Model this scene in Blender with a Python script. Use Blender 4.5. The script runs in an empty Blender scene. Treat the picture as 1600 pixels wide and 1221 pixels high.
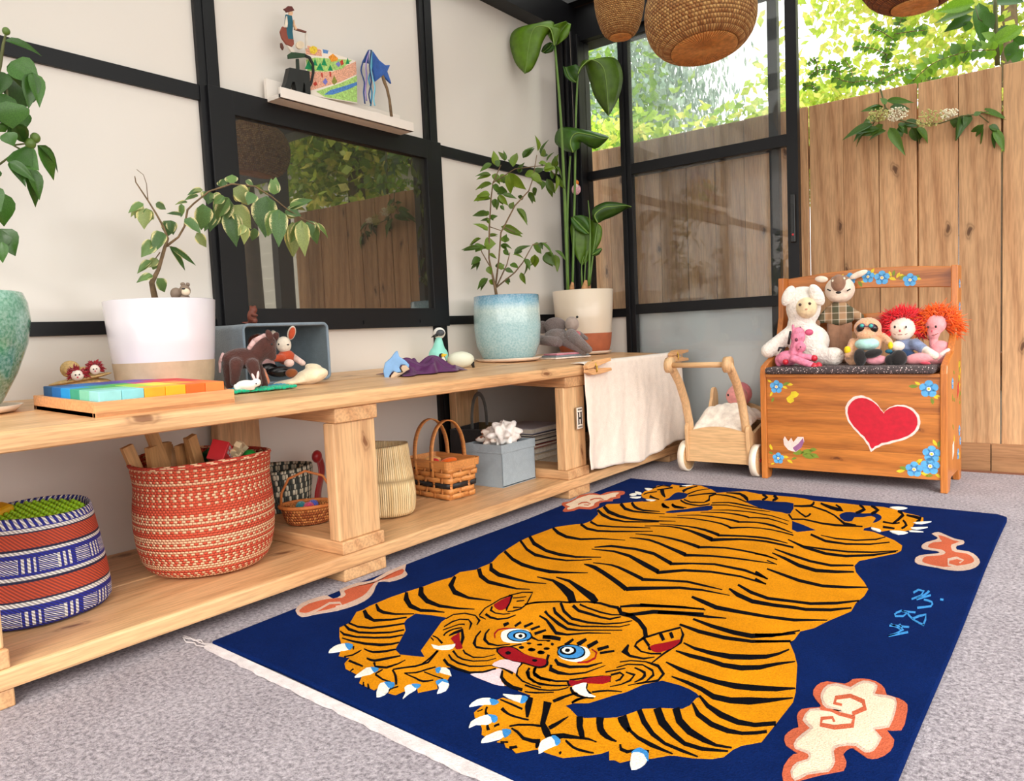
import bpy, bmesh, math, random
from mathutils import Vector, Matrix, Euler
import numpy as np
R = math.radians
random.seed(7)
S = bpy.context.scene
COL = S.collection

# ------------------------------------------------------------------ camera
cam_data = bpy.data.cameras.new('camera'); cam = bpy.data.objects.new('camera', cam_data); COL.objects.link(cam)
cam_data.sensor_fit = 'HORIZONTAL'; cam_data.sensor_width = 36.0
cam_data.lens = 1179.86 / 1600 * 36.0
cam_data.clip_start = 0.02; cam_data.clip_end = 200
YAW, PITCH, ROLL = -0.653102, -0.0767150, 0.0450358
f = Vector((math.sin(YAW)*math.cos(PITCH), math.cos(YAW)*math.cos(PITCH), math.sin(PITCH)))
r = Vector((math.cos(YAW), -math.sin(YAW), 0)); d = f.cross(r)
r2 = r*math.cos(ROLL) + d*math.sin(ROLL); d2 = -r*math.sin(ROLL) + d*math.cos(ROLL)
cam.matrix_world = Matrix(((r2.x, -d2.x, -f.x, 0), (r2.y, -d2.y, -f.y, 0), (r2.z, -d2.z, -f.z, 0.60), (0, 0, 0, 1)))
S.camera = cam

# ------------------------------------------------------------------ sky and exposure
w = bpy.data.worlds.new('sky'); S.world = w; w.use_nodes = True
nt = w.node_tree; nt.nodes.clear()
o = nt.nodes.new('ShaderNodeOutputWorld'); bg = nt.nodes.new('ShaderNodeBackground')
tc = nt.nodes.new('ShaderNodeTexCoord'); sx = nt.nodes.new('ShaderNodeSeparateXYZ'); cr = nt.nodes.new('ShaderNodeValToRGB')
cr.color_ramp.elements[0].position = 0.0; cr.color_ramp.elements[0].color = (1.0, 0.965, 0.92, 1)
cr.color_ramp.elements[1].position = 0.9; cr.color_ramp.elements[1].color = (0.90, 0.95, 1.0, 1)
nt.links.new(tc.outputs['Generated'], sx.inputs[0]); nt.links.new(sx.outputs['Z'], cr.inputs[0])
nt.links.new(cr.outputs[0], bg.inputs[0]); bg.inputs[1].default_value = 2.7
nt.links.new(bg.outputs[0], o.inputs[0])
sun_d = bpy.data.lights.new('hazy_sun', 'SUN'); sun = bpy.data.objects.new('hazy_sun', sun_d); COL.objects.link(sun)
sun_d.energy = 4.0; sun_d.angle = R(40); sun_d.color = (1.0, 0.95, 0.87)
sun.rotation_euler = Vector((-0.50, 0.62, -0.62)).to_track_quat('-Z', 'Y').to_euler()
vs = S.view_settings; vs.view_transform = 'Standard'; vs.look = 'None'; vs.gamma = 1.0; vs.use_curve_mapping = False
vs.exposure = 0.32

# ------------------------------------------------------------------ materials
def lin(c):
    return tuple(((x/255)/12.92 if x/255 <= 0.04045 else ((x/255+0.055)/1.055)**2.4) for x in c)
MATS = {}
def newmat(name):
    m = bpy.data.materials.new(name); m.use_nodes = True; m.node_tree.nodes.clear()
    n = m.node_tree.nodes; out = n.new('ShaderNodeOutputMaterial'); b = n.new('ShaderNodeBsdfPrincipled')
    m.node_tree.links.new(b.outputs[0], out.inputs[0]); MATS[name] = m
    return m, n, m.node_tree.links, b, out
def N(n, kind, **kw):
    x = n.new('ShaderNode'+kind)
    for k, v in kw.items(): setattr(x, k, v)
    return x
def coords(n, l, scale=(1, 1, 1), rnd=True):
    t = N(n, 'TexCoord'); mp = N(n, 'Mapping'); mp.inputs['Scale'].default_value = scale
    l.new(t.outputs['Object'], mp.inputs[0])
    if rnd:
        oi = N(n, 'ObjectInfo'); mu = N(n, 'VectorMath', operation='SCALE'); mu.inputs[0].default_value = (37.1, 17.3, 23.7)
        l.new(oi.outputs['Random'], mu.inputs['Scale']); l.new(mu.outputs[0], mp.inputs['Location'])
    return mp.outputs[0]
def ramp(n, l, src, stops):
    c = N(n, 'ValToRGB'); e = c.color_ramp.elements
    while len(e) > len(stops): e.remove(e[-1])
    while len(e) < len(stops): e.new(1)
    for k, (p, col) in enumerate(stops):
        e[k].position = p; e[k].color = (*col, 1)
    l.new(src, c.inputs[0]); return c.outputs[0]
def mix(n, l, fac, a, b, blend='MIX'):
    x = N(n, 'Mix', data_type='RGBA', blend_type=blend)
    for sock, v in ((x.inputs[0], fac), (x.inputs[6], a), (x.inputs[7], b)):
        if hasattr(v, 'is_output') or isinstance(v, bpy.types.NodeSocket): l.new(v, sock)
        elif isinstance(v, (int, float)): sock.default_value = v
        else: sock.default_value = (*v, 1)
    return x.outputs[2]
def bump(n, l, b, h, strength, dist=0.002):
    x = N(n, 'Bump'); x.inputs['Strength'].default_value = strength; x.inputs['Distance'].default_value = dist
    l.new(h, x.inputs['Height']); l.new(x.outputs[0], b.inputs['Normal'])
def noise(n, l, vec, scale, detail=3, rough=0.55, dist=0.0):
    x = N(n, 'TexNoise'); x.inputs['Scale'].default_value = scale; x.inputs['Detail'].default_value = detail
    x.inputs['Roughness'].default_value = rough; x.inputs['Distortion'].default_value = dist
    l.new(vec, x.inputs['Vector']); return x.outputs['Fac']
def M(name, rgb, rough=0.6, var=0.12, nscale=12, bmp=0.0, bscale=200, metal=0.0, coat=0.0, sheen=0.0, spec=0.5, sub=None, dist=0.002):
    """plain surface: colour with a little noise variation and optional fine relief"""
    if name in MATS: return MATS[name]
    m, n, l, b, out = newmat(name); c = lin(rgb); v = coords(n, l)
    a = tuple(x*(1-var) for x in c); e = tuple(min(1, x*(1+var)) for x in c)
    l.new(ramp(n, l, noise(n, l, v, nscale), [(0.3, a), (0.7, e)]), b.inputs['Base Color'])
    b.inputs['Roughness'].default_value = rough; b.inputs['Metallic'].default_value = metal
    b.inputs['Coat Weight'].default_value = coat; b.inputs['Coat Roughness'].default_value = 0.08
    b.inputs['Specular IOR Level'].default_value = spec
    if sheen: b.inputs['Sheen Weight'].default_value = sheen; b.inputs['Sheen Roughness'].default_value = 0.5
    if bmp: bump(n, l, b, noise(n, l, v, bscale, 2), bmp, dist)
    return m
def MF(name, rgb, scale=320, bmp=0.5, var=0.18, sheen=0.3, dist=0.003):   # fabric
    return M(name, rgb, 0.9, var, 40, bmp, scale, sheen=sheen, spec=0.2, dist=dist)
def MW(name, light, dark, grain='Y', rough=0.5, knots=True, ring=7.0, kscale=2.4, contrast=1.0, coat=0.0, fine=1.0, knotcol=(96, 58, 30), tone=0.05):
    """wood with long grain along one object axis, growth rings and knots"""
    if name in MATS: return MATS[name]
    m, n, l, b, out = newmat(name)
    ax = 'XYZ'.index(grain); L, D = lin(light), lin(dark)
    sc = [1.0, 1.0, 1.0]; sc[ax] = 0.07; v = coords(n, l, sc)
    vk0 = coords(n, l); sxk = N(n, 'SeparateXYZ'); l.new(vk0, sxk.inputs[0]); ot = [q for q in range(3) if q != ax]
    g1 = N(n, 'Math', operation='MULTIPLY'); g1.inputs[1].default_value = 0.36; l.new(sxk.outputs[ax], g1.inputs[0])
    kn = noise(n, l, vk0, 14, 2); g2 = N(n, 'Math', operation='ADD'); l.new(sxk.outputs[ot[0]], g2.inputs[0]); l.new(sxk.outputs[ot[1]], g2.inputs[1])
    vkc = N(n, 'CombineXYZ'); l.new(g1.outputs[0], vkc.inputs[0]); g3 = N(n, 'Math', operation='MULTIPLY_ADD'); g3.inputs[1].default_value = 0.05; l.new(kn, g3.inputs[0]); l.new(g2.outputs[0], g3.inputs[2]); l.new(g3.outputs[0], vkc.inputs[1]); vk = vkc.outputs[0]
    big = noise(n, l, v, 9, 3, 0.5, 0.6)
    wv = N(n, 'TexWave', wave_type='BANDS', bands_direction='DIAGONAL', wave_profile='SIN')
    wv.inputs['Scale'].default_value = ring; wv.inputs['Distortion'].default_value = 9; wv.inputs['Detail'].default_value = 2; wv.inputs['Detail Scale'].default_value = 0.7
    l.new(v, wv.inputs['Vector'])
    fn = noise(n, l, v, 160*fine, 2, 0.6)
    c1 = ramp(n, l, wv.outputs['Fac'], [(0.0, D), (0.45, tuple((a*0.75+c*0.25) for a, c in zip(L, D))), (1.0, L)])
    c0 = mix(n, l, min(1, 0.75*contrast), L, c1)
    c3 = mix(n, l, 0.35, c0, ramp(n, l, big, [(0.35, D), (0.65, L)]))
    c4 = mix(n, l, 0.28, c3, ramp(n, l, fn, [(0.38, tuple(x*0.40 for x in L)), (0.60, tuple(min(1, x*1.15) for x in L))]))
    if knots:
        vo = N(n, 'TexVoronoi', feature='F1', voronoi_dimensions='2D'); vo.inputs['Scale'].default_value = kscale; vo.inputs['Randomness'].default_value = 1.0
        l.new(vk, vo.inputs['Vector'])
        kd = ramp(n, l, vo.outputs['Distance'], [(0.0, (0.95, 0.95, 0.95)), (0.022, (0.85, 0.85, 0.85)), (0.032, (0.25, 0.25, 0.25)), (0.042, (0.5, 0.5, 0.5)), (0.055, (0.12, 0.12, 0.12)), (0.09, (0, 0, 0))])
        c4 = mix(n, l, kd, c4, lin(knotcol))
    hv = N(n, 'HueSaturation'); oi = N(n, 'ObjectInfo'); mr = N(n, 'MapRange'); mr.inputs[3].default_value = 1-tone; mr.inputs[4].default_value = 1+tone*0.7; l.new(oi.outputs['Random'], mr.inputs[0]); l.new(mr.outputs[0], hv.inputs['Value']); l.new(c4, hv.inputs['Color'])
    l.new(hv.outputs[0], b.inputs['Base Color']); b.inputs['Roughness'].default_value = rough
    b.inputs['Coat Weight'].default_value = coat; b.inputs['Coat Roughness'].default_value = 0.2
    bump(n, l, b, fn, 0.25, 0.001)
    return m
def glass(name, tint=(0.93, 0.96, 0.95), haze=0.05, frost=0.0, refl=1.0, tl_mix=0.15):
    if name in MATS: return MATS[name]
    m, n, l, b, out = newmat(name); n.remove(b)
    tr = N(n, 'BsdfTransparent'); tr.inputs[0].default_value = (*tint, 1)
    gl = N(n, 'BsdfGlossy'); gl.inputs['Roughness'].default_value = 0.01
    df = N(n, 'BsdfDiffuse'); df.inputs[0].default_value = (0.9, 0.95, 0.97, 1)
    tl = N(n, 'BsdfTranslucent'); tl.inputs[0].default_value = (0.9, 0.95, 0.98, 1)
    ad = N(n, 'MixShader'); ad.inputs[0].default_value = tl_mix; l.new(df.outputs[0], ad.inputs[1]); l.new(tl.outputs[0], ad.inputs[2])
    m1 = N(n, 'MixShader'); m1.inputs[0].default_value = max(haze, frost); l.new(tr.outputs[0], m1.inputs[1]); l.new(ad.outputs[0], m1.inputs[2])
    fr = N(n, 'Fresnel'); fr.inputs[0].default_value = 1.5
    mu = N(n, 'Math', operation='MULTIPLY'); mu.inputs[1].default_value = refl; l.new(fr.outputs[0], mu.inputs[0])
    m2 = N(n, 'MixShader'); l.new(mu.outputs[0], m2.inputs[0]); l.new(m1.outputs[0], m2.inputs[1]); l.new(gl.outputs[0], m2.inputs[2])
    l.new(m2.outputs[0], out.inputs[0]); return m
def leafmat(name, rgb, under=None, rough=0.35, trans=0.35, edge=None, spec=0.5):
    """leaf: two-tone noise, midrib lines from the leaf's own coordinates, light shining through"""
    if name in MATS: return MATS[name]
    m, n, l, b, out = newmat(name); c = lin(rgb); v = coords(n, l)
    t = N(n, 'TexCoord'); oi = N(n, 'ObjectInfo')
    base = ramp(n, l, noise(n, l, v, 30, 2), [(0.3, tuple(x*0.75 for x in c)), (0.7, tuple(min(1, x*1.2) for x in c))])
    hv = N(n, 'HueSaturation'); l.new(base, hv.inputs['Color'])
    mr = N(n, 'MapRange'); mr.inputs[3].default_value = 0.72; mr.inputs[4].default_value = 1.3; l.new(oi.outputs['Random'], mr.inputs[0]); l.new(mr.outputs[0], hv.inputs['Value'])
    col = hv.outputs[0]
    sx = N(n, 'SeparateXYZ'); l.new(t.outputs['Generated'], sx.inputs[0])
    if edge:
        ab = N(n, 'Math', operation='ABSOLUTE'); su = N(n, 'Math', operation='SUBTRACT'); su.inputs[1].default_value = 0.5
        l.new(sx.outputs['X'], su.inputs[0]); l.new(su.outputs[0], ab.inputs[0])
        nz = noise(n, l, v, 45, 2); ad = N(n, 'Math', operation='MULTIPLY_ADD'); ad.inputs[1].default_value = 0.45; l.new(nz, ad.inputs[0]); l.new(ab.outputs[0], ad.inputs[2])
        col = mix(n, l, ramp(n, l, ad.outputs[0], [(0.60, (0, 0, 0)), (0.64, (1, 1, 1))]), col, lin(edge))
    l.new(col, b.inputs['Base Color']); b.inputs['Roughness'].default_value = rough; b.inputs['Specular IOR Level'].default_value = spec
    tl = N(n, 'BsdfTranslucent'); l.new(col, tl.inputs[0])
    ms = N(n, 'MixShader'); ms.inputs[0].default_value = trans; l.new(b.outputs[0], ms.inputs[1]); l.new(tl.outputs[0], ms.inputs[2]); l.new(ms.outputs[0], out.inputs[0])
    return m

# ------------------------------------------------------------------ mesh helpers
class MB:
    """collects shapes for ONE mesh object"""
    def __init__(s): s.v = []; s.f = []; s.mi = []
    def add(s, vs, fs, mi=0):
        b = len(s.v); s.v += [tuple(x) for x in vs]; s.f += [tuple(b+i for i in q) for q in fs]; s.mi += [mi]*len(fs); return s
    def box(s, c, d, rot=None, mi=0):
        h = [x/2 for x in d]; vs = [Vector((x*h[0], y*h[1], z*h[2])) for z in (-1, 1) for y in (-1, 1) for x in (-1, 1)]
        if rot is not None: m = rot if isinstance(rot, Matrix) else Euler(rot).to_matrix(); vs = [m @ q for q in vs]
        vs = [q+Vector(c) for q in vs]
        return s.add(vs, [(0, 2, 3, 1), (4, 5, 7, 6), (0, 1, 5, 4), (2, 6, 7, 3), (0, 4, 6, 2), (1, 3, 7, 5)], mi)
    def bb(s, x0, x1, y0, y1, z0, z1, mi=0): return s.box(((x0+x1)/2, (y0+y1)/2, (z0+z1)/2), (x1-x0, y1-y0, z1-z0), None, mi)
    def tube(s, pts, rad, n=8, cap=True, mi=0, flat=1.0):
        pts = [Vector(p) for p in pts]; k = len(pts); rad = [rad]*k if isinstance(rad, (int, float)) else rad
        t0 = (pts[1]-pts[0]).normalized(); up = Vector((0, 0, 1)) if abs(t0.z) < 0.9 else Vector((1, 0, 0))
        a = t0.cross(up).normalized(); rings = []
        for i, p in enumerate(pts):
            t = (pts[min(i+1, k-1)]-pts[max(i-1, 0)]).normalized(); a = (a-t*a.dot(t)).normalized(); bb = t.cross(a)
            rings.append([p+(a*math.cos(2*math.pi*j/n)+bb*math.sin(2*math.pi*j/n)*flat)*rad[i] for j in range(n)])
        vs = [q for rg in rings for q in rg]
        fs = [(i*n+j, i*n+(j+1) % n, (i+1)*n+(j+1) % n, (i+1)*n+j) for i in range(k-1) for j in range(n)]
        if cap: fs += [tuple(reversed(range(n))), tuple((k-1)*n+j for j in range(n))]
        return s.add(vs, fs, mi)
    def cyl(s, p0, p1, r0, r1=None, n=16, mi=0): return s.tube([p0, p1], [r0, r0 if r1 is None else r1], n, True, mi)
    def lathe(s, prof, n=32, c=(0, 0, 0), sx=1.0, sy=1.0, mi=0, closed=False, sq=0.0):
        k = len(prof); vs = []
        for rr, z in prof:
            for j in range(n):
                a = 2*math.pi*j/n; q = 1.0
                if sq: q = (abs(math.cos(a))**sq+abs(math.sin(a))**sq)**(-1.0/sq)
                vs.append((c[0]+rr*q*math.cos(a)*sx, c[1]+rr*q*math.sin(a)*sy, c[2]+z))
        fs = [(i*n+j, i*n+(j+1) % n, (i+1)*n+(j+1) % n, (i+1)*n+j) for i in range(k-1) for j in range(n)]
        if prof[0][0] > 1e-5 and not closed: fs.append(tuple(reversed(range(n))))
        if prof[-1][0] > 1e-5 and not closed: fs.append(tuple((k-1)*n+j for j in range(n)))
        return s.add(vs, fs, mi)
    def ell(s, c, rad, rot=None, n=16, m=10, mi=0):
        mt = Matrix.Identity(3) if rot is None else (rot if isinstance(rot, Matrix) else Euler(rot).to_matrix())
        vs = [Vector((0, 0, -1))]; 
        for i in range(1, m):
            z = -math.cos(math.pi*i/m); q = math.sin(math.pi*i/m)
            vs += [Vector((q*math.cos(2*math.pi*j/n), q*math.sin(2*math.pi*j/n), z)) for j in range(n)]
        vs.append(Vector((0, 0, 1)))
        fs = [(0, 1+(j+1) % n, 1+j) for j in range(n)]
        fs += [(1+i*n+j, 1+i*n+(j+1) % n, 1+(i+1)*n+(j+1) % n, 1+(i+1)*n+j) for i in range(m-2) for j in range(n)]
        e = len(vs)-1; b = 1+(m-2)*n; fs += [(b+j, b+(j+1) % n, e) for j in range(n)]
        vs = [mt @ Vector((q.x*rad[0], q.y*rad[1], q.z*rad[2])) + Vector(c) for q in vs]
        return s.add(vs, fs, mi)
    def plate(s, pts, h, fn, mi=0):
        """outline pts (2D) given thickness h; fn(x, y, t) -> 3D point"""
        k = len(pts); vs = [fn(x, y, 0) for x, y in pts]+[fn(x, y, h) for x, y in pts]
        return s.add(vs, [tuple(range(k-1, -1, -1)), tuple(range(k, 2*k))]+[(i, (i+1) % k, k+(i+1) % k, k+i) for i in range(k)], mi)
    def strip(s, A, B, h, fn, mi=0):
        """band between two edge lines with thickness h"""
        k = len(A); vs = [fn(x, y, h) for x, y in A]+[fn(x, y, h) for x, y in B]+[fn(x, y, 0) for x, y in A]+[fn(x, y, 0) for x, y in B]
        fs = [(i, i+1, k+i+1, k+i) for i in range(k-1)]+[(2*k+i+1, 2*k+i, i, i+1)[::-1] for i in range(k-1)]+[(k+i, k+i+1, 3*k+i+1, 3*k+i) for i in range(k-1)]
        fs += [(0, k, 3*k, 2*k), (k-1, 2*k-1, 4*k-1, 3*k-1)]
        return s.add(vs, fs, mi)
    def grid(s, fn, nu, nv, mi=0):
        vs = [fn(i/nu, j/nv) for i in range(nu+1) for j in range(nv+1)]
        return s.add(vs, [(i*(nv+1)+j, (i+1)*(nv+1)+j, (i+1)*(nv+1)+j+1, i*(nv+1)+j+1) for i in range(nu) for j in range(nv)], mi)
    def mesh(s, name):
        me = bpy.data.meshes.new(name); me.from_pydata(s.v, [], s.f); me.polygons.foreach_set('material_index', s.mi)
        bm = bmesh.new(); bm.from_mesh(me); bmesh.ops.recalc_face_normals(bm, faces=bm.faces); bm.to_mesh(me); bm.free(); return me
    def done(s, name, mats, parent=None, smooth=False, bevel=0.0, solid=0.0, sub=0, remesh=0.0, loc=None, rot=None, raw=False, seg=2):
        if raw:
            me = bpy.data.meshes.new(name); me.from_pydata(s.v, [], s.f); me.polygons.foreach_set('material_index', s.mi)
        else: me = s.mesh(name)
        o = bpy.data.objects.new(name, me); COL.objects.link(o)
        for m in (mats if isinstance(mats, (list, tuple)) else [mats]): me.materials.append(m)
        if parent is not None: o.parent = parent
        if loc is not None: o.location = loc
        if rot is not None: o.rotation_euler = rot
        if remesh:
            q = o.modifiers.new('join', 'REMESH'); q.mode = 'VOXEL'; q.voxel_size = remesh; q.use_smooth_shade = True
            q = o.modifiers.new('soft', 'SMOOTH'); q.iterations = 3; q.factor = 0.6
        if solid: q = o.modifiers.new('thick', 'SOLIDIFY'); q.thickness = solid; q.offset = 0
        if sub: q = o.modifiers.new('sub', 'SUBSURF'); q.levels = sub; q.render_levels = sub
        if bevel: q = o.modifiers.new('bevel', 'BEVEL'); q.width = bevel; q.segments = seg; q.limit_method = 'ANGLE'
        if smooth: me.polygons.foreach_set('use_smooth', [True]*len(me.polygons))
        return o
def tag(o, label, cat, group=None, kind=None):
    o['label'] = label; o['category'] = cat
    if group: o['group'] = group
    if kind: o['kind'] = kind
    return o
def struct(o): o['kind'] = 'structure'; return o
def empty(name, loc=(0, 0, 0), rz=0.0):
    o = bpy.data.objects.new(name, None); COL.objects.link(o); o.location = loc; o.rotation_euler = (0, 0, rz); o.empty_display_size = 0.02; return o
def thing(name, label, cat, loc=(0, 0, 0), rz=0.0, group=None): return tag(empty(name, loc, rz), label, cat, group)
def inst(name, me, parent, loc, rot=(0, 0, 0), scale=(1, 1, 1)):
    o = bpy.data.objects.new(name, me); COL.objects.link(o); o.parent = parent; o.location = loc
    if isinstance(rot, Matrix): o.rotation_euler = rot.to_euler()
    else: o.rotation_euler = rot
    o.scale = scale; return o
# ------------------------------------------------------------------ room shell
BLACK = M('black_aluminium', (17, 17, 20), 0.42, 0.1, 6, spec=0.3)
PANEL = M('white_wall_panel', (228, 220, 211), 0.22, 0.03, 1.2, spec=0.65)
def carpet_mat():
    m, n, l, b, out = newmat('carpet'); v = coords(n, l, rnd=False)
    a = ramp(n, l, noise(n, l, v, 120, 4, 0.75), [(0.37, lin((80, 71, 78))), (0.5, lin((172, 160, 168))), (0.62, lin((214, 203, 209)))])
    c = mix(n, l, 0.30, a, ramp(n, l, noise(n, l, v, 7, 3), [(0.35, lin((150, 138, 144))), (0.65, lin((190, 179, 185)))]))
    l.new(c, b.inputs['Base Color']); b.inputs['Roughness'].default_value = 0.95; b.inputs['Specular IOR Level'].default_value = 0.1; b.inputs['Sheen Weight'].default_value = 0.25
    bump(n, l, b, noise(n, l, v, 150, 4, 0.75), 1.0, 0.010); return m
struct(MB().bb(-2.06, 1.3, -1.6, 3.262, -0.04, 0).done('floor', carpet_mat()))
soil = M('outdoor_soil', (70, 60, 44), 0.95, 0.35, 9, 0.8, 40, dist=0.02)
struct(MB().bb(-30, 30, -20, 40, -0.4, -0.07).done('ground', soil))
struct(MB().bb(-1.0, 1.3, 3.262, 3.29, -0.04, 0.003).done('trim_1', M('door_track', (120, 74, 54), 0.5)))

wl = struct(empty('wall_left', (-2.03, 0, 0)))
for y0, y1 in ((-1.6, -0.64), (-0.58, 0.28), (0.345, 1.24), (1.30, 2.165), (2.233, 3.11)):
    for z0, z1 in ((0.0, 0.642), (0.676, 1.30), (1.345, 1.985)):
        MB().bb(-0.02, 0.0, y0-0.01, y1+0.01, z0-0.01, z1+0.01).done('panel', PANEL, wl)
for y0, y1 in ((-0.64, -0.58), (0.28, 0.345), (1.24, 1.305), (2.165, 2.233)):
    mb = MB().bb(-0.02, 0.014, y0, y1, 0, 1.99); mb.bb(0.014, 0.018, y0+0.024, y1-0.008, 0, 1.99)
    mb.done('mullion', BLACK, wl, bevel=0.001)
for z0, z1 in ((0.642, 0.677), (1.300, 1.343)):
    for y0, y1 in ((-0.58, 0.28), (0.345, 1.24), (2.233, 3.10)): MB().bb(-0.02, 0.010, y0, y1, z0, z1).done('rail', BLACK, wl, bevel=0.001)
MB().bb(-0.06, 0.08, -1.6, 3.2, 1.985, 2.12).done('eave_beam', BLACK, wl)
cp = struct(empty('trim_2', (0, 0, 0)))
mb = MB().bb(-2.05, -1.935, 3.105, 3.26, 0, 1.99)
for x in (-1.99, -1.965): mb.bb(x, x+0.012, 3.09, 3.12, 0, 1.98)
mb.bb(-1.945, -1.92, 3.13, 3.15, 0, 1.98); mb.done('corner_post', BLACK, cp, bevel=0.002)

# window with dark glass set in the left wall
wn = struct(empty('window_1', (-2.03, 0, 0)))
C = [(1.258, 1.34, 0.637, 1.345), (2.153, 2.236, 0.637, 1.345)]
for y0, y1, z0, z1 in C: MB().bb(0.0, 0.026, y0, y1, z0, z1).done('casing', BLACK, wn, bevel=0.0015)
for z0, z1 in ((0.637, 0.707), (1.274, 1.345)): MB().bb(0.0, 0.0262, 1.335, 2.158, z0, z1).done('casing', BLACK, wn, bevel=0.0015)
m, n, l, b, out = newmat('dark_window_glass'); b.inputs['Base Color'].default_value = (0.012, 0.011, 0.009, 1); b.inputs['Roughness'].default_value = 0.35
g = N(n, 'BsdfGlossy'); g.inputs['Roughness'].default_value = 0.012; g.inputs[0].default_value = (1, 0.93, 0.8, 1); lw = N(n, 'LayerWeight'); lw.inputs[0].default_value = 0.3
ms = N(n, 'MixShader'); mr = N(n, 'MapRange'); mr.inputs[3].default_value = 0.15; mr.inputs[4].default_value = 0.7; l.new(lw.outputs['Fresnel'], mr.inputs[0])
l.new(mr.outputs[0], ms.inputs[0]); l.new(b.outputs[0], ms.inputs[1]); l.new(g.outputs[0], ms.inputs[2]); l.new(ms.outputs[0], out.inputs[0])
MB().bb(-0.005, 0.010, 1.33, 2.16, 0.70, 1.28).done('pane', m, wn)
for y in (1.79, 2.07): MB().bb(0.024, 0.030, y-0.003, y+0.003, 0.652, 0.664).done('latch', BLACK, wn)

# end wall: side light, two sliding glass doors parked over each other, opening to the right
CLEAR = glass('clear_glass', (0.985, 0.99, 0.985), 0.010); HAZY = glass('glare_veil_glass', (0.98, 0.99, 0.985), 0.06, tl_mix=0.6); FROST = glass('frosted_glass', frost=1.0)  # HAZY: white glare veil of dirty glass mixed into the upper panes' shader
we = struct(empty('wall_end', (0, 3.2, 0)))
MB().bb(-2.05, 1.3, -0.02, 0.12, 1.965, 2.12).done('head_beam', BLACK, we)
MB().bb(-1.94, -0.94, 0.0, 0.10, 0.0, 0.03).done('sill', BLACK, we)
mb = MB()
for z0, z1 in ((0.650, 0.690), (1.314, 1.354)): MB().bb(-1.93, -1.735, 0.0, 0.03, z0, z1).done('rail', BLACK, we)
MB().bb(-1.935, -1.73, 0.012, 0.018, 0.03, 0.655).done('panel', PANEL, we)
for z0, z1 in ((0.69, 1.314), (1.354, 1.965)): MB().bb(-1.935, -1.73, 0.012, 0.018, z0, z1).done('pane', CLEAR, we)
MB().bb(-1.745, -1.722, -0.004, 0.05, 0.0, 1.97).done('jamb', BLACK, we, bevel=0.001)
MB().bb(0.335, 0.40, -0.02, 0.10, 0.0, 1.97).done('jamb', BLACK, we, bevel=0.001)
MB().bb(0.40, 1.3, -0.015, 0.01, 1.70, 1.97).done('transom', BLACK, we)
def slider(name, x0, x1, y, ls, rs, frosted):
    d = struct(empty(name, (0, y, 0)))
    for a, c in ((x0, x0+ls), (x1-rs, x1)): MB().bb(a, c, 0, 0.034, 0.03, 1.965).done('stile', BLACK, d, bevel=0.001)
    for z0, z1 in ((0.03, 0.09), (0.660, 0.706), (1.309, 1.357), (1.93, 1.965)): MB().bb(x0+ls, x1-rs, 0.002, 0.032, z0, z1).done('rail', BLACK, d, bevel=0.001)
    for k, (z0, z1) in enumerate(((0.09, 0.660), (0.706, 1.309), (1.357, 1.93))):
        MB().bb(x0+ls-0.005, x1-rs+0.005, 0.014, 0.019, z0, z1).done('pane', FROST if (frosted and k == 0) else (HAZY if k == 2 else CLEAR), d)
    return d
d1 = slider('door_1', -1.722, -0.942, 3.205, 0.024, 0.045, False)
d2 = slider('door_2', -1.76, -1.033, 3.250, 0.03, 0.040, True)
h = MB().bb(-0.975, -0.953, -0.012, 0.002, 0.915, 1.11).done('handle', M('handle_black', (12, 12, 13), 0.25), d1, bevel=0.004)
MB().bb(-0.970, -0.958, -0.016, -0.010, 0.955, 1.07).done('pull_slot', M('handle_slot', (4, 4, 4), 0.3), h)
MB().ell((-0.963, -0.0135, 0.947), (0.004, 0.002, 0.005)).done('lock_dot', M('lock_red', (190, 40, 50), 0.4), h)

# roof: dark rafters, pale translucent sheets
rf = struct(empty('ceiling', (0, 0, 2.12)))
RAFT = M('rafter_black', (22, 21, 21), 0.5); BROWN = MW('roof_timber', (92, 66, 48), (56, 38, 27), 'X', 0.6, False)
for y in (-1.55, -0.6, 0.35, 1.29, 2.2, 3.14): MB().bb(-2.08, 1.35, y-0.03, y+0.03, 0, 0.09).done('rafter', RAFT, rf)
m, n, l, b, out = newmat('roof_sheet'); n.remove(b)
a = N(n, 'BsdfTransparent'); a.inputs[0].default_value = (0.55, 0.55, 0.54, 1); t = N(n, 'BsdfTranslucent'); t.inputs[0].default_value = (0.6, 0.59, 0.56, 1)
x = N(n, 'MixShader'); x.inputs[0].default_value = 0.45; l.new(a.outputs[0], x.inputs[1]); l.new(t.outputs[0], x.inputs[2]); l.new(x.outputs[0], out.inputs[0])
for y in (-1.55, -0.6, 0.35, 1.29, 2.2): MB().bb(-2.08, 1.35, y+0.02, y+0.93, 0.09, 0.10).done('roof_sheet', m, rf)
MB().bb(-2.08, 1.35, 3.17, 3.24, 0.0, 0.30).done('gable_board', BROWN, rf)
for y in (-1.57, 3.16): struct(MB().bb(1.25, 1.33, y-0.04, y+0.04, 0, 2.12).done('trim_3' if y < 0 else 'trim_4', BLACK))

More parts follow.
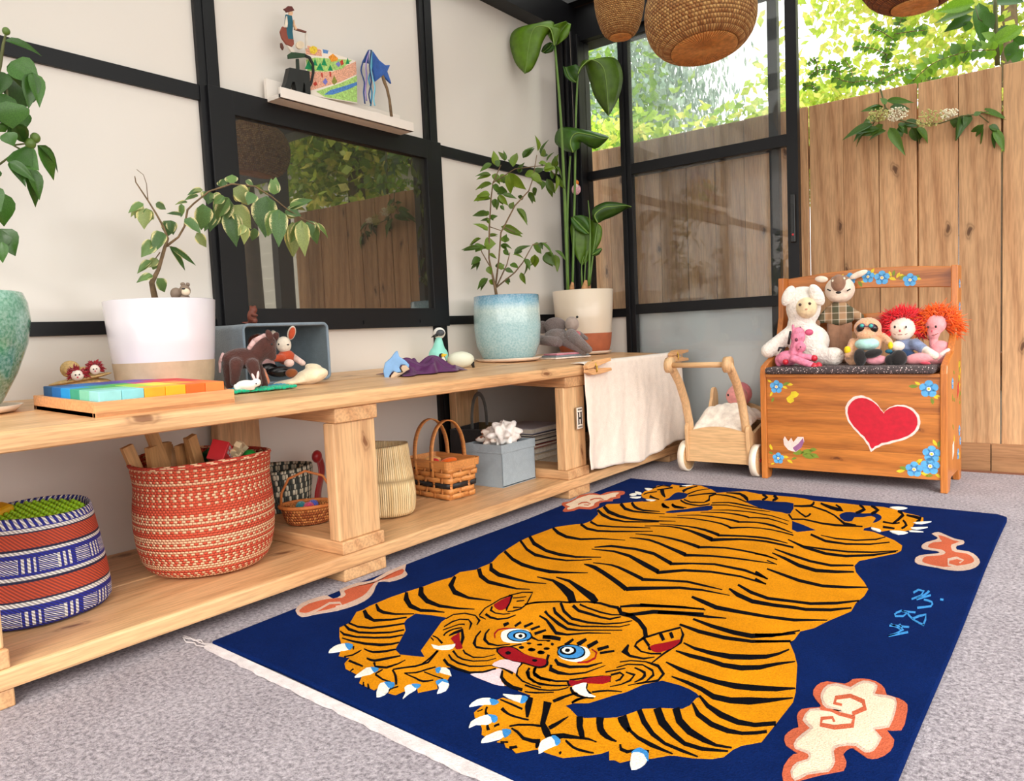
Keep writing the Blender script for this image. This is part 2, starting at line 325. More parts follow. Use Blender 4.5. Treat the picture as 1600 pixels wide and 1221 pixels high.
# ------------------------------------------------------------------ fence, boards one by one
FW = MW('cedar_fence', (218, 172, 126), (160, 106, 66), 'Z', 0.8, True, 9.0, 4.2, 1.0, knotcol=(84, 52, 30), tone=0.16)
FK = MW('fence_kickboard', (176, 128, 88), (130, 86, 54), 'X', 0.8, True, 6.0, 1.5)
fe = thing('cedar_fence', 'tall cedar board fence standing just outside the sliding doors', 'fence', (0, 3.4, 0))
bm_ = MB().bb(-0.0675, 0.0675, 0, 0.024, -0.06, 1.5); bmo = bm_.done('bevel_source', FW, None, bevel=0.003); bm_ = bpy.data.meshes.new_from_object(bmo.evaluated_get(bpy.context.evaluated_depsgraph_get())); bm_.name = 'board'; bpy.data.objects.remove(bmo)
k = 0; xb = -2.62
while xb < 0.40:
    wd = random.choice((0.138, 0.1405, 0.139, 0.1395))
    ob = inst('board', bm_, fe, (xb+wd/2, random.uniform(-0.003, 0.003), random.uniform(-0.002, 0.002)), (0, R(random.uniform(-0.12, 0.12)), 0), ((wd-0.0034-(0.002 if k == 17 else 0.0))/0.135, 1, 1)); xb += wd; k += 1
for x0, x1 in ((-2.62, -0.62), (-0.62, -0.29), (-0.288, 0.50)): MB().bb(x0, x1-0.002, -0.026, -0.006, -0.06, 0.092).done('kickboard', FK, fe)
for z in (0.35, 1.25): MB().bb(-2.62, 0.50, 0.029, 0.07, z, z+0.09).done('back_rail', FK, fe)
for x in (-2.5, -0.6, 0.40): MB().bb(x, x+0.09, 0.07, 0.16, -0.07, 1.42).done('fence_post', FW, fe)

# ------------------------------------------------------------------ neighbour's house, seen only as a reflection in the dark window
nh = thing('neighbour_house', 'white house with lap siding beyond the end of the fence', 'house', (0, 0, 0))
SID = M('white_siding', (232, 230, 224), 0.6, 0.03)
MB().bb(2.3, 6.8, 5.6, 9, -0.07, 2.6).done('wall', SID, nh)
for i in range(17): MB().box((4.55, 5.585, 0.1+i*0.15), (4.5, 0.016, 0.152), (R(4), 0, 0)).done('siding_board', SID, nh)
MB().bb(2.0, 7.1, 5.35, 9.2, 2.6, 3.3).done('eave', BROWN, nh)
RUG_PILE = [
 ('tiger_body','gold',1,"285,370 283,400 247,449 250,464 245,487 245,551 251,597 260,642 262,684 274,728 265,767 288,802 286,826 287,855 283,876 261,929 250,973 232,1062 229,1109 235,1216 238,1241 272,1293 290,1307 293,1349 269,1430 233,1483 231,1529 224,1564 258,1585 283,1622 313,1651 299,1632 357,1682 324,1681 282,1705 258,1742 244,1796 252,1842 242,1897 258,1920 288,1913 281,1942 322,1935 346,1961 382,1967 444,1921 480,1878 504,1903 557,1944 612,1921 673,1921 727,1923 762,1918 800,1896 861,1899 896,1903 937,1898 1003,1905 1039,1887 1072,1856 1106,1839 1127,1817 1133,1777 1116,1736 1121,1668 1105,1640 1072,1637 1056,1614 1022,1651 1010,1630 1012,1601 1038,1599 1073,1567 1103,1537 1128,1497 1134,1451 1128,1423 1066,1318 1065,1273 1080,1224 1111,1162 1128,1121 1130,1074 1125,1026 1128,973 1104,902 1090,850 1073,822 1075,777 1071,762 1094,716 1111,675 1138,576 1144,543 1142,407 1122,383 1116,367 1112,343 1100,330 1078,318 1056,311 1048,306 1033,288 1011,269 1001,255 992,257 986,253 974,273 969,261 958,249 930,223 909,221 887,221 868,197 858,202 847,201 838,209 828,205 830,217 813,214 806,207 796,209 786,222 770,236 755,242 745,252 743,270 743,282 754,314 792,315 792,333 787,345 747,348 726,351 678,392 675,379 664,364 650,353 624,352 604,353 598,349 628,327 635,311 626,295 641,281 623,253 612,262 600,247 597,227 582,225 575,239 553,231 553,220 522,222 511,224 495,245 481,244 446,249 428,262 416,286 408,281 393,278 378,295 351,319 323,338",""),
 ('blue_gap','blue',2,"610,1798 620,1816 640,1831 669,1834 701,1834 729,1843 754,1834 775,1765 785,1700 777,1693 760,1703 724,1709 704,1716 683,1727 656,1749 631,1773 615,1786;817,1614 859,1583 902,1544 864,1504 844,1523;915,1743 916,1769 923,1788 936,1795 969,1793 986,1804 1003,1810 1017,1795 1026,1772 1029,1746 1027,1722 1023,1703 1017,1696 1015,1749 1007,1766 997,1773 988,1763 979,1748 968,1744 959,1738 963,1689 956,1678 945,1680 928,1707;446,1545 444,1556 450,1572 487,1616 507,1654 526,1686 537,1689 546,1679 552,1666 556,1650 557,1636 552,1623 515,1596 469,1549 454,1542;369,1690 368,1736 355,1798 354,1818 358,1830 373,1830 389,1825 397,1820 402,1811 409,1791 415,1768 416,1751 413,1736 404,1722 392,1711 380,1696;855,345 861,358 881,371 901,413 913,434 924,471 944,501 976,501 994,497 1009,490 1018,482 1015,475 1016,449 1011,433 984,419 960,401 947,371 939,357 924,345 912,339 900,330 887,328 864,342;368,507 406,518 443,524 447,502 510,376 536,359 489,343 465,354 416,430 384,457 374,475",""),
 ('tiger_stripes','black',3,"669,488 670,484 668,480 664,480 660,483 659,487 661,491 665,491;689,491 691,486 689,483 685,483 681,486 679,490 681,494 685,494;711,490 713,485 712,481 707,481 703,485 701,490 703,493 707,493;670,510 670,507 668,504 665,504 662,505 661,508 663,511 667,512;691,516 692,513 690,511 686,510 684,512 683,515 685,518 688,518;711,509 712,505 710,503 707,503 705,505 704,508 705,510 708,511;693,491 694,485 691,481 686,480 681,483 679,489 682,493 688,494;715,490 716,484 713,480 708,479 703,482 701,488 704,492 710,493;713,509 713,504 711,501 706,500 703,502 702,507 705,510 709,511;690,515 691,512 688,510 685,509 682,510 682,513 684,516 687,517;708,529 710,525 709,522 706,523 703,526 701,530 702,533 705,532;694,538 694,535 693,533 690,533 687,534 686,537 688,540 691,540","256,458 290,434 324,428 350,451 369,480/255,468 281,452 313,439 343,458 364,484;250,500 283,475 306,470 336,479 368,503/249,506 278,488 295,483 329,486 365,506;286,393 319,389 347,398 371,424 390,452/280,400 311,396 339,405 364,431 384,457;285,382 313,369 344,370 373,384 399,404 413,429/281,388 306,379 337,377 366,391 393,410 408,433;303,356 325,347 357,352 391,368 418,386 430,409/300,360 317,355 351,358 384,374 411,392 425,413;334,335 366,334 398,338 429,349 443,363 450,379/331,338 361,340 391,346 420,358 436,369 445,383;412,323 424,320 440,320 450,326 458,335 464,345 467,353/409,326 420,325 434,326 443,333 451,341 458,350 463,356;449,296 459,294 471,295 477,302 483,312 490,325 496,337/445,301 454,300 464,302 469,308 475,318 484,330 492,341;472,291 492,278 512,288 517,311 516,330/474,295 486,285 505,293 513,314 514,332;526,289 534,300 552,320 561,344 541,392/522,293 530,304 547,324 556,346 537,394;525,287 534,282 545,274 559,262 570,252/525,291 534,286 547,278 562,265 573,254;553,290 568,288 585,286 596,283 605,284 612,291 616,298/551,293 565,291 582,290 593,288 601,289 608,294 613,300;554,290 561,295 570,302 575,312 578,322 582,331 584,338/551,293 558,298 566,305 571,315 574,325 578,334 581,340;580,312 591,311 604,310 617,310 627,310/578,315 589,314 602,313 615,313 625,313;513,258 525,255 539,252 550,252 558,253/510,263 522,260 536,256 547,256 555,256;512,261 511,271 510,280/508,263 507,273 507,282;429,270 439,270 451,269 461,269 469,269/424,277 434,276 447,275 458,274 466,273;458,256 460,251 462,246/463,254 464,249 465,244;515,229 520,224 525,219/517,230 522,225 528,221;527,228 534,222 541,217/528,230 535,225 542,220;576,230 578,239 581,249/573,232 575,242 578,251;407,279 411,284 416,292 415,306 412,317/403,282 407,287 411,295 410,308 409,319;382,321 388,316 394,311/385,323 390,318 396,312;251,592 284,554 331,524 370,520 395,533 418,543/258,594 288,567 320,544 358,533 386,543 416,546;254,635 291,593 342,565 387,560 431,573 462,590/265,638 292,610 330,586 376,574 425,581 460,593;272,738 306,679 358,638 408,632 461,648/284,733 318,684 346,662 400,644 458,652;288,806 332,761 380,735 425,734 465,736 492,751/292,817 328,780 368,755 414,750 460,744 490,754;286,860 322,813 370,787 420,786 463,786 503,801/292,863 318,833 356,812 411,801 457,796 501,804;229,1107 286,1049 356,1010 407,998 455,1005 510,1039/225,1124 277,1074 345,1032 394,1020 446,1019 508,1043;231,1061 301,997 353,965 401,963 449,969 479,991 498,1013/228,1074 295,1014 340,987 393,977 442,980 474,997 495,1016;258,954 320,907 371,881 420,872 465,869 494,884 546,916/251,971 311,927 358,904 408,891 452,890 486,896 544,919;239,1214 284,1173 331,1148 379,1150 424,1185 488,1207/231,1234 273,1199 318,1173 369,1167 418,1196 486,1211;289,1289 334,1253 375,1247 417,1265 462,1290 513,1324/281,1311 323,1276 365,1266 409,1279 456,1301 511,1329;301,1326 343,1300 391,1311 446,1334 490,1354/291,1349 334,1317 383,1325 440,1346 488,1359;242,1466 291,1414 341,1382 394,1378 442,1402 482,1426/235,1488 279,1445 329,1408 386,1393 436,1414 479,1432;237,1512 289,1453 348,1421 396,1412 434,1418 478,1433 522,1456/229,1541 274,1491 333,1453 384,1435 425,1436 472,1446 520,1461;266,1572 316,1515 357,1501 408,1509 454,1523/259,1602 304,1547 346,1523 401,1523 451,1530;288,1610 306,1583 331,1552 354,1535 376,1528 405,1535 428,1544/287,1627 302,1606 321,1582 342,1563 367,1548 398,1548 424,1551;384,1644 394,1628 408,1609 420,1603 428,1602/383,1660 390,1650 399,1639 412,1625 424,1613;417,1648 428,1635 444,1622 464,1622 480,1625/413,1668 422,1656 435,1643 458,1637 477,1634;503,967 518,961 541,950 577,927 616,900 655,871 683,849/499,973 510,977 532,974 568,952 608,925 648,896 677,873;686,850 691,856 723,882 781,921 829,934 891,936/675,866 678,879 713,900 775,936 825,945 890,939;516,989 538,992 566,992 590,983 616,969 653,948 682,931/513,994 534,999 561,1003 584,998 609,987 646,968 675,952;683,928 723,949 778,968 820,963 864,961/674,947 718,961 773,981 816,975 863,965;451,1089 516,1095 571,1075 637,1027 692,992/448,1094 509,1109 562,1097 627,1058 683,1021;692,989 739,1038 798,1060 867,1062 934,1041/681,1009 732,1055 793,1074 863,1074 931,1051;450,1106 486,1132 556,1138 616,1122 690,1067/445,1113 476,1150 548,1156 607,1145 683,1092;689,1065 732,1098 782,1118 861,1107 925,1077/680,1085 727,1109 777,1132 856,1124 924,1085;487,1233 512,1236 547,1233 586,1215 625,1191 664,1166 692,1147/484,1239 507,1247 540,1250 579,1233 619,1211 656,1192 682,1178;690,1147 713,1161 746,1176 781,1184 820,1189 869,1192 908,1194/680,1169 706,1179 741,1190 776,1197 816,1201 867,1200 907,1198;483,1276 514,1281 555,1282 595,1274 633,1261 668,1243 694,1228/480,1282 510,1290 549,1296 588,1291 626,1280 661,1266 686,1254;691,1230 717,1246 753,1261 792,1260 831,1253 869,1242 896,1231/683,1248 710,1262 748,1274 788,1273 828,1266 867,1250 895,1236;466,1365 494,1379 531,1391 567,1386 607,1369 657,1335 697,1305/463,1371 490,1388 526,1403 561,1401 599,1390 648,1365 686,1343;695,1305 723,1329 759,1354 791,1364 824,1365 868,1355 902,1344/683,1333 714,1352 752,1371 785,1380 820,1382 864,1371 898,1360;495,1405 533,1411 578,1415 611,1408 641,1396 672,1377 695,1361/492,1411 529,1420 572,1427 605,1425 634,1417 664,1402 686,1389;692,1360 719,1374 754,1388 787,1394 818,1395 851,1388 876,1380/684,1380 713,1391 749,1403 782,1411 813,1412 848,1399 875,1385;455,1483 499,1496 554,1507 606,1501 650,1487 678,1467 694,1450/453,1488 495,1504 550,1517 601,1513 645,1502 673,1485 689,1471;692,1450 709,1467 735,1485 764,1491 797,1489 836,1475 867,1460/685,1468 704,1481 731,1494 761,1501 794,1500 833,1486 864,1471;497,1520 519,1537 553,1553 595,1553 637,1547 668,1535 690,1524/495,1525 516,1544 548,1563 590,1566 631,1562 662,1555 682,1548;687,1524 708,1536 735,1547 761,1541 790,1528 827,1504 857,1484/681,1541 703,1551 731,1559 756,1559 784,1549 824,1518 856,1490;543,1591 568,1602 600,1613 628,1614 654,1609 679,1600 696,1590/541,1596 565,1610 596,1624 623,1627 649,1625 673,1617 691,1608;694,1588 717,1599 748,1605 788,1586 820,1565/689,1601 712,1612 745,1618 785,1596 818,1572;559,1632 609,1654 671,1660 746,1643 811,1604/557,1637 605,1665 667,1671 743,1654 809,1610;534,1692 578,1714 618,1708 658,1695 726,1691/530,1704 574,1726 614,1719 655,1706 725,1697;526,1723 545,1737 572,1749 598,1744 626,1734 663,1725 693,1718/521,1735 540,1750 566,1764 592,1762 620,1752 659,1737 691,1724;281,1843 295,1815 317,1777 338,1749 353,1733/292,1852 304,1829 317,1804 335,1772 351,1744;252,1834 254,1865 260,1897 278,1901 296,1897/244,1846 246,1878 253,1911 272,1915 289,1911;278,1825 286,1837 296,1852 305,1868 313,1881/271,1838 278,1851 287,1869 295,1889 300,1905;378,1829 373,1851 369,1881 373,1917 379,1946/357,1861 355,1880 356,1906 364,1936 372,1960;404,1803 405,1837 409,1876 422,1904 435,1922/396,1817 397,1850 402,1889 417,1915 431,1932;418,1780 433,1806 451,1834 471,1849 486,1857/411,1795 425,1821 444,1851 463,1869 477,1880;418,1713 434,1694 456,1675 483,1667 507,1668 519,1686 526,1704/413,1731 428,1714 449,1695 476,1684 500,1682 513,1699 520,1718;425,1727 462,1697 501,1716 506,1754 484,1809 489,1853/420,1742 455,1715 496,1728 493,1772 472,1827 481,1868;304,1712 313,1708 325,1703 339,1697 351,1693/289,1751 301,1738 316,1724 333,1713 346,1705;382,1649 392,1627 410,1600 424,1595 433,1598/386,1655 393,1643 399,1635 413,1623 428,1612;420,1642 431,1625 447,1609 464,1609 477,1613/417,1660 423,1653 433,1644 454,1633 473,1624;511,1885 533,1885 561,1878 584,1849 601,1821 610,1809 615,1800/506,1898 525,1907 550,1910 575,1888 597,1856 611,1824 618,1803;488,1844 505,1844 528,1841 552,1831 576,1817 601,1796 620,1779/482,1857 499,1860 522,1860 546,1851 570,1835 597,1811 617,1790;628,1905 641,1887 647,1881 647,1871 647,1848/622,1930 635,1919 656,1885 660,1844 657,1826;666,1902 677,1883 679,1884 679,1875 679,1854/660,1931 672,1918 692,1878 693,1844 688,1832;269,1740 269,1753 271,1770 281,1787 290,1800/262,1751 261,1765 263,1783 274,1800 284,1813;327,1905 336,1915 344,1925/316,1930 327,1933 339,1936;826,883 858,864 896,845 947,848 998,852 1049,861 1102,897/823,895 852,885 890,867 941,865 994,866 1045,875 1101,902;874,973 905,938 947,915 991,918 1029,926 1052,928 1095,950 1126,986/873,982 900,962 941,938 986,936 1024,943 1048,943 1091,965 1124,993;882,1005 924,969 967,951 1018,961 1051,965 1094,993 1129,1035/880,1017 921,987 963,968 1014,975 1047,980 1090,1008 1127,1042;900,1146 939,1122 989,1094 1043,1084 1087,1101 1125,1128/898,1156 936,1138 985,1114 1039,1102 1084,1117 1124,1134;869,1277 914,1238 957,1199 1002,1180 1043,1195 1077,1219/867,1285 910,1259 953,1224 996,1205 1038,1215 1074,1229;864,1312 919,1274 971,1248 1021,1238 1065,1267/862,1321 915,1293 967,1266 1017,1256 1062,1277;866,1414 923,1357 986,1325 1033,1328 1086,1369 1127,1429/864,1423 919,1380 982,1347 1029,1348 1082,1386 1125,1437;907,1375 968,1365 1027,1371 1080,1395 1129,1441/905,1381 964,1380 1024,1385 1078,1407 1127,1447;904,1485 956,1437 1007,1437 1058,1463 1097,1507/901,1505 952,1459 1003,1453 1055,1476 1095,1516;929,1496 972,1478 1020,1485 1063,1517 1078,1556/927,1502 969,1491 1018,1498 1060,1530 1076,1562;886,1104 895,1096 907,1087 918,1080 925,1076/882,1124 892,1116 904,1104 916,1092 924,1082;901,1060 918,1051 934,1041/899,1075 916,1061 932,1048;878,1210 894,1201 909,1191/877,1218 893,1207 908,1196;836,1249 847,1248 862,1245 881,1237 897,1229/833,1260 843,1261 859,1259 879,1247 896,1236;1011,752 1023,757 1038,766 1049,782 1059,799 1067,812 1073,820/1006,767 1019,771 1034,778 1046,791 1056,806 1065,817 1071,825;1021,726 1034,735 1051,746 1065,755 1075,761/1018,734 1031,743 1048,754 1063,761 1073,766;769,1789 792,1794 815,1808 815,1846 807,1881/762,1811 784,1821 805,1838 805,1863 800,1887;784,1752 811,1708 838,1670 843,1690 841,1721/782,1766 809,1724 834,1690 836,1706 834,1732;830,1859 850,1833 874,1806 898,1790 914,1796 893,1851 873,1879/826,1881 844,1866 866,1849 889,1834 902,1823 895,1827 874,1864;812,1814 870,1767 903,1729 953,1639 985,1640/809,1831 866,1788 902,1743 950,1664 982,1655;938,1887 951,1862 956,1855 953,1832 947,1802/936,1908 949,1891 968,1842 964,1799 956,1776;971,1891 986,1865 994,1852 991,1839 988,1810/969,1912 983,1898 1003,1857 1002,1807 996,1785;1052,1855 1063,1838 1068,1828 1067,1774 1064,1718/1050,1883 1062,1869 1078,1817 1075,1752 1069,1704;1083,1816 1104,1802 1123,1786 1119,1791 1116,1769/1080,1837 1100,1834 1122,1821 1127,1768 1121,1749;1083,1755 1092,1730 1098,1709 1097,1692 1094,1673/1084,1769 1094,1745 1105,1707 1103,1675 1099,1658;1053,1649 1068,1648 1082,1648/1048,1674 1064,1670 1080,1666;784,1681 813,1624 842,1641 901,1615 938,1611 1004,1633/784,1695 809,1643 838,1656 897,1634 933,1634 1001,1648;1041,1708 1054,1705 1068,1703 1077,1712 1083,1721/1038,1728 1051,1722 1066,1719 1074,1727 1079,1736;879,770 926,751 973,741 1008,742 1039,769 1070,802/877,779 922,767 967,761 1001,762 1034,783 1068,809;868,731 916,714 968,711 1015,722 1053,747 1073,764/866,740 911,730 963,727 1011,734 1050,756 1071,770;755,783 775,792 799,804 820,813 840,820 863,826 881,830/748,798 768,805 794,815 815,823 836,830 860,833 879,834;806,763 828,773 856,784 880,790 901,795 920,803 933,809/798,782 821,790 850,798 875,803 897,806 917,810 932,813;911,656 939,641 973,635 1008,636 1037,652 1060,671 1073,697 1082,726/910,661 935,652 968,651 1001,657 1030,671 1054,686 1069,705 1080,731;914,617 944,607 981,605 1009,600 1039,604 1064,623 1084,655 1105,683/912,622 940,621 976,621 1004,616 1033,623 1058,639 1080,665 1104,687;919,566 955,547 991,539 1026,536 1054,536 1081,545 1113,563 1135,586/918,570 952,561 987,554 1022,551 1049,555 1075,564 1109,578 1133,590;951,521 983,511 1011,501 1038,485 1065,487 1092,499 1114,521 1141,553/950,525 980,522 1009,514 1034,502 1060,505 1084,521 1110,534 1140,556;1016,482 1040,456 1068,438 1097,432 1121,439 1145,460/1016,488 1040,467 1066,455 1094,447 1117,450 1141,471;1016,456 1037,424 1067,406 1094,402 1114,409 1130,421 1141,433/1017,460 1038,436 1065,420 1091,415 1111,417 1127,429 1138,440;999,423 1021,390 1048,369 1075,361 1094,360 1114,367/1005,435 1024,405 1047,386 1073,374 1092,367 1113,371;975,407 1001,372 1030,352 1056,339 1082,340 1113,356/981,420 1004,389 1030,365 1054,349 1079,349 1112,360;956,390 979,361 1006,338 1032,326 1061,322 1084,322/959,399 981,372 1006,348 1031,333 1059,329 1083,325;968,335 993,319 1018,311 1038,310 1052,310/967,341 992,327 1016,321 1036,316 1052,313;887,326 893,316 903,301 915,287 924,277/895,331 902,321 909,308 920,295 928,283;913,341 921,327 933,310 944,301 955,296 965,295 972,296/924,345 930,332 938,320 945,313 953,307 963,302 972,299;941,356 947,348 956,339 967,331 974,327/948,371 953,364 960,355 968,345 975,337;817,339 836,308 852,279 870,260 884,249/831,341 846,309 858,284 874,272 887,259;874,273 876,281 877,293 877,307 877,319/867,279 868,287 871,298 873,310 876,320;893,248 903,264 923,274 937,280 949,280/882,262 896,275 920,280 935,284 949,282;910,259 918,254 929,249 939,248 947,249 955,251 961,254/909,263 918,259 928,254 937,253 945,254 954,255 960,256;787,338 793,325 802,309 814,294 823,283/797,338 804,326 812,312 820,297 826,285;775,281 784,277 795,274 804,273 813,274 823,275 832,277/774,289 782,284 793,279 801,278 810,278 821,279 830,281;755,305 767,303 782,301 795,299 804,298/754,308 765,307 780,306 792,304 802,303;819,247 822,251 828,257 836,262 844,267 853,270 859,272/816,250 820,255 825,261 833,266 841,271 850,275 856,277;824,244 838,239 856,229 872,230 884,233/823,247 836,245 854,236 868,238 877,244;750,276 754,269 759,261 764,256 767,254/754,276 757,269 762,263 765,261 767,260;786,232 791,226 796,221/788,235 793,230 799,225;799,247 797,242 796,238/803,243 801,239 800,234;835,205 839,208 844,211/832,208 837,211 841,214;855,199 859,203 863,208/851,204 855,208 858,212;923,226 923,229 922,232/919,229 919,231 919,234;979,293 987,280 999,279 1008,292 1024,296/981,295 987,287 996,286 1006,297 1021,302;878,231 881,226 884,222/885,232 886,227 887,222;833,344 835,349 838,357 840,367 843,376 847,385 851,393/827,349 829,356 831,364 835,372 839,380 844,389 849,396;860,357 860,359 861,363 863,373 865,382/857,359 857,361 857,366 860,376 862,386;750,267 749,262 747,258/752,265 751,260 749,256;495,567 479,605 477,632 473,667 479,701 490,725 510,735 522,707 539,671 543,645 537,626 529,618/490,570 475,608 473,636 469,671 475,705 486,730 507,743 526,706 543,668 548,641 542,622 533,614;471,701 479,687 489,670 499,654 509,640 518,627 525,619/483,699 491,685 501,668 509,653 516,639 522,628 527,619;493,685 498,689 504,695 509,702 513,708/490,690 495,694 501,699 506,706 511,711;513,672 518,679 524,686/509,678 515,684 521,690;529,638 536,644 543,649/524,645 532,649 541,653;481,624 495,601 515,594 534,598 544,609/487,622 496,607 512,599 531,602 541,611;501,577 522,568 542,569 556,584 559,609/497,587 517,577 537,576 551,589 556,611;498,562 509,560 519,558/495,568 506,565 517,561;539,668 545,676 554,686 567,698 579,707/536,673 541,681 550,692 563,703 575,713;446,517 444,543 460,560 487,562 510,545 520,527/442,520 440,547 457,565 484,567 513,549 523,526;472,483 469,513 473,530 490,537 505,525 523,500/468,486 464,516 470,534 487,542 509,528 525,500;481,469 483,478 485,488 487,499 490,508 496,512 501,513/478,472 479,480 482,491 484,502 487,512 492,517 496,519;503,450 500,454 497,462 496,472 497,484 502,492 507,498/498,451 495,457 492,465 491,476 493,487 498,496 503,502;511,454 514,469 517,483 536,462 557,434/507,458 505,476 509,498 542,465 562,434;546,508 556,481 573,452 592,439 608,442 623,450 632,464/551,505 561,479 578,456 588,446 604,448 620,454 630,466;555,524 563,501 580,475 603,462 623,467 638,485/559,522 568,500 583,481 598,471 619,471 636,487;564,404 588,390 605,386 626,391 647,407 654,423/563,410 586,395 602,391 624,394 645,409 652,424;577,418 591,408 616,403 632,414 642,434/577,422 588,414 613,407 630,416 641,436;568,388 587,375 609,369 635,371 652,382 666,396/568,392 585,381 605,375 631,375 649,385 664,398;574,367 596,354 622,351 651,352 669,366 681,388/573,374 593,362 619,357 647,357 666,370 677,392;483,437 489,436 499,433 512,425 523,419/480,441 487,440 496,438 510,431 522,425;485,429 493,425 500,421/484,432 491,429 498,425;535,393 540,381 545,365 549,349 551,336/542,390 546,378 550,363 553,347 556,334;576,547 576,555 576,564/564,558 565,565 567,572;596,558 595,570 594,581/589,563 587,575 586,588;614,564 616,577 617,590/606,572 608,584 610,596;634,560 636,571 639,583/626,567 629,578 632,590;653,545 657,559 660,574/644,555 649,568 654,580;674,542 680,546 686,550/667,553 673,556 680,559;618,551 639,546 656,529 674,526 693,539/616,555 637,552 654,537 672,530 692,541;667,395 678,396 692,395 706,391 717,388/664,400 675,400 689,399 703,397 714,395;704,432 707,414 725,387 747,375 770,372 788,373/708,430 712,413 726,391 746,379 768,375 786,376;692,390 706,367 728,351 748,347 768,347/695,391 709,372 725,362 744,355 763,356;726,424 732,406 747,391 766,382 781,384 796,388/731,422 736,407 746,396 764,387 778,388 794,391;733,432 736,423 743,412 751,403 762,399 776,399 788,400/738,431 741,423 746,414 751,410 759,406 773,404 785,405;642,472 646,477 650,484 654,491 657,496/639,475 643,480 647,487 651,494 654,499;599,653 618,639 662,610 693,597 714,606 745,626 786,651/597,664 615,648 657,624 688,608 711,612 743,630 784,654;604,628 628,617 658,590 685,568 708,576 736,604 775,627/601,635 625,626 657,602 679,582 703,583 733,609 773,629;600,684 621,658 651,639 679,622 708,625 746,647 774,663 785,685/603,689 619,670 647,651 674,633 704,631 743,652 772,667 783,687;599,712 633,673 671,647 709,647 743,660 767,681 780,704/600,720 632,684 666,659 704,656 740,666 764,686 778,707;633,708 660,690 690,687 718,684 739,686 751,710/629,723 655,703 684,699 714,693 734,694 748,714;642,724 667,716 704,708 730,709 746,719/638,733 663,724 700,716 727,715 743,724;456,830 506,822 549,789 591,753 618,722/453,835 499,836 540,818 587,787 623,742;497,850 542,837 601,793 645,762 666,746/494,856 535,853 591,822 635,797 662,770;720,747 744,718 768,717 793,701 818,674 833,649 835,637/723,759 738,738 761,738 791,717 821,686 842,650 841,632;723,756 743,772 771,788 813,807 876,832/718,764 736,785 764,802 808,818 874,839;757,718 774,734 798,760 828,776 888,804/749,731 765,749 789,779 821,792 883,816;541,665 554,689 594,716 613,722 648,747 679,751 703,746 725,746/535,672 549,695 589,723 608,730 644,754 673,762 698,758 718,760;843,645 854,674 877,718 892,691 902,659 900,623 898,599 898,552/838,651 850,680 873,726 896,694 908,655 904,618 902,595 900,550;854,671 864,658 873,646/856,680 866,667 875,655;868,686 875,675 883,664/870,694 878,683 885,672;837,637 850,623 862,610/838,644 850,631 863,618;867,600 870,599 874,598/862,613 866,612 869,612;834,644 834,618 840,597 862,582 883,583 898,592/840,637 839,614 841,604 861,587 880,588 895,598;826,600 832,564 855,553 881,557 893,575/830,598 840,574 852,562 877,563 892,577;851,525 865,540 889,549 915,542 933,523 936,501 913,470/849,528 863,543 887,553 913,552 937,526 940,495 915,468;857,503 867,524 890,535 914,523 920,513 922,485 904,457/855,505 865,527 888,539 913,530 925,511 924,482 905,455;850,477 854,483 860,491 866,500 871,509/847,481 851,486 857,494 864,504 870,511;883,518 895,514 906,508 908,503 910,494 909,482 907,473/882,522 893,520 906,516 914,502 915,489 912,479 909,471;864,472 872,487 878,485 881,470 878,460/860,477 869,493 881,487 885,466 881,458;879,495 895,492 897,475 892,455 881,438/877,499 896,499 901,472 894,452 882,436;811,415 817,408 823,401/814,420 820,413 826,406;814,420 835,443 851,459 866,467 871,452/811,424 832,447 849,463 864,472 874,452;827,400 833,392 842,383 853,380 864,381 874,385 880,389/829,403 834,397 841,391 851,387 862,385 872,388 878,392;844,426 847,417 853,407 862,400 868,397/846,426 850,418 854,410 861,405 868,402;868,403 876,411 886,421 898,427 907,431/865,407 873,416 884,425 896,430 906,433;868,388 863,382 857,374 856,366 856,360/871,385 866,378 862,369 860,362 860,356;747,472 764,457 788,459 814,478 826,507/746,480 759,470 783,468 809,485 824,509;751,453 763,432 784,429 803,437 822,457 836,501/756,454 761,445 778,440 799,442 819,461 835,502;723,486 737,459 733,434 744,410 769,397 797,404 814,416/729,485 744,454 739,430 746,415 765,406 794,409 812,420;732,408 751,388 780,380 806,391 821,402/736,413 750,395 777,384 803,395 819,405;760,365 773,364 790,365 805,372 817,381 823,391 826,398/758,370 771,369 787,369 803,375 815,384 821,393 824,400;774,347 781,349 792,353 804,363 815,371/771,350 779,352 789,357 802,365 813,373;726,515 731,525 739,536 751,542 763,545/721,521 725,532 733,544 748,548 760,549;734,532 732,548 730,565/724,540 724,555 724,570;754,544 753,560 752,576/741,556 742,570 744,584;774,545 775,562 776,578/763,557 765,572 767,587;795,545 799,557 804,569/786,556 792,567 797,578;804,536 813,547 821,559/799,544 808,554 817,565;675,539 682,542 692,545 702,547 710,548/666,553 673,557 682,561 693,562 702,562"),
 ('eye_l','cream',4,"600,505 590,520 588,527 589,534 592,541 598,547 606,552 625,557 635,553 648,534 656,513 649,501 638,494 628,490 618,490 609,496",""),
 ('eye_l','black',5,"651,539 656,530 657,520 655,512 651,505 643,501 635,499 625,501 616,506 609,513 604,522 602,531 604,540 609,547 616,552 625,553 635,551 644,546",""),
 ('eye_l','sky',6,"649,537 653,530 654,522 652,514 648,508 641,504 633,503 625,504 617,508 611,514 607,522 606,530 607,538 612,544 618,548 626,549 635,548 643,543",""),
 ('eye_l','black',7,"643,532 646,527 647,522 646,517 644,513 640,510 635,510 629,511 624,514 620,518 617,523 616,529 617,534 619,538 623,540 629,541 634,540 639,537",""),
 ('eye_l','cream',8,"641,529 643,525 644,521 644,517 642,514 639,512 636,512 632,513 628,515 625,519 622,523 621,527 622,531 623,534 626,535 630,536 634,535 638,532",""),
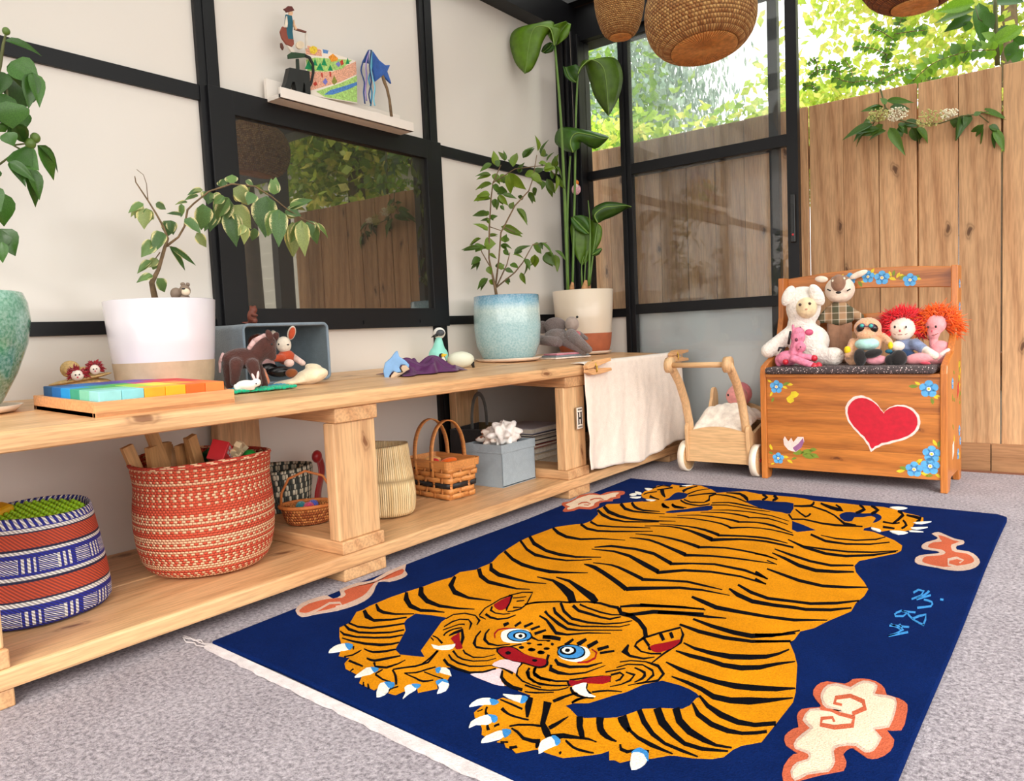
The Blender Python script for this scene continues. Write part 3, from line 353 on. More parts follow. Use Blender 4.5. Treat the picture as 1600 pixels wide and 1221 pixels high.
 ('eye_l','black',9,"638,525 639,523 640,521 640,519 639,517 638,517 637,517 635,518 633,519 631,521 629,523 629,525 629,527 629,529 630,530 632,530 634,529 636,527",""),
 ('eye_r','cream',4,"737,498 731,506 728,515 728,524 731,533 737,540 756,547 766,547 775,543 782,536 788,529 791,520 792,506 790,493 785,487 777,484 767,483 755,484 745,490",""),
 ('eye_r','black',5,"778,528 783,518 784,508 781,499 776,491 769,487 760,486 750,488 741,493 734,501 729,511 727,522 729,532 735,539 743,544 752,545 762,543 771,537",""),
 ('eye_r','sky',6,"775,528 779,519 780,510 778,501 773,495 766,491 758,489 749,491 741,496 735,503 731,512 729,521 731,530 736,537 743,541 752,542 761,540 769,535",""),
 ('eye_r','black',7,"761,524 764,518 765,512 764,506 761,501 756,499 751,498 745,499 739,503 735,508 732,514 731,520 732,526 735,531 740,533 746,534 752,533 757,529",""),
 ('eye_r','cream',8,"757,522 759,518 759,513 759,509 757,506 753,504 750,504 746,505 742,507 738,511 736,515 736,520 736,524 738,527 742,529 745,530 750,528 754,526",""),
 ('eye_r','black',9,"751,518 753,515 753,513 753,511 752,509 751,509 749,509 747,509 745,511 744,513 743,515 742,518 742,520 743,521 744,522 746,522 748,521 750,520",""),
 ('nose','black',4,"630,453 628,460 630,468 635,473 642,477 650,478 659,477 686,465 699,463 710,463 733,466 740,464 745,458 749,450 750,441 747,435 742,431 711,432 687,428 666,431 655,435 636,446",""),
 ('nose','red',5,"636,451 635,457 637,464 641,469 648,473 655,474 687,463 709,462 730,466 736,464 744,451 745,444 742,438 737,435 730,434 708,435 686,430 668,432 658,436 641,445",""),
 ('nose','black',6,"664,454 666,449 664,445 660,445 655,448 653,453 655,457 660,457;724,453 725,449 723,446 719,446 716,448 714,452 716,455 720,456",""),
 ('tiger_reds','red',4,"522,447 519,457 519,467 517,475 518,477 543,450 571,426 570,419 566,416 561,417 539,437;813,420 826,426 835,443 842,452 857,466 863,468 869,463 872,454 870,446 866,439 844,428 837,423 826,405 818,411;480,634 477,665 478,682 482,692 502,660 510,643 516,629 516,619 512,614 503,616 493,622 486,627;867,608 866,615 869,624 884,644 892,659 899,668 902,663 904,650 904,636 902,621 892,600 886,596 880,596 873,601","595,495 583,509 577,526 582,537 602,551/594,493 579,510 573,529 579,541 600,553;781,545 795,537 803,519 800,499 787,487/780,548 796,540 807,516 804,494 789,484"),
 ('fang','cream',5,"509,406 527,407 536,418 544,425 547,432 553,425 556,415 554,408 543,399 529,396 523,397;830,403 831,409 838,424 843,427 851,411 858,403 865,397 873,396 879,395 875,391 868,388 861,387 854,388 840,393 834,397",""),
 ('tongue','pink',4,"664,399 662,407 665,422 670,427 677,430 695,433 703,432 707,424 710,413 721,393 706,398 698,399 689,399 675,396 668,396",""),
 ('tongue','pink',1.5,"654,351 659,357 670,365 675,373 681,393 686,395 693,392 706,368 719,356 727,352 730,349 723,346 712,344 667,348",""),
 ('claw_0','cream',5,"365,277 358,286 353,300 353,309 358,319 363,320 376,315 387,307 386,300 379,293 372,283",""),
 ('claw_0','sky',6,"359,321 366,325 378,325 386,318 390,309 390,306 385,306 371,313",""),
 ('claw_1','cream',5,"488,234 485,242 479,269 483,274 489,275 497,271 504,264 504,256 494,239",""),
 ('claw_1','sky',6,"483,275 490,278 500,279 504,274 505,268 505,265 501,265",""),
 ('claw_2','cream',5,"575,205 565,214 549,234 546,240 548,246 552,249 562,246 571,240 578,228 581,217 579,208",""),
 ('claw_2','sky',6,"548,247 555,252 565,255 572,249 575,242 575,238 570,236",""),
 ('claw_3','cream',5,"617,224 608,239 593,251 591,258 592,263 598,266 605,266 610,263 613,258 613,242",""),
 ('claw_3','sky',6,"594,267 601,272 609,274 612,269 613,263 612,261 609,260 600,263",""),
 ('claw_4','cream',5,"653,267 644,282 629,294 626,300 627,304 632,305 643,304 649,301 654,293 658,283 656,273",""),
 ('claw_4','sky',6,"623,296 623,302 626,307 631,310 636,310 643,306 646,302 632,302 635,290 629,291",""),
 ('claw_5','cream',5,"601,327 596,333 594,340 597,344 602,345 614,341 630,328 608,326",""),
 ('claw_5','sky',6,"589,331 589,338 592,342 599,335 604,326 603,323 599,323",""),
 ('claw_6','cream',5,"727,262 724,272 724,285 728,293 733,297 738,300 742,299 749,293 752,285 737,276",""),
 ('claw_6','sky',6,"740,297 746,300 755,300 759,297 759,292 758,288 754,285 745,291",""),
 ('claw_7','cream',5,"748,322 766,329 774,334 780,335 786,327 790,319 787,315 762,318",""),
 ('claw_7','sky',6,"778,334 783,336 790,334 793,327 794,319 792,315 789,314",""),
 ('claw_8','cream',5,"768,213 761,226 761,236 763,245 766,252 770,257 778,255 785,250 788,242 787,234 771,226",""),
 ('claw_8','sky',6,"768,256 773,259 781,261 786,259 790,255 792,250 792,245 789,244 785,246 778,253",""),
 ('claw_9','cream',5,"810,191 807,197 806,207 811,225 814,230 818,232 825,228 829,222 827,214 822,205 816,196",""),
 ('claw_9','sky',6,"815,234 819,238 825,240 829,238 831,234 832,226 831,219 825,223",""),
 ('claw_10','cream',5,"896,213 890,221 884,233 882,241 885,254 888,257 894,255 900,251 905,242",""),
 ('claw_10','sky',6,"887,257 888,260 891,262 897,260 903,257 906,253 907,248 907,244 905,242 897,251",""),
 ('claw_11','cream',5,"1022,249 1015,258 1006,279 1006,284 1009,288 1018,289 1023,287 1027,283 1030,278 1031,270 1030,261 1027,253",""),
 ('claw_11','sky',6,"1004,283 1004,290 1006,297 1009,300 1020,297 1025,293 1030,283 1031,280 1029,279 1020,288 1016,289 1012,289",""),
 ('claw_12','cream',5,"1022,1903 1028,1915 1041,1924 1057,1925 1068,1918 1061,1900 1048,1884 1033,1890",""),
 ('claw_13','cream',5,"1112,1745 1132,1765 1153,1780 1147,1763 1134,1742 1120,1739",""),
 ('claw_14','cream',5,"1116,1685 1136,1701 1154,1711 1147,1694 1132,1674 1120,1676",""),
 ('claw_15','cream',5,"1121,1643 1138,1648 1152,1655 1139,1657 1123,1656 1118,1648",""),
 ('claw_16','cream',5,"1075,1624 1083,1632 1097,1636 1111,1635 1119,1629 1113,1612 1100,1599 1085,1609",""),
 ('claw_17','cream',5,"1025,1638 1036,1637 1048,1630 1055,1616 1055,1605 1046,1608 1034,1617 1027,1629",""),
 ('claw_18','cream',5,"221,1725 224,1741 231,1753 240,1743 247,1727 243,1717 235,1711 227,1715",""),
 ('claw_19','cream',5,"244,1686 258,1701 275,1711 278,1697 273,1681 257,1680",""),
 ('claw_20','cream',5,"218,1773 230,1773 246,1766 254,1753 257,1741 250,1739 240,1743 226,1759",""),
 ('claw_21','cream',5,"222,1838 235,1844 252,1842 254,1824 250,1809 234,1822",""),
 ('claw_22','cream',5,"308,1679 325,1685 342,1686 341,1676 332,1666 317,1671",""),
 ('claw_23','cream',5,"322,1935 337,1952 353,1964 350,1949 342,1931 329,1929",""),
 ('cloud_0','taupe',1,"121,384 105,401 94,421 92,447 98,480 105,484 135,477 138,487 133,501 119,512 103,522 98,530 96,559 98,581 109,596 117,613 99,680 95,737 93,749 96,749 131,710 159,691 166,679 169,664 168,645 162,628 147,623 138,614 157,587 182,558 195,539 204,522 210,503 212,481 210,457 203,432 177,391 172,376 165,367 144,372",""),
 ('cloud_0','rust',2,"129,388 119,405 113,427 117,448 125,467 149,491 146,502 137,513 125,519 115,527 114,548 118,572 137,603 121,659 117,692 118,714 133,706 147,684 147,661 143,638 135,624 131,610 173,544 182,523 186,499 187,474 185,448 179,423 166,401 151,385 139,382",""),
 ('cloud_1','rust',1,"92,1488 82,1503 77,1518 89,1539 83,1590 75,1612 70,1634 75,1659 84,1680 97,1687 111,1687 123,1681 131,1680 130,1725 144,1747 161,1763 174,1764 185,1757 194,1741 200,1724 198,1700 208,1683 216,1665 205,1638 217,1612 199,1598 194,1583 194,1564 213,1528 216,1501 212,1478 174,1469 172,1456 173,1440 165,1423 155,1411 147,1412 139,1423 123,1464",""),
 ('cloud_1','peach',2,"103,1494 100,1511 100,1534 91,1593 92,1629 97,1658 110,1665 124,1665 135,1667 144,1675 156,1726 166,1736 176,1735 184,1694 196,1672 186,1651 190,1634 193,1616 177,1593 177,1573 181,1553 193,1529 195,1512 191,1497 158,1491 156,1479 157,1465 154,1449 150,1438 141,1445 134,1459 133,1479 118,1485",""),
 ('cloud_2','taupe',1,"1173,1647 1177,1663 1185,1673 1193,1667 1217,1637 1230,1623 1250,1615 1254,1600 1254,1582 1242,1559 1242,1538 1247,1520 1272,1517 1284,1502 1293,1482 1300,1459 1304,1435 1303,1411 1299,1389 1291,1369 1280,1353 1266,1344 1251,1341 1239,1343 1226,1348 1206,1350 1187,1355 1178,1369 1175,1386 1174,1406 1178,1426 1188,1442 1210,1463 1215,1470 1214,1479 1207,1487 1177,1490 1171,1503 1169,1519 1170,1538 1174,1557 1190,1592 1193,1606 1190,1619",""),
 ('cloud_2','rust',2,"1190,1638 1196,1638 1206,1631 1229,1604 1238,1601 1243,1597 1230,1561 1231,1540 1238,1506 1246,1495 1258,1495 1271,1493 1282,1477 1289,1456 1292,1438 1289,1419 1279,1401 1253,1369 1239,1358 1218,1360 1199,1369 1192,1380 1190,1394 1190,1411 1194,1427 1220,1449 1226,1463 1228,1478 1224,1492 1216,1503 1202,1505 1190,1505 1184,1514 1183,1527 1184,1544 1189,1561 1206,1577 1204,1590 1198,1605",""),
 ('cloud_3','rust',1,"1163,582 1159,598 1159,615 1162,629 1169,639 1195,645 1199,655 1201,667 1207,674 1215,679 1224,681 1234,679 1243,672 1250,661 1257,641 1275,638 1283,633 1289,624 1292,607 1296,562 1295,542 1286,535 1278,531 1292,509 1294,493 1293,477 1289,462 1283,450 1277,444 1271,443 1250,458 1247,456 1244,446 1243,435 1251,419 1253,408 1253,396 1231,370 1210,340 1202,332 1196,331 1190,345 1186,365 1186,384 1188,399 1193,404 1173,416 1167,427 1164,439 1165,452 1168,464 1173,473 1162,502 1160,516 1162,528 1171,538 1181,546 1183,550 1181,556 1172,567",""),
 ('cloud_3','taupe',2,"1172,592 1171,610 1173,626 1179,635 1186,640 1205,637 1212,662 1217,671 1224,674 1233,672 1239,665 1241,649 1241,635 1244,634 1260,639 1270,637 1275,621 1278,598 1280,567 1280,540 1271,529 1264,523 1277,505 1277,484 1275,465 1271,457 1265,454 1252,464 1242,459 1234,450 1231,443 1231,435 1239,411 1240,396 1238,382 1218,362 1213,348 1208,339 1202,345 1197,357 1196,370 1198,382 1207,397 1207,404 1204,410 1186,413 1181,423 1180,438 1183,459 1187,477 1189,479 1188,478 1180,485 1172,495 1170,515 1172,534 1181,543 1204,552 1211,553 1212,551 1209,548 1200,548 1191,550 1184,557 1175,579",""),
 ('cloud_3','peach',3,"1177,590 1176,605 1177,619 1182,626 1188,629 1198,627 1208,627 1215,653 1220,661 1226,664 1232,664 1236,659 1239,629 1243,626 1250,626 1260,629 1269,628 1273,617 1277,570 1277,545 1260,526 1273,503 1274,485 1272,469 1269,463 1265,462 1251,472 1240,466 1231,456 1227,446 1227,435 1236,410 1237,398 1235,387 1216,367 1206,345 1203,348 1200,357 1201,377 1210,393 1210,405 1205,416 1186,420 1184,425 1184,435 1192,480 1190,484 1183,490 1176,499 1173,513 1175,527 1184,534 1195,539 1214,545 1214,551 1209,557 1190,559 1185,565 1181,573 1178,581",""),
 ('cloud_0','taupe',3,"","167,380 167,414 158,448 175,462 184,460 179,448/158,385 157,420 147,456 166,471 192,457 184,444"),
 ('cloud_1','rust',3,"","145,1508 143,1535 156,1546 175,1537 173,1525 159,1521/137,1518 133,1550 146,1562 174,1542 180,1515 163,1514;149,1579 149,1607 166,1620 178,1618 170,1605/138,1594 140,1621 157,1635 184,1613 175,1597"),
 ('cloud_2','taupe',3,"","1267,1378 1246,1389 1244,1414 1257,1436 1270,1428 1264,1410/1268,1365 1246,1373 1238,1430 1254,1456 1272,1435 1267,1402"),
 ('cloud_3','rust',4,"","1230,545 1243,573 1233,605 1211,613 1193,594 1197,565 1209,566/1226,556 1236,581 1232,591 1214,599 1198,583 1199,574 1208,574;1185,539 1200,541 1213,535 1232,535 1233,521 1214,504 1198,501 1197,510 1207,520 1211,511/1184,545 1198,549 1212,546 1233,547 1239,511 1218,491 1198,489 1192,517 1206,529 1213,515"),
 ('signature','sky',1,"","1213,1140 1218,1163 1227,1163 1226,1137 1214,1107/1210,1149 1216,1174 1229,1169 1229,1129 1216,1098;1235,1175 1234,1161 1231,1143 1226,1127 1222,1115/1239,1168 1237,1153 1234,1135 1229,1118 1224,1106;1225,1101 1229,1109 1234,1120 1240,1132 1245,1141/1222,1110 1227,1118 1232,1129 1238,1141 1243,1151;1237,1106 1244,1104 1251,1100 1253,1093 1253,1083 1243,1071 1232,1061/1236,1116 1244,1115 1252,1109 1256,1093 1255,1074 1244,1061 1234,1051;1264,1123 1267,1124 1270,1124/1263,1134 1266,1134 1269,1135;1204,1000 1211,1019 1220,1015 1217,999 1205,992 1204,1003/1202,1009 1209,1028 1223,1020 1219,991 1206,983 1201,1000;1211,1017 1223,1020 1235,1023/1210,1026 1222,1029 1234,1032;1221,1014 1227,999 1237,982 1249,970 1259,961/1222,1021 1228,1007 1237,990 1249,978 1259,970;1236,986 1245,1007 1253,1021 1255,997 1256,965/1234,994 1242,1016 1253,1030 1258,997 1259,964;1206,936 1218,928 1227,919 1222,902 1213,884/1206,945 1218,936 1230,919 1224,895 1215,877;1219,946 1225,932 1230,918/1221,952 1226,937 1232,923;1206,929 1222,934 1238,939/1205,938 1221,943 1237,947;1215,877 1228,895 1241,913/1213,884 1226,902 1239,921"),
]
# ------------------------------------------------------------------ tiger rug
RUGCOL = {'gold': (218, 138, 8), 'black': (12, 12, 18), 'blue': (10, 32, 84), 'cream': (250, 243, 225), 'sky': (62, 140, 205), 'red': (150, 14, 26), 'pink': (238, 205, 208), 'rust': (196, 96, 66), 'peach': (244, 212, 184), 'taupe': (206, 176, 158)}
def pile(name, rgb):
    m, n, l, b, out = newmat('pile_'+name); c = lin(rgb); v = coords(n, l, rnd=False)
    a = ramp(n, l, noise(n, l, v, 300, 3, 0.75), [(0.33, tuple(x*0.5 for x in c)), (0.7, tuple(min(1, x*1.25) for x in c))])
    e = mix(n, l, 0.5, a, ramp(n, l, noise(n, l, v, 9, 4, 0.6), [(0.3, tuple(x*0.72 for x in c)), (0.7, tuple(min(1, x*1.18) for x in c))]))
    l.new(e, b.inputs['Base Color']); b.inputs['Roughness'].default_value = 0.92; b.inputs['Specular IOR Level'].default_value = 0.03 if name in ('blue', 'black') else 0.08
    bump(n, l, b, noise(n, l, v, 380, 2, 0.7), 0.7, 0.004); return m
PILE = {k: pile(k, c) for k, c in RUGCOL.items()}
rug = thing('tiger_rug', 'navy blue tufted wool rug with a golden tiger, lying on the carpet', 'rug', (-1.5, 0.6, 0))
base = [(109, 190), (105, 360), (96, 587), (91, 916), (97, 1270), (88, 1584), (81, 1991), (387, 1985), (731, 1982), (1027, 1970), (1299, 1959), (1322, 1935), (1324, 1897), (1320, 1653), (1318, 1400), (1318, 1173), (1318, 1013), (1317, 859), (1314, 588), (1313, 408), (1310, 128), (912, 150), (633, 167), (347, 185)]
mm = lambda z0: (lambda x, y, t: (x/1000, y/1000, z0+t))
MB().plate(base, 0.0105, mm(0.0008)).done('field', PILE['blue'], rug, bevel=0.004)
PARTNAME = {'tiger_body': 'tiger_body', 'tiger_stripes': 'stripes', 'blue_gap': 'blue_gap', 'tiger_reds': 'red_details', 'eye_l': 'eye', 'eye_r': 'eye', 'nose': 'nose', 'fang': 'fangs', 'tongue': 'tongue', 'signature': 'woven_signature'}
groups = {}
for part, colr, lay, P, Q in RUG_PILE: groups.setdefault(part, []).append((colr, lay, P, Q))
pts = lambda s: [tuple(int(c) for c in q.split(',')) for q in s.split()]
for part, items in groups.items():
    mb = MB(); cols = []
    for colr, lay, P, Q in items:
        if colr not in cols: cols.append(colr)
        mi = cols.index(colr); h = 0.0016+0.00035*lay
        for s_ in P.split(';'):
            if s_: mb.plate(pts(s_), h, mm(0.0104), mi)
        for s_ in Q.split(';'):
            if s_:
                a, b = s_.split('/'); mb.strip(pts(a), pts(b), h, mm(0.0104), mi)
    nm = PARTNAME.get(part) or part.split('_')[0]
    if part in ('blue_gap', 'tiger_reds', 'fang', 'tongue', 'tiger_stripes'):
        for colr, lay, P, Q in items:
            for s_ in P.split(';')+Q.split(';'):
                if not s_: continue
                h = 0.0016+0.00035*lay; q = MB()
                if '/' in s_: a, b = s_.split('/'); q.strip(pts(a), pts(b), h, mm(0.0104))
                else: q.plate(pts(s_), h, mm(0.0104))
                q.done({'fang': 'fang', 'tiger_reds': 'red_detail', 'tiger_stripes': 'stripe'}.get(part, nm), PILE[colr], rug)
        continue
    mb.done({'claw': 'claw', 'cloud': 'cloud_motif'}.get(nm, nm), [PILE[c] for c in cols], rug)
FR = MF('fringe_cotton', (206, 194, 192), 300, 0.8)
random.seed(3)
e0, e1 = Vector((0.109, 0.190, 0)), Vector((1.310, 0.128, 0)); dirn = (e1-e0).normalized(); nrm = Vector((dirn.y, -dirn.x, 0))
A = []; Bq = []
for i in range(61):
    p = e0+(e1-e0)*(i/60); A.append((p.x*1000, p.y*1000+1)); q = p+nrm*(0.017+0.006*(i/60)+random.uniform(-0.002, 0.003)); Bq.append((q.x*1000, q.y*1000))
MB().strip(A, Bq, 0.005, mm(0.001)).done('fringe', FR, rug)
mb = MB()
for j in range(3): mb.tube([(0.109-0.018*k+random.uniform(-.004, .004), 0.186-0.006*j+random.uniform(-.006, .006), 0.004) for k in range(6)], 0.0012, 5)
mb.done('loose_thread', FR, rug)
mb = MB()
for i in range(40):
    p = Vector((0.085+1.2*i/40, 1.992-0.033*i/40, 0.004)); mb.tube([p, p+Vector((random.uniform(-.01, .01), random.uniform(.004, .012), 0)), p+Vector((0.03, random.uniform(0, .008), 0))], 0.002, 5)
mb.done('fringe', FR, rug)

# ------------------------------------------------------------------ low storage bench
CED = MW('cedar_bench_y', (228, 182, 132), (186, 126, 76), 'Y', 0.45, True, 8.0, 4.0, 0.8, coat=0.1, knotcol=(120, 72, 40))
CEX = MW('cedar_bench_x', (218, 172, 124), (176, 120, 76), 'X', 0.5, False, 9.0, 1.3, 1.0)
CEZ = MW('cedar_bench_z', (226, 184, 136), (188, 132, 86), 'Z', 0.5, True, 9.0, 5.0, 0.8, knotcol=(120, 72, 40))
bn = thing('storage_bench', 'long low cedar bench with open lower shelf along the white wall', 'bench', (-1.455, 0, 0))
def part(name, x0, x1, y0, y1, z0, z1, mt, bev=0.004):
    c = ((x0+x1)/2, (y0+y1)/2, (z0+z1)/2); o = MB().box((0, 0, 0), (x1-x0, y1-y0, z1-z0)).done(name, mt, bn, bevel=bev, loc=c); return o
YB0, YB1 = -0.75, 3.165
for x0, x1, bv in ((-0.279, 0.012, 0.010), (-0.570, -0.281, 0.004)):   # the top leans up a little towards the wall
    xm = (x0+x1)/2; o = part('top_plank', x0, x1, YB0, YB1, 0.434, 0.472, CED, bv); o.rotation_euler = (0, math.atan(0.035), 0); o.location.z = 0.453+(0.012-xm)*0.035
part('shelf_plank', -0.284, 0.003, YB0, YB1, 0.032, 0.0685, CED, 0.006)
part('shelf_plank', -0.570, -0.286, YB0, YB1, 0.032, 0.0682, CED, 0.004)
for y in (-0.62, 0.325, 1.19, 2.212, 3.02):
    part('foot', -0.55, -0.002, y, y+0.14, 0.0, 0.0318, CEX, 0.003)
    part('base_rail', -0.55, 0.0, y-0.001, y+0.137, 0.069, 0.102, CEX, 0.003)
    o = part('cap_rail', -0.55, 0.0, y-0.001, y+0.137, 0.397, 0.4338, CEX, 0.003); o.rotation_euler = (0, math.atan(0.035), 0); o.location.z += 0.275*0.035
    for x, zt in ((-0.046, 0.397), (-0.55, 0.413)): part('post', x, x+0.038, y-0.004, y+0.133, 0.102, zt, CEZ, 0.004)
# measured shapes, metres, each in the frame of its own thing
HEART = [(-.0089,.2769),(-.0014,.2976),(.018,.3185),(.0442,.3251),(.0699,.3169),(.093,.2998),(.1089,.2776),(.118,.2653),(.1295,.2806),(.1521,.2922),(.1789,.2943),(.2053,.2852),(.2248,.2637),(.2312,.2396),(.2268,.2149),(.2137,.1947),(.1872,.1761),(.1469,.1615),(.1104,.1493),(.0871,.1353),(.0754,.1243),(.0662,.1467),(.0499,.1714),(.0264,.1959),(.0027,.2257),(-.0067,.2512)]
HEART_IN = [(-.0006,.2728),(.0063,.2914),(.0243,.3103),(.0486,.3162),(.0725,.3089),(.094,.2935),(.1088,.2736),(.1172,.2626),(.1279,.2764),(.149,.2868),(.174,.2888),(.1986,.2806),(.2168,.2613),(.2228,.2395),(.2187,.2173),(.2064,.1991),(.1817,.1823),(.1441,.1691),(.1102,.1582),(.0886,.1455),(.0777,.1357),(.0691,.1559),(.054,.178),(.0322,.2),(.0102,.2268),(.0014,.2497)]
FLOWERS = [(-.2522,.3517,.0249),(.256,.3493,.0293),(-.25,.0805,.0217),(.2641,.1301,.0282),(.2597,.0882,.0293),(.2111,.0737,.0271)]
LEAVES = [(-.2156,.3628,.0244,20),(-.2772,.3733,.0163,150),(-.2727,.3243,.019,240),(-.2677,.3026,.019,250),(-.2024,.3602,.0217,0),(-.2211,.3493,.019,-20),(.2099,.3585,.0271,180),(.223,.3683,.019,150),(.2742,.3231,.0217,-40),(.2657,.3085,.0217,-80),(.2827,.3256,.0163,-20),(-.2765,.1212,.0217,110),(-.2769,.0991,.0163,150),(-.223,.0862,.0217,0),(-.2072,.0709,.0217,-30),(-.1911,.0829,.019,20),(-.2722,.058,.0136,200),(.2739,.1686,.0217,120),(.2866,.1645,.0217,80),(.2845,.1159,.0217,-60),(.2265,.102,.0244,40),(.1801,.0762,.0271,170),(.1689,.0654,.0244,190),(.2437,.059,.0244,-20),(.2566,.0552,.0217,10),(.2823,.0573,.019,-40),(.2221,.0943,.0163,80)]
BACKFLOWERS = [(-.0543,.746,.0234),(.0097,.7491,.0234),(.0582,.7414,.0269),(.1526,.7261,.0245)]
BACKLEAVES = [(-.1202,.7456,.0205,20),(-.083,.7538,.0234,70),(-.099,.7385,.0234,-30),(-.0206,.7651,.0205,120),(.025,.7667,.0234,60),(.0299,.7555,.0175,20),(-.0184,.7242,.0234,-60),(-.0056,.7313,.0175,-10),(.0868,.7535,.0205,110),(.099,.7551,.0205,80),(.1134,.746,.0205,60),(.094,.7344,.0234,-20),(.1278,.737,.0234,30),(.1231,.7452,.0175,0),(.1374,.7309,.0205,170),(.1753,.7358,.0175,30),(.18,.7276,.0175,-10)]
TULIP = [(-.2298,.154),(-.2243,.1652),(-.2113,.1468),(-.2004,.161),(-.1927,.1451),(-.1766,.166),(-.1557,.166),(-.1534,.15),(-.1642,.1252),(-.1854,.1077),(-.2118,.1142),(-.2275,.1323)]
TULIP_P = [(-.1957,.1233),(-.1744,.1408),(-.1573,.1632),(-.1545,.1473),(-.1642,.1252),(-.1854,.1093)]
TULIPLEAVES = [(-.1749,.1057,.0434,10),(-.1436,.1104,.0488,15),(-.1387,.0946,.0488,-10),(-.1181,.0987,.038,-20),(-.1229,.1197,.0325,10)]
BEE = [(-.2165,.309),(-.2004,.3227),(-.1976,.3335),(-.1818,.3364),(-.1689,.3259),(-.1769,.3151),(-.1901,.3095),(-.1876,.2988),(-.2009,.2905),(-.2114,.2956)]
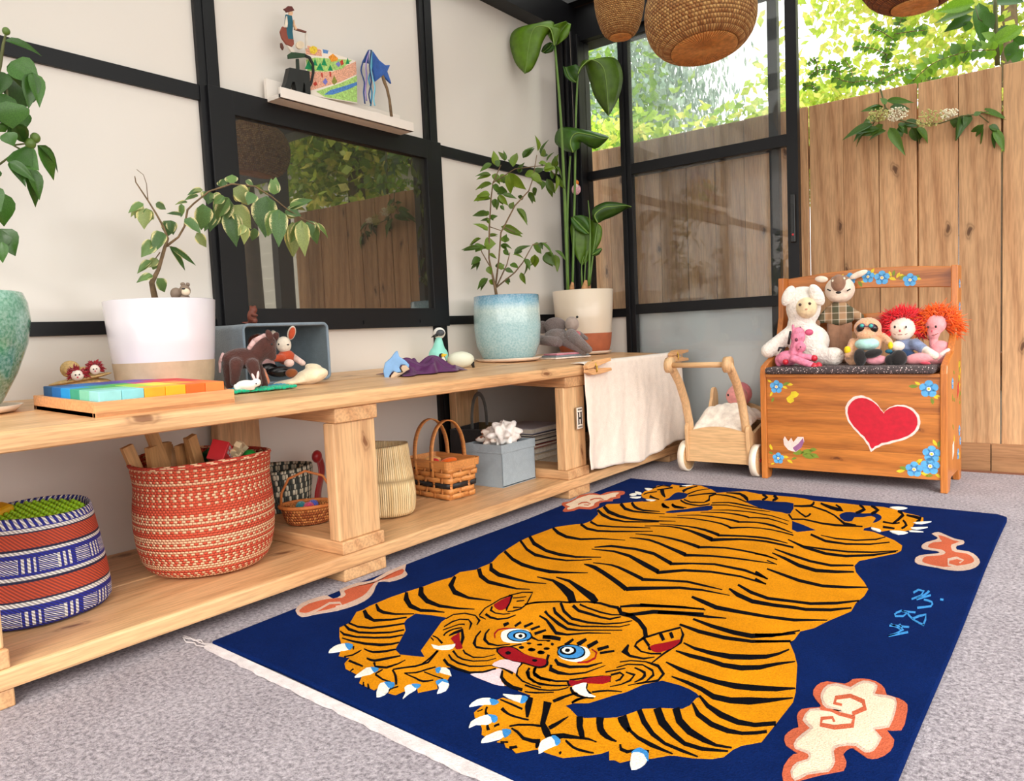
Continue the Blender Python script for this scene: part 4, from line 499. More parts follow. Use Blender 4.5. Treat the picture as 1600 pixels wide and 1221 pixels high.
TOYS = {
 'lamb': {'loc': (-.8788,2.9955,.426),'rz': .2854,'parts': {'body': [('e',.0094,0,.2179,.0637,.0585,.074,0),('e',.0071,0,.2758,.0516,.0379,.0241,0),('e',.0021,0,.1569,.0516,.0448,.0448,0),('e',.0267,0,.0875,.0757,.0585,.0689,0),('c',-.037,0,.1209,.031,-.1187,-.03,.0593,.0293),('c',.0416,-.02,.0314,.0327,.1148,-.07,.0314,.0344),('c',-.0126,0,.027,.031,-.0609,-.02,.0259,.0293)],'ear': [('e',-.0433,-.03,.2661,.0213,.0155,.0406,24),('e',.0567,-.05,.2629,.0234,.0155,.0441,-26)],'face': [('e',.0203,-.042,.2167,.0386,.0465,.0406,0)],'eye': [('e',-.0022,-.083,.229,.0055,.0055,.0055,0),('e',.0317,-.083,.2314,.0055,.0055,.0055,0)],'mouth': [('e',.0199,-.088,.2111,.0048,.0028,.0028,0)]}},
 'giraffe': {'loc': (-.879,2.9005,.426),'rz': .2943,'parts': {'body': [('e',.0165,0,.1114,.0262,.0208,.0352,6),('e',.0251,-.016,.0699,.0188,.0168,.0195,0),('c',.0126,0,.0982,.0188,.0024,0,.0484,.0208),('e',-.0215,.01,.0302,.0402,.0262,.0295,0),('c',-.001,-.045,.0306,.0148,.0627,-.065,.0052,.0121),('c',.0209,-.02,.037,.0134,.0592,-.03,.0313,.0114),('e',-.0527,.02,.0222,.0154,.0154,.0241,0),('c',.0005,0,.1304,.006,-.001,0,.1521,.005)],'hoof': [('e',.0686,-.068,.0009,.0134,.0134,.0141,0),('e',.0849,-.045,.0011,.0121,.0121,.0141,0),('e',.0704,-.034,.0295,.0121,.0121,.0121,0),('e',-.0292,-.04,.0185,.0107,.0107,.0107,0)],'ear': [('e',.0549,0,.1247,.0148,.006,.0121,0)],'neckline': [('c',.041,0,.1303,.0034,.0534,0,.1258,.0027)],'mane': [('c',.0006,0,.1354,.004,.0241,0,.1436,.004),('c',-.0105,0,.1292,.004,-.0174,0,.0859,.0047),('c',-.0509,0,.0704,.0034,-.0319,0,.0697,.0034),('c',-.0509,0,.0704,.0034,-.0542,0,.0604,.0034),('c',-.0321,.02,.069,.0047,-.0615,.02,.0293,.0047)],'eye': [('e',.0099,-.036,.0992,.0057,.0057,.007,0),('e',.0236,-.048,.0727,.003,.003,.003,0),('e',.018,-.046,.0646,.0023,.0023,.0023,0)]}},
 'deer': {'loc': (-.7549,3.0604,.426),'rz': .2418,'parts': {'head': [('e',.0026,0,.2619,.054,.0444,.0519,0),('e',-.0007,-.02,.2381,.0341,.0273,.0239,0)],'cap': [('e',-.0018,-.022,.2834,.028,.0376,.0359,0),('e',.0031,-.005,.3021,.0341,.0307,.0137,0)],'nose': [('e',-.0021,-.062,.2499,.0096,.0048,.0048,0)],'eye': [('c',-.039,-.046,.2639,.0027,-.0307,-.046,.2594,.0027),('c',.0288,-.046,.2551,.0027,.0374,-.046,.2599,.0027)],'ear': [('e',-.0611,0,.3059,.0239,.0075,.0123,8),('e',.0678,0,.3147,.0335,.0075,.0116,-22)],'spot': [('e',-.0092,-.046,.2996,.0038,.0038,.0044,0),('e',.006,-.046,.2903,.0038,.0038,.0044,0),('e',.0073,-.046,.2753,.0038,.0038,.0044,0),('e',-.0101,-.046,.2764,.0038,.0038,.0044,0),('e',.0183,-.046,.3011,.0038,.0038,.0044,0),('e',-.0216,-.046,.2954,.0038,.0038,.0044,0)],'shirt': [('e',-.0014,0,.1709,.0437,.0376,.0512,0),('c',-.0294,0,.1893,.0171,-.0614,0,.1533,.0178),('c',.0328,0,.1827,.0171,.0695,0,.1541,.0171),('e',-.0002,0,.1437,.0478,.0376,.0205,0)],'legs': [('c',-.0773,-.01,.1405,.0123,-.0856,-.01,.1134,.0102),('c',-.0191,0,.131,.0256,-.0216,0,.0458,.0232),('c',.0199,0,.1293,.0256,.019,0,.0445,.0225),('e',-.0004,0,.1268,.0427,.0205,.0205,0),('c',-.0216,0,.0458,.0232,-.0206,0,.0012,.0225),('c',.019,0,.0445,.0225,.0202,0,.0002,.0225)]}},
 'sloth': {'loc': (-.6287,2.9462,.426),'rz': .2102,'parts': {'body': [('e',-.0023,0,.1317,.0468,.0347,.039,0),('e',-.0077,-.03,.1081,.0324,.0202,.0168,0),('e',-.0041,0,.0699,.0477,.0347,.0376,0),('c',-.0513,0,.0859,.0139,-.066,-.02,.0379,.0144),('c',.0479,0,.101,.0133,.0665,-.02,.0795,.0133),('c',-.0599,0,.0251,.0202,-.052,0,.0162,.0202),('c',-.019,0,.1655,.004,-.0216,0,.1714,.0014),('c',.007,0,.1642,.004,.0097,0,.1698,.0014),('e',-.0045,0,.0294,.0433,.026,.026,0)],'vest': [('e',-.0048,-.022,.0758,.0405,.0361,.0231,0)],'mask': [('e',-.0249,-.024,.133,.0139,.0173,.0162,25),('e',.0175,-.024,.1312,.0139,.0173,.0162,-25)],'goggle': [('e',-.0203,-.04,.1415,.0104,.0058,.0092,0),('e',.0093,-.04,.1402,.0098,.0058,.0092,0),('c',-.0138,-.044,.1399,.0017,.0029,-.044,.1391,.0017)],'lens': [('e',-.0207,-.046,.1422,.0069,.0046,.0064,0),('e',.0088,-.046,.1403,.0069,.0046,.0064,0)],'boot': [('e',-.0276,-.05,.0296,.0208,.0173,.0312,-5),('e',.0136,-.05,.0427,.0318,.0144,.015,-12)],'trousers': [('e',.0239,-.025,.0185,.0376,.0173,.0173,0)],'armband': [('e',-.0684,-.022,.0554,.0121,.0116,.015,-10),('e',.07,-.03,.0684,.0081,.0081,.0133,0)],'wristband': [('e',.0648,-.032,.0475,.0121,.0087,.0075,0)]}},
 'red_doll': {'loc': (-.5292,2.9844,.426),'rz': .1755,'parts': {'head': [('e',.0043,0,.1252,.0451,.0343,.0406,0),('e',.0017,-.005,.1055,.0343,.0257,.0229,0)],'eye': [('e',-.0195,-.04,.1325,.0034,.0034,.0051,0),('e',.0155,-.04,.131,.0029,.0029,.0046,0)],'nose': [('e',-.0038,-.044,.1184,.0034,.0034,.0049,0)],'mouth': [('c',-.0096,-.04,.1051,.0014,.0029,-.04,.1052,.0014),('c',-.0234,-.038,.1087,.0011,-.0172,-.038,.1056,.0011),('c',.0129,-.038,.1053,.0011,.0191,-.038,.1078,.0011)],'shirt': [('e',.0116,0,.0653,.04,.0257,.0271,0),('c',.044,-.02,.0705,.02,.0706,-.04,.0495,.0177)],'hand': [('c',.0754,-.045,.0468,.0157,.1015,-.06,.0288,.0143),('e',-.0111,-.03,.0642,.0229,.0114,.0177,0)],'boot': [('e',-.0075,-.06,.0232,.0263,.02,.0291,0),('e',-.0339,-.055,.0165,.0177,.0171,.0206,0)],'trousers': [('e',.0038,-.02,.0294,.0429,.0229,.0257,0)]}},
 'orange_doll': {'loc': (-.4213,3.0026,.426),'rz': .1394,'parts': {'head': [('e',-.0009,0,.1361,.0331,.0294,.0336,0),('e',-.0082,-.005,.1073,.021,.0196,.0252,0),('c',-.0083,0,.0904,.0146,-.0083,0,.0624,.014)],'eye': [('e',-.0251,-.034,.1274,.0028,.0028,.0048,0),('e',-.0014,-.04,.1284,.0034,.0034,.005,0)],'nose': [('e',-.0134,-.04,.1132,.0031,.0031,.0045,0)],'mouth': [('c',-.013,-.036,.0985,.0014,-.0045,-.036,.1001,.0014),('c',-.0045,-.034,.1,.0014,.0051,-.034,.1046,.0014)],'dress': [('e',.0112,0,.0478,.035,.0266,.0322,0),('e',-.0375,-.04,.0202,.0645,.0336,.0224,-6),('e',-.0108,-.03,.0108,.0533,.028,.0146,0)],'hem': [('e',-.0333,-.085,.0055,.0174,.0168,.0067,6)],'foot': [('c',.0038,-.05,.0198,.0118,.0349,-.04,.0461,.0073)]}},
 'horse': {'loc': (-1.705,1.125,.4877),'rz': .9875,'parts': {'body': [('e',-.0131,0,.0696,.0491,.027,.027,0),('c',.0171,0,.0704,.0233,.0472,0,.1009,.0258),('e',.0476,0,.1058,.0258,.0209,.0233,0),('c',.0538,0,.0931,.0197,.0605,0,.0705,.0118),('c',-.0421,.01,.0514,.0209,-.0478,.01,.0027,.0118),('c',-.0275,-.03,.0566,.0172,-.0353,-.03,.0089,.0103),('c',.011,-.03,.052,.0172,.0215,-.04,.0057,.0108),('c',.0205,.01,.0502,.0147,.0359,.01,-.0017,.0113)],'mane': [('c',.0071,-.01,.0956,.0064,.0198,-.01,.112,.0069),('c',.0198,-.01,.112,.0069,.0438,-.01,.1231,.0069),('c',.0438,-.01,.1231,.0064,.0605,-.01,.1273,.0049)],'tail': [('c',-.058,0,.0818,.0044,-.0662,0,.0628,.0044),('c',-.0662,0,.0628,.0039,-.0679,0,.0387,.0029)],'ear': [('e',.0562,-.03,.1249,.0084,.0049,.0147,-20),('e',.0716,.02,.1196,.0088,.0049,.0142,30)],'eye': [('e',.0601,-.045,.1016,.0025,.0025,.0034,0)]}},
 'rabbit_plush': {'loc': (-1.82,1.3,.4897),'rz': .9505,'parts': {'head': [('e',.0169,0,.0982,.0204,.019,.0239,0)],'ear': [('e',.04,.005,.1311,.0114,.0044,.0207,18),('e',-.0047,.02,.1264,.0082,.0044,.0163,-30)],'inner_ear': [('e',.0406,-.003,.1302,.0087,.0038,.0174,18)],'nose': [('e',.0277,-.036,.0983,.0038,.0022,.0022,0)],'eye': [('e',.0027,-.03,.1003,.0022,.0022,.0027,0)],'shirt': [('e',.0211,0,.0626,.0259,.019,.0218,0),('c',.0079,-.02,.061,.012,-.0076,-.02,.0618,.0109)],'hands': [('e',.0273,-.05,.0473,.0136,.0098,.0109,0),('c',.042,0,.0614,.0093,.0641,-.02,.0444,.0082)],'pants': [('e',.0002,-.03,.024,.0327,.0163,.015,0),('e',-.0302,0,.0328,.0272,.0163,.0163,0)],'boots': [('e',.0317,-.06,.0194,.0169,.0122,.0125,0)],'leg_a': [('c',-.0455,-.03,.0267,.0109,-.0367,-.06,.001,.0098)]}},
 'auburn_doll': {'loc': (-1.92,1.27,.4932),'rz': .9864,'parts': {'hair': [('e',.0293,0,.1116,.0291,.0221,.0249,0)],'dress': [('e',.042,0,.0443,.0304,.0249,.0304,0)],'head': [('e',.0371,-.02,.0947,.0208,.0194,.0221,0)]}},
 'white_rabbit': {'loc': (-1.645,1.085,.4856),'rz': .9877,'parts': {'body': [('e',-.0077,0,.009,.0249,.0142,.0123,0),('e',.0173,0,.0133,.0114,.009,.0107,0),('c',-.0282,0,.0033,.0085,.0073,0,-.0003,.0057)],'tail': [('e',-.0313,0,.007,.0052,.0052,.0052,0)],'ear': [('e',.0114,0,.0268,.0033,.0024,.0104,-20),('e',.0218,0,.0309,.0033,.0024,.0109,10)],'eye': [('e',.0162,-.022,.0114,.0017,.0017,.0021,0)]}},
 'squirrel': {'loc': (-1.9,1.245,.656),'rz': .9907,'parts': {'body': [('e',.0268,0,.0213,.013,.0122,.0203,0),('e',.032,0,.0401,.0114,.0098,.0114,0),('c',.0128,0,.0042,.0038,.0014,0,.0065,.0022),('e',.0337,-.012,.0098,.0087,.0068,.0095,0),('c',.0296,-.02,.0272,.0054,.0397,-.02,.0242,.0043),('e',.0249,0,.0498,.0033,.0033,.0049,0),('e',.0378,0,.0499,.0033,.0033,.0043,0)]}},
 'dolphin': {'loc': (-1.7,1.6,.4815),'rz': .8157,'parts': {'body': [('l',[(-.0085,0,-.0057,.0005),(-.0119,0,.0189,.0005),(-.0058,0,.0431,.0005),(.0119,0,.0568,.0005),(.0275,0,.0756,.0005),(.0349,0,.0791,.0005),(.0387,0,.0604,.0005),(.0574,0,.0472,.0005),(.0679,0,.0344,.0005),(.0643,0,.0223,.0005),(.0543,0,.0351,.0005),(.0422,0,.0357,.0005),(.0368,0,.0262,.0005),(.0434,0,.0136,.0005),(.0287,0,.0119,.0005),(.0169,0,.0174,.0005),(.0066,0,.0057,.0005),(.0023,0,-.0112,.0005),(-.0054,0,-.0108,.0005)])]}},
 'tall_penguin': {'loc': (-1.93,2.06,.4895),'rz': .7528,'parts': {'body': [('e',.0137,0,.0392,.0369,.0298,.0357,0),('c',.0137,0,.0392,.0327,.018,0,.0984,.0131)],'collar': [('e',.021,0,.122,.0226,.0143,.0214,0)],'head': [('e',.025,-.02,.1229,.0155,.0119,.0119,0)],'beak': [('c',.0117,-.02,.1164,.006,-.0075,-.02,.1084,.0018)]}},
 'small_penguin': {'loc': (-1.79,1.93,.4846),'rz': .7478,'parts': {'body': [('e',.0116,0,.0372,.0144,.0133,.0233,0),('e',.0109,0,.055,.0111,.01,.01,0)],'belly': [('e',.0153,-.018,.0364,.0089,.0078,.0167,0)],'beak': [('c',.0153,-.012,.0567,.0067,.0264,-.012,.059,.0022)]}},
 'lying_penguin': {'loc': (-1.77,2.005,.4839),'rz': .7232,'parts': {'body': [('e',.0113,0,.0222,.0481,.0283,.0294,0)],'wing': [('c',.0377,0,.0408,.0057,.0514,0,.009,.0079),('c',.0514,0,.009,.0068,.0552,0,-.0054,.0045)]}},
 'mouse': {'loc': (-1.775,2.685,.5041),'rz': .5841,'parts': {'ears': [('e',-.0272,0,.1004,.0476,.0136,.0354,0),('e',-.0822,.02,.0961,.0306,.0136,.0272,0)],'legs': [('c',.0045,-.02,.0451,.0286,.0889,-.05,-.0115,.0163),('c',.0384,-.04,.0573,.0272,.1084,-.07,-.0051,.015),('c',-.0899,-.03,.0427,.0204,-.0162,-.03,.0327,.0231),('c',.0722,-.03,.0624,.0109,.1015,-.03,.041,.0082)],'body': [('e',-.0223,0,.0528,.0544,.0408,.0374,0)],'head': [('e',.0438,-.02,.1039,.0299,.0272,.0313,0)],'nose': [('e',.0668,-.03,.1323,.0054,.0054,.0054,0)],'scarf': [('e',.0587,-.03,.0597,.0231,.0204,.0163,0)]}},
 'badger': {'loc': (-1.745,1.005,.7145),'rz': 1.0483,'parts': {'body': [('e',-.03,0,.0119,.0141,.012,.0148,0),('e',-.0102,-.01,.0178,.0134,.012,.0148,0),('e',-.0113,-.02,.0009,.012,.0077,.007,0)],'ear': [('e',-.014,0,.0342,.0056,.0049,.0049,0),('e',-.0028,0,.0333,.0049,.0049,.0049,0)],'face': [('e',-.0082,-.028,.0131,.0098,.0084,.0091,0)],'mask': [('e',-.0128,-.05,.0196,.0042,.0021,.0021,0)]}},
 'straw': {'loc': (-1.88,.7915,.4878),'rz': 1.1723,'parts': {'coil': [('e',.0046,0,.0373,.0609,.0406,.0115,0)],'brim': [('e',.0024,-.012,.0473,.0663,.044,.0058,-9)],'crown': [('e',-.017,.02,.0705,.021,.0203,.0203,0)],'crown2': [('e',.0157,.03,.063,.0237,.0203,.0122,0)],'face': [('e',-.0036,-.06,.0572,.0135,.0102,.0122,0),('e',.0327,-.05,.0678,.0108,.0088,.0115,0)],'eye': [('e',-.0069,-.076,.0588,.0017,.0017,.002,0),('e',.0008,-.076,.0593,.0017,.0017,.002,0),('e',.0297,-.062,.0692,.0014,.0014,.0017,0),('e',.0362,-.062,.0698,.0014,.0014,.0017,0)],'nose': [('e',-.0031,-.077,.0531,.002,.002,.002,0),('e',.0328,-.063,.0647,.0017,.0017,.0017,0)]}},
 'pouch': {'loc': (-1.72,1.345,.4822),'rz': .9071,'parts': {'body': [('e',-.0133,0,.0169,.0511,.0404,.0229,-12),('e',-.0529,0,.0045,.0646,.0457,.0091,-4),('e',-.0038,.02,.0426,.0242,.0242,.0094,8)]}},
 'ornament': {'loc': (-1.9,3.03,1.1),'rz': .5601,'parts': {'hat': [('e',.0084,0,.1775,.0124,.0124,.0124,0)],'body': [('e',.0072,0,.1468,.0215,.0149,.0248,0)],'head': [('e',.0061,-.01,.1612,.0108,.0099,.0099,0)]}},
}
LEDGE = {
 'hat': [(1.5128,1.6224),(1.5253,1.6318),(1.5304,1.6372),(1.5449,1.6408),(1.5536,1.6308),(1.5412,1.6244),(1.524,1.6162),(1.5197,1.6206)],
 'head': [(1.5338,1.621),(1.546,1.6259),(1.5474,1.6194),(1.541,1.6106),(1.5314,1.6089)],
 'dress': [(1.5211,1.6096),(1.5425,1.6122),(1.5454,1.588),(1.541,1.5637),(1.5425,1.541),(1.5222,1.5355),(1.5169,1.5569),(1.5149,1.5793)],
 'skirt': [(1.5038,1.5685),(1.5177,1.5667),(1.5187,1.5498),(1.5223,1.5363),(1.5425,1.5402),(1.5427,1.5257),(1.5348,1.5158),(1.5137,1.5179),(1.4987,1.5329),(1.4945,1.5507)],
 'sleeve': [(1.5197,1.6035),(1.5207,1.5809),(1.5178,1.5679),(1.5092,1.5662),(1.5137,1.5865)],
 'arm': [(1.5448,1.5994),(1.5475,1.5848),(1.5552,1.5735),(1.5491,1.5691),(1.5424,1.5814)],
 'shoe': [(1.4942,1.5172),(1.4998,1.518),(1.5048,1.506),(1.5009,1.4973),(1.494,1.5043)],
 'stocking': [(1.516,1.5166),(1.5347,1.515),(1.5423,1.5082),(1.5431,1.5007),(1.5311,1.4995)],
 'mower_handle': [(1.5478,1.5764),(1.571,1.5779),(1.593,1.5783),(1.5911,1.573),(1.568,1.5713),(1.5473,1.5709)],
 'mower_post': [(1.5921,1.5733),(1.5991,1.5745),(1.5942,1.5257),(1.5882,1.5253)],
 'mower_wheel': [(1.5831,1.5345),(1.5804,1.5275),(1.5742,1.5213),(1.5661,1.5175),(1.5584,1.5171),(1.553,1.5203),(1.5514,1.526),(1.554,1.5329),(1.5601,1.5391),(1.5682,1.543),(1.576,1.5434),(1.5815,1.5403)],
 'green_block': [(1.5184,1.4885),(1.532,1.4989),(1.5456,1.5025),(1.5849,1.5088),(1.5866,1.4982),(1.5442,1.4843),(1.5188,1.4763)],
 'counterweight': [(1.5838,1.5073),(1.6044,1.5047),(1.6169,1.4861),(1.6172,1.4584),(1.6051,1.4198),(1.5899,1.3986),(1.5864,1.4037),(1.6006,1.4267),(1.6095,1.4565),(1.6101,1.4824),(1.5988,1.4974),(1.5792,1.4983)],
 'base': [(1.5151,1.4474),(1.5904,1.4539),(1.5897,1.3827),(1.5697,1.3803),(1.5695,1.4078),(1.5651,1.4146),(1.5575,1.3796),(1.5357,1.3787),(1.5308,1.4067),(1.5211,1.4045),(1.512,1.3793),(1.4989,1.363),(1.4748,1.352),(1.4995,1.3996)],
 'pivot': [(1.5515,1.4854),(1.5613,1.4879),(1.5608,1.4507),(1.5501,1.4501)],
 'paper': [(1.5961,1.5406),(1.8054,1.5417),(1.8011,1.4007),(1.5924,1.3827)],
 'ink': [('pink',[(1.5975,1.539),(1.6607,1.5397),(1.6617,1.5198),(1.5976,1.5094)]),('pink',[(1.6008,1.4568),(1.7031,1.4814),(1.8064,1.5399),(1.8065,1.4977),(1.7333,1.4555),(1.6036,1.3979)]),('lime',[(1.5961,1.4913),(1.6326,1.5084),(1.7895,1.5399),(1.7422,1.499),(1.6763,1.4749),(1.5985,1.4583)]),('lime',[(1.6291,1.4015),(1.7329,1.4513),(1.8073,1.4936),(1.8013,1.4033),(1.6643,1.391)]),('river',[(1.6597,1.3981),(1.6875,1.4184),(1.7545,1.4479),(1.8056,1.4721),(1.8059,1.4616),(1.7647,1.4376),(1.6971,1.4062)]),('sun',[(1.6119,1.5329),(1.6279,1.5439),(1.643,1.5431),(1.6446,1.5315),(1.6308,1.518),(1.6157,1.5181)]),('skyc',[(1.6661,1.5431),(1.6897,1.5453),(1.6862,1.5342),(1.6678,1.5315)]),('orange',[(1.6881,1.5245),(1.7078,1.5398),(1.7284,1.5307),(1.725,1.5216),(1.7002,1.5113)]),('tree',[(1.5888,1.4619),(1.6063,1.4938),(1.6218,1.4678)]),('tree',[(1.6229,1.4821),(1.6324,1.5064),(1.6409,1.4845)]),('tree',[(1.6567,1.4904),(1.6693,1.5177),(1.6804,1.4942)]),('tree',[(1.6347,1.471),(1.6521,1.4973),(1.6658,1.4744)]),('tree',[(1.6819,1.4803),(1.6941,1.5016),(1.7033,1.4834)]),('tree',[(1.7602,1.52),(1.7704,1.5434),(1.7772,1.5242)]),('violet',[(1.716,1.5091),(1.7304,1.5209),(1.7378,1.5124),(1.7289,1.502)]),('redc',[(1.7359,1.5223),(1.7475,1.5314),(1.7519,1.5179),(1.7402,1.5089)]),('violet',[(1.6577,1.4382),(1.6693,1.453),(1.6789,1.443),(1.6675,1.4302)]),('redc',[(1.6182,1.4231),(1.6292,1.4336),(1.6361,1.4252),(1.6253,1.4167)]),('olive',[(1.6951,1.4467),(1.7075,1.4701),(1.7195,1.4523),(1.705,1.4387)]),('redc',[(1.6532,1.4654),(1.659,1.4667),(1.6599,1.4528),(1.6547,1.4516)]),('redc',[(1.688,1.4777),(1.6945,1.4793),(1.6953,1.4631),(1.6888,1.4616)])],
 'star': [(1.8525,1.5868),(1.8697,1.5828),(1.8946,1.5613),(1.9239,1.5513),(1.9471,1.5578),(1.9315,1.5313),(1.9487,1.4924),(1.9087,1.512),(1.8706,1.4824),(1.8658,1.5113),(1.8575,1.5392),(1.8342,1.5377),(1.8167,1.5333),(1.8362,1.5636)],
 'ribbons': [[(1.8429,1.5797),(1.8168,1.5393),(1.8025,1.5022),(1.8139,1.4671),(1.8083,1.4321),(1.8111,1.3947)],[(1.8457,1.5783),(1.8245,1.5286),(1.824,1.4863),(1.8148,1.442),(1.8176,1.4045)],[(1.8457,1.5783),(1.8392,1.5322),(1.8439,1.4825),(1.8317,1.4372),(1.8368,1.3915)],[(1.8469,1.5786),(1.8474,1.5257),(1.8292,1.479),(1.8405,1.4391),(1.8309,1.3903)],[(1.8486,1.5791),(1.8401,1.507),(1.8538,1.4591),(1.8448,1.4187),(1.8486,1.3939)],[(1.8457,1.5783),(1.8326,1.5221),(1.8374,1.4724),(1.8222,1.4267),(1.8285,1.3962)]],
 'stick': [(1.9088,1.5129),(1.9163,1.4929),(1.927,1.4734),(1.9363,1.436),(1.9412,1.3797)],
 'lilac': [(1.8558,1.39)],
 'whitebit': [(1.8865,1.3802)],
}
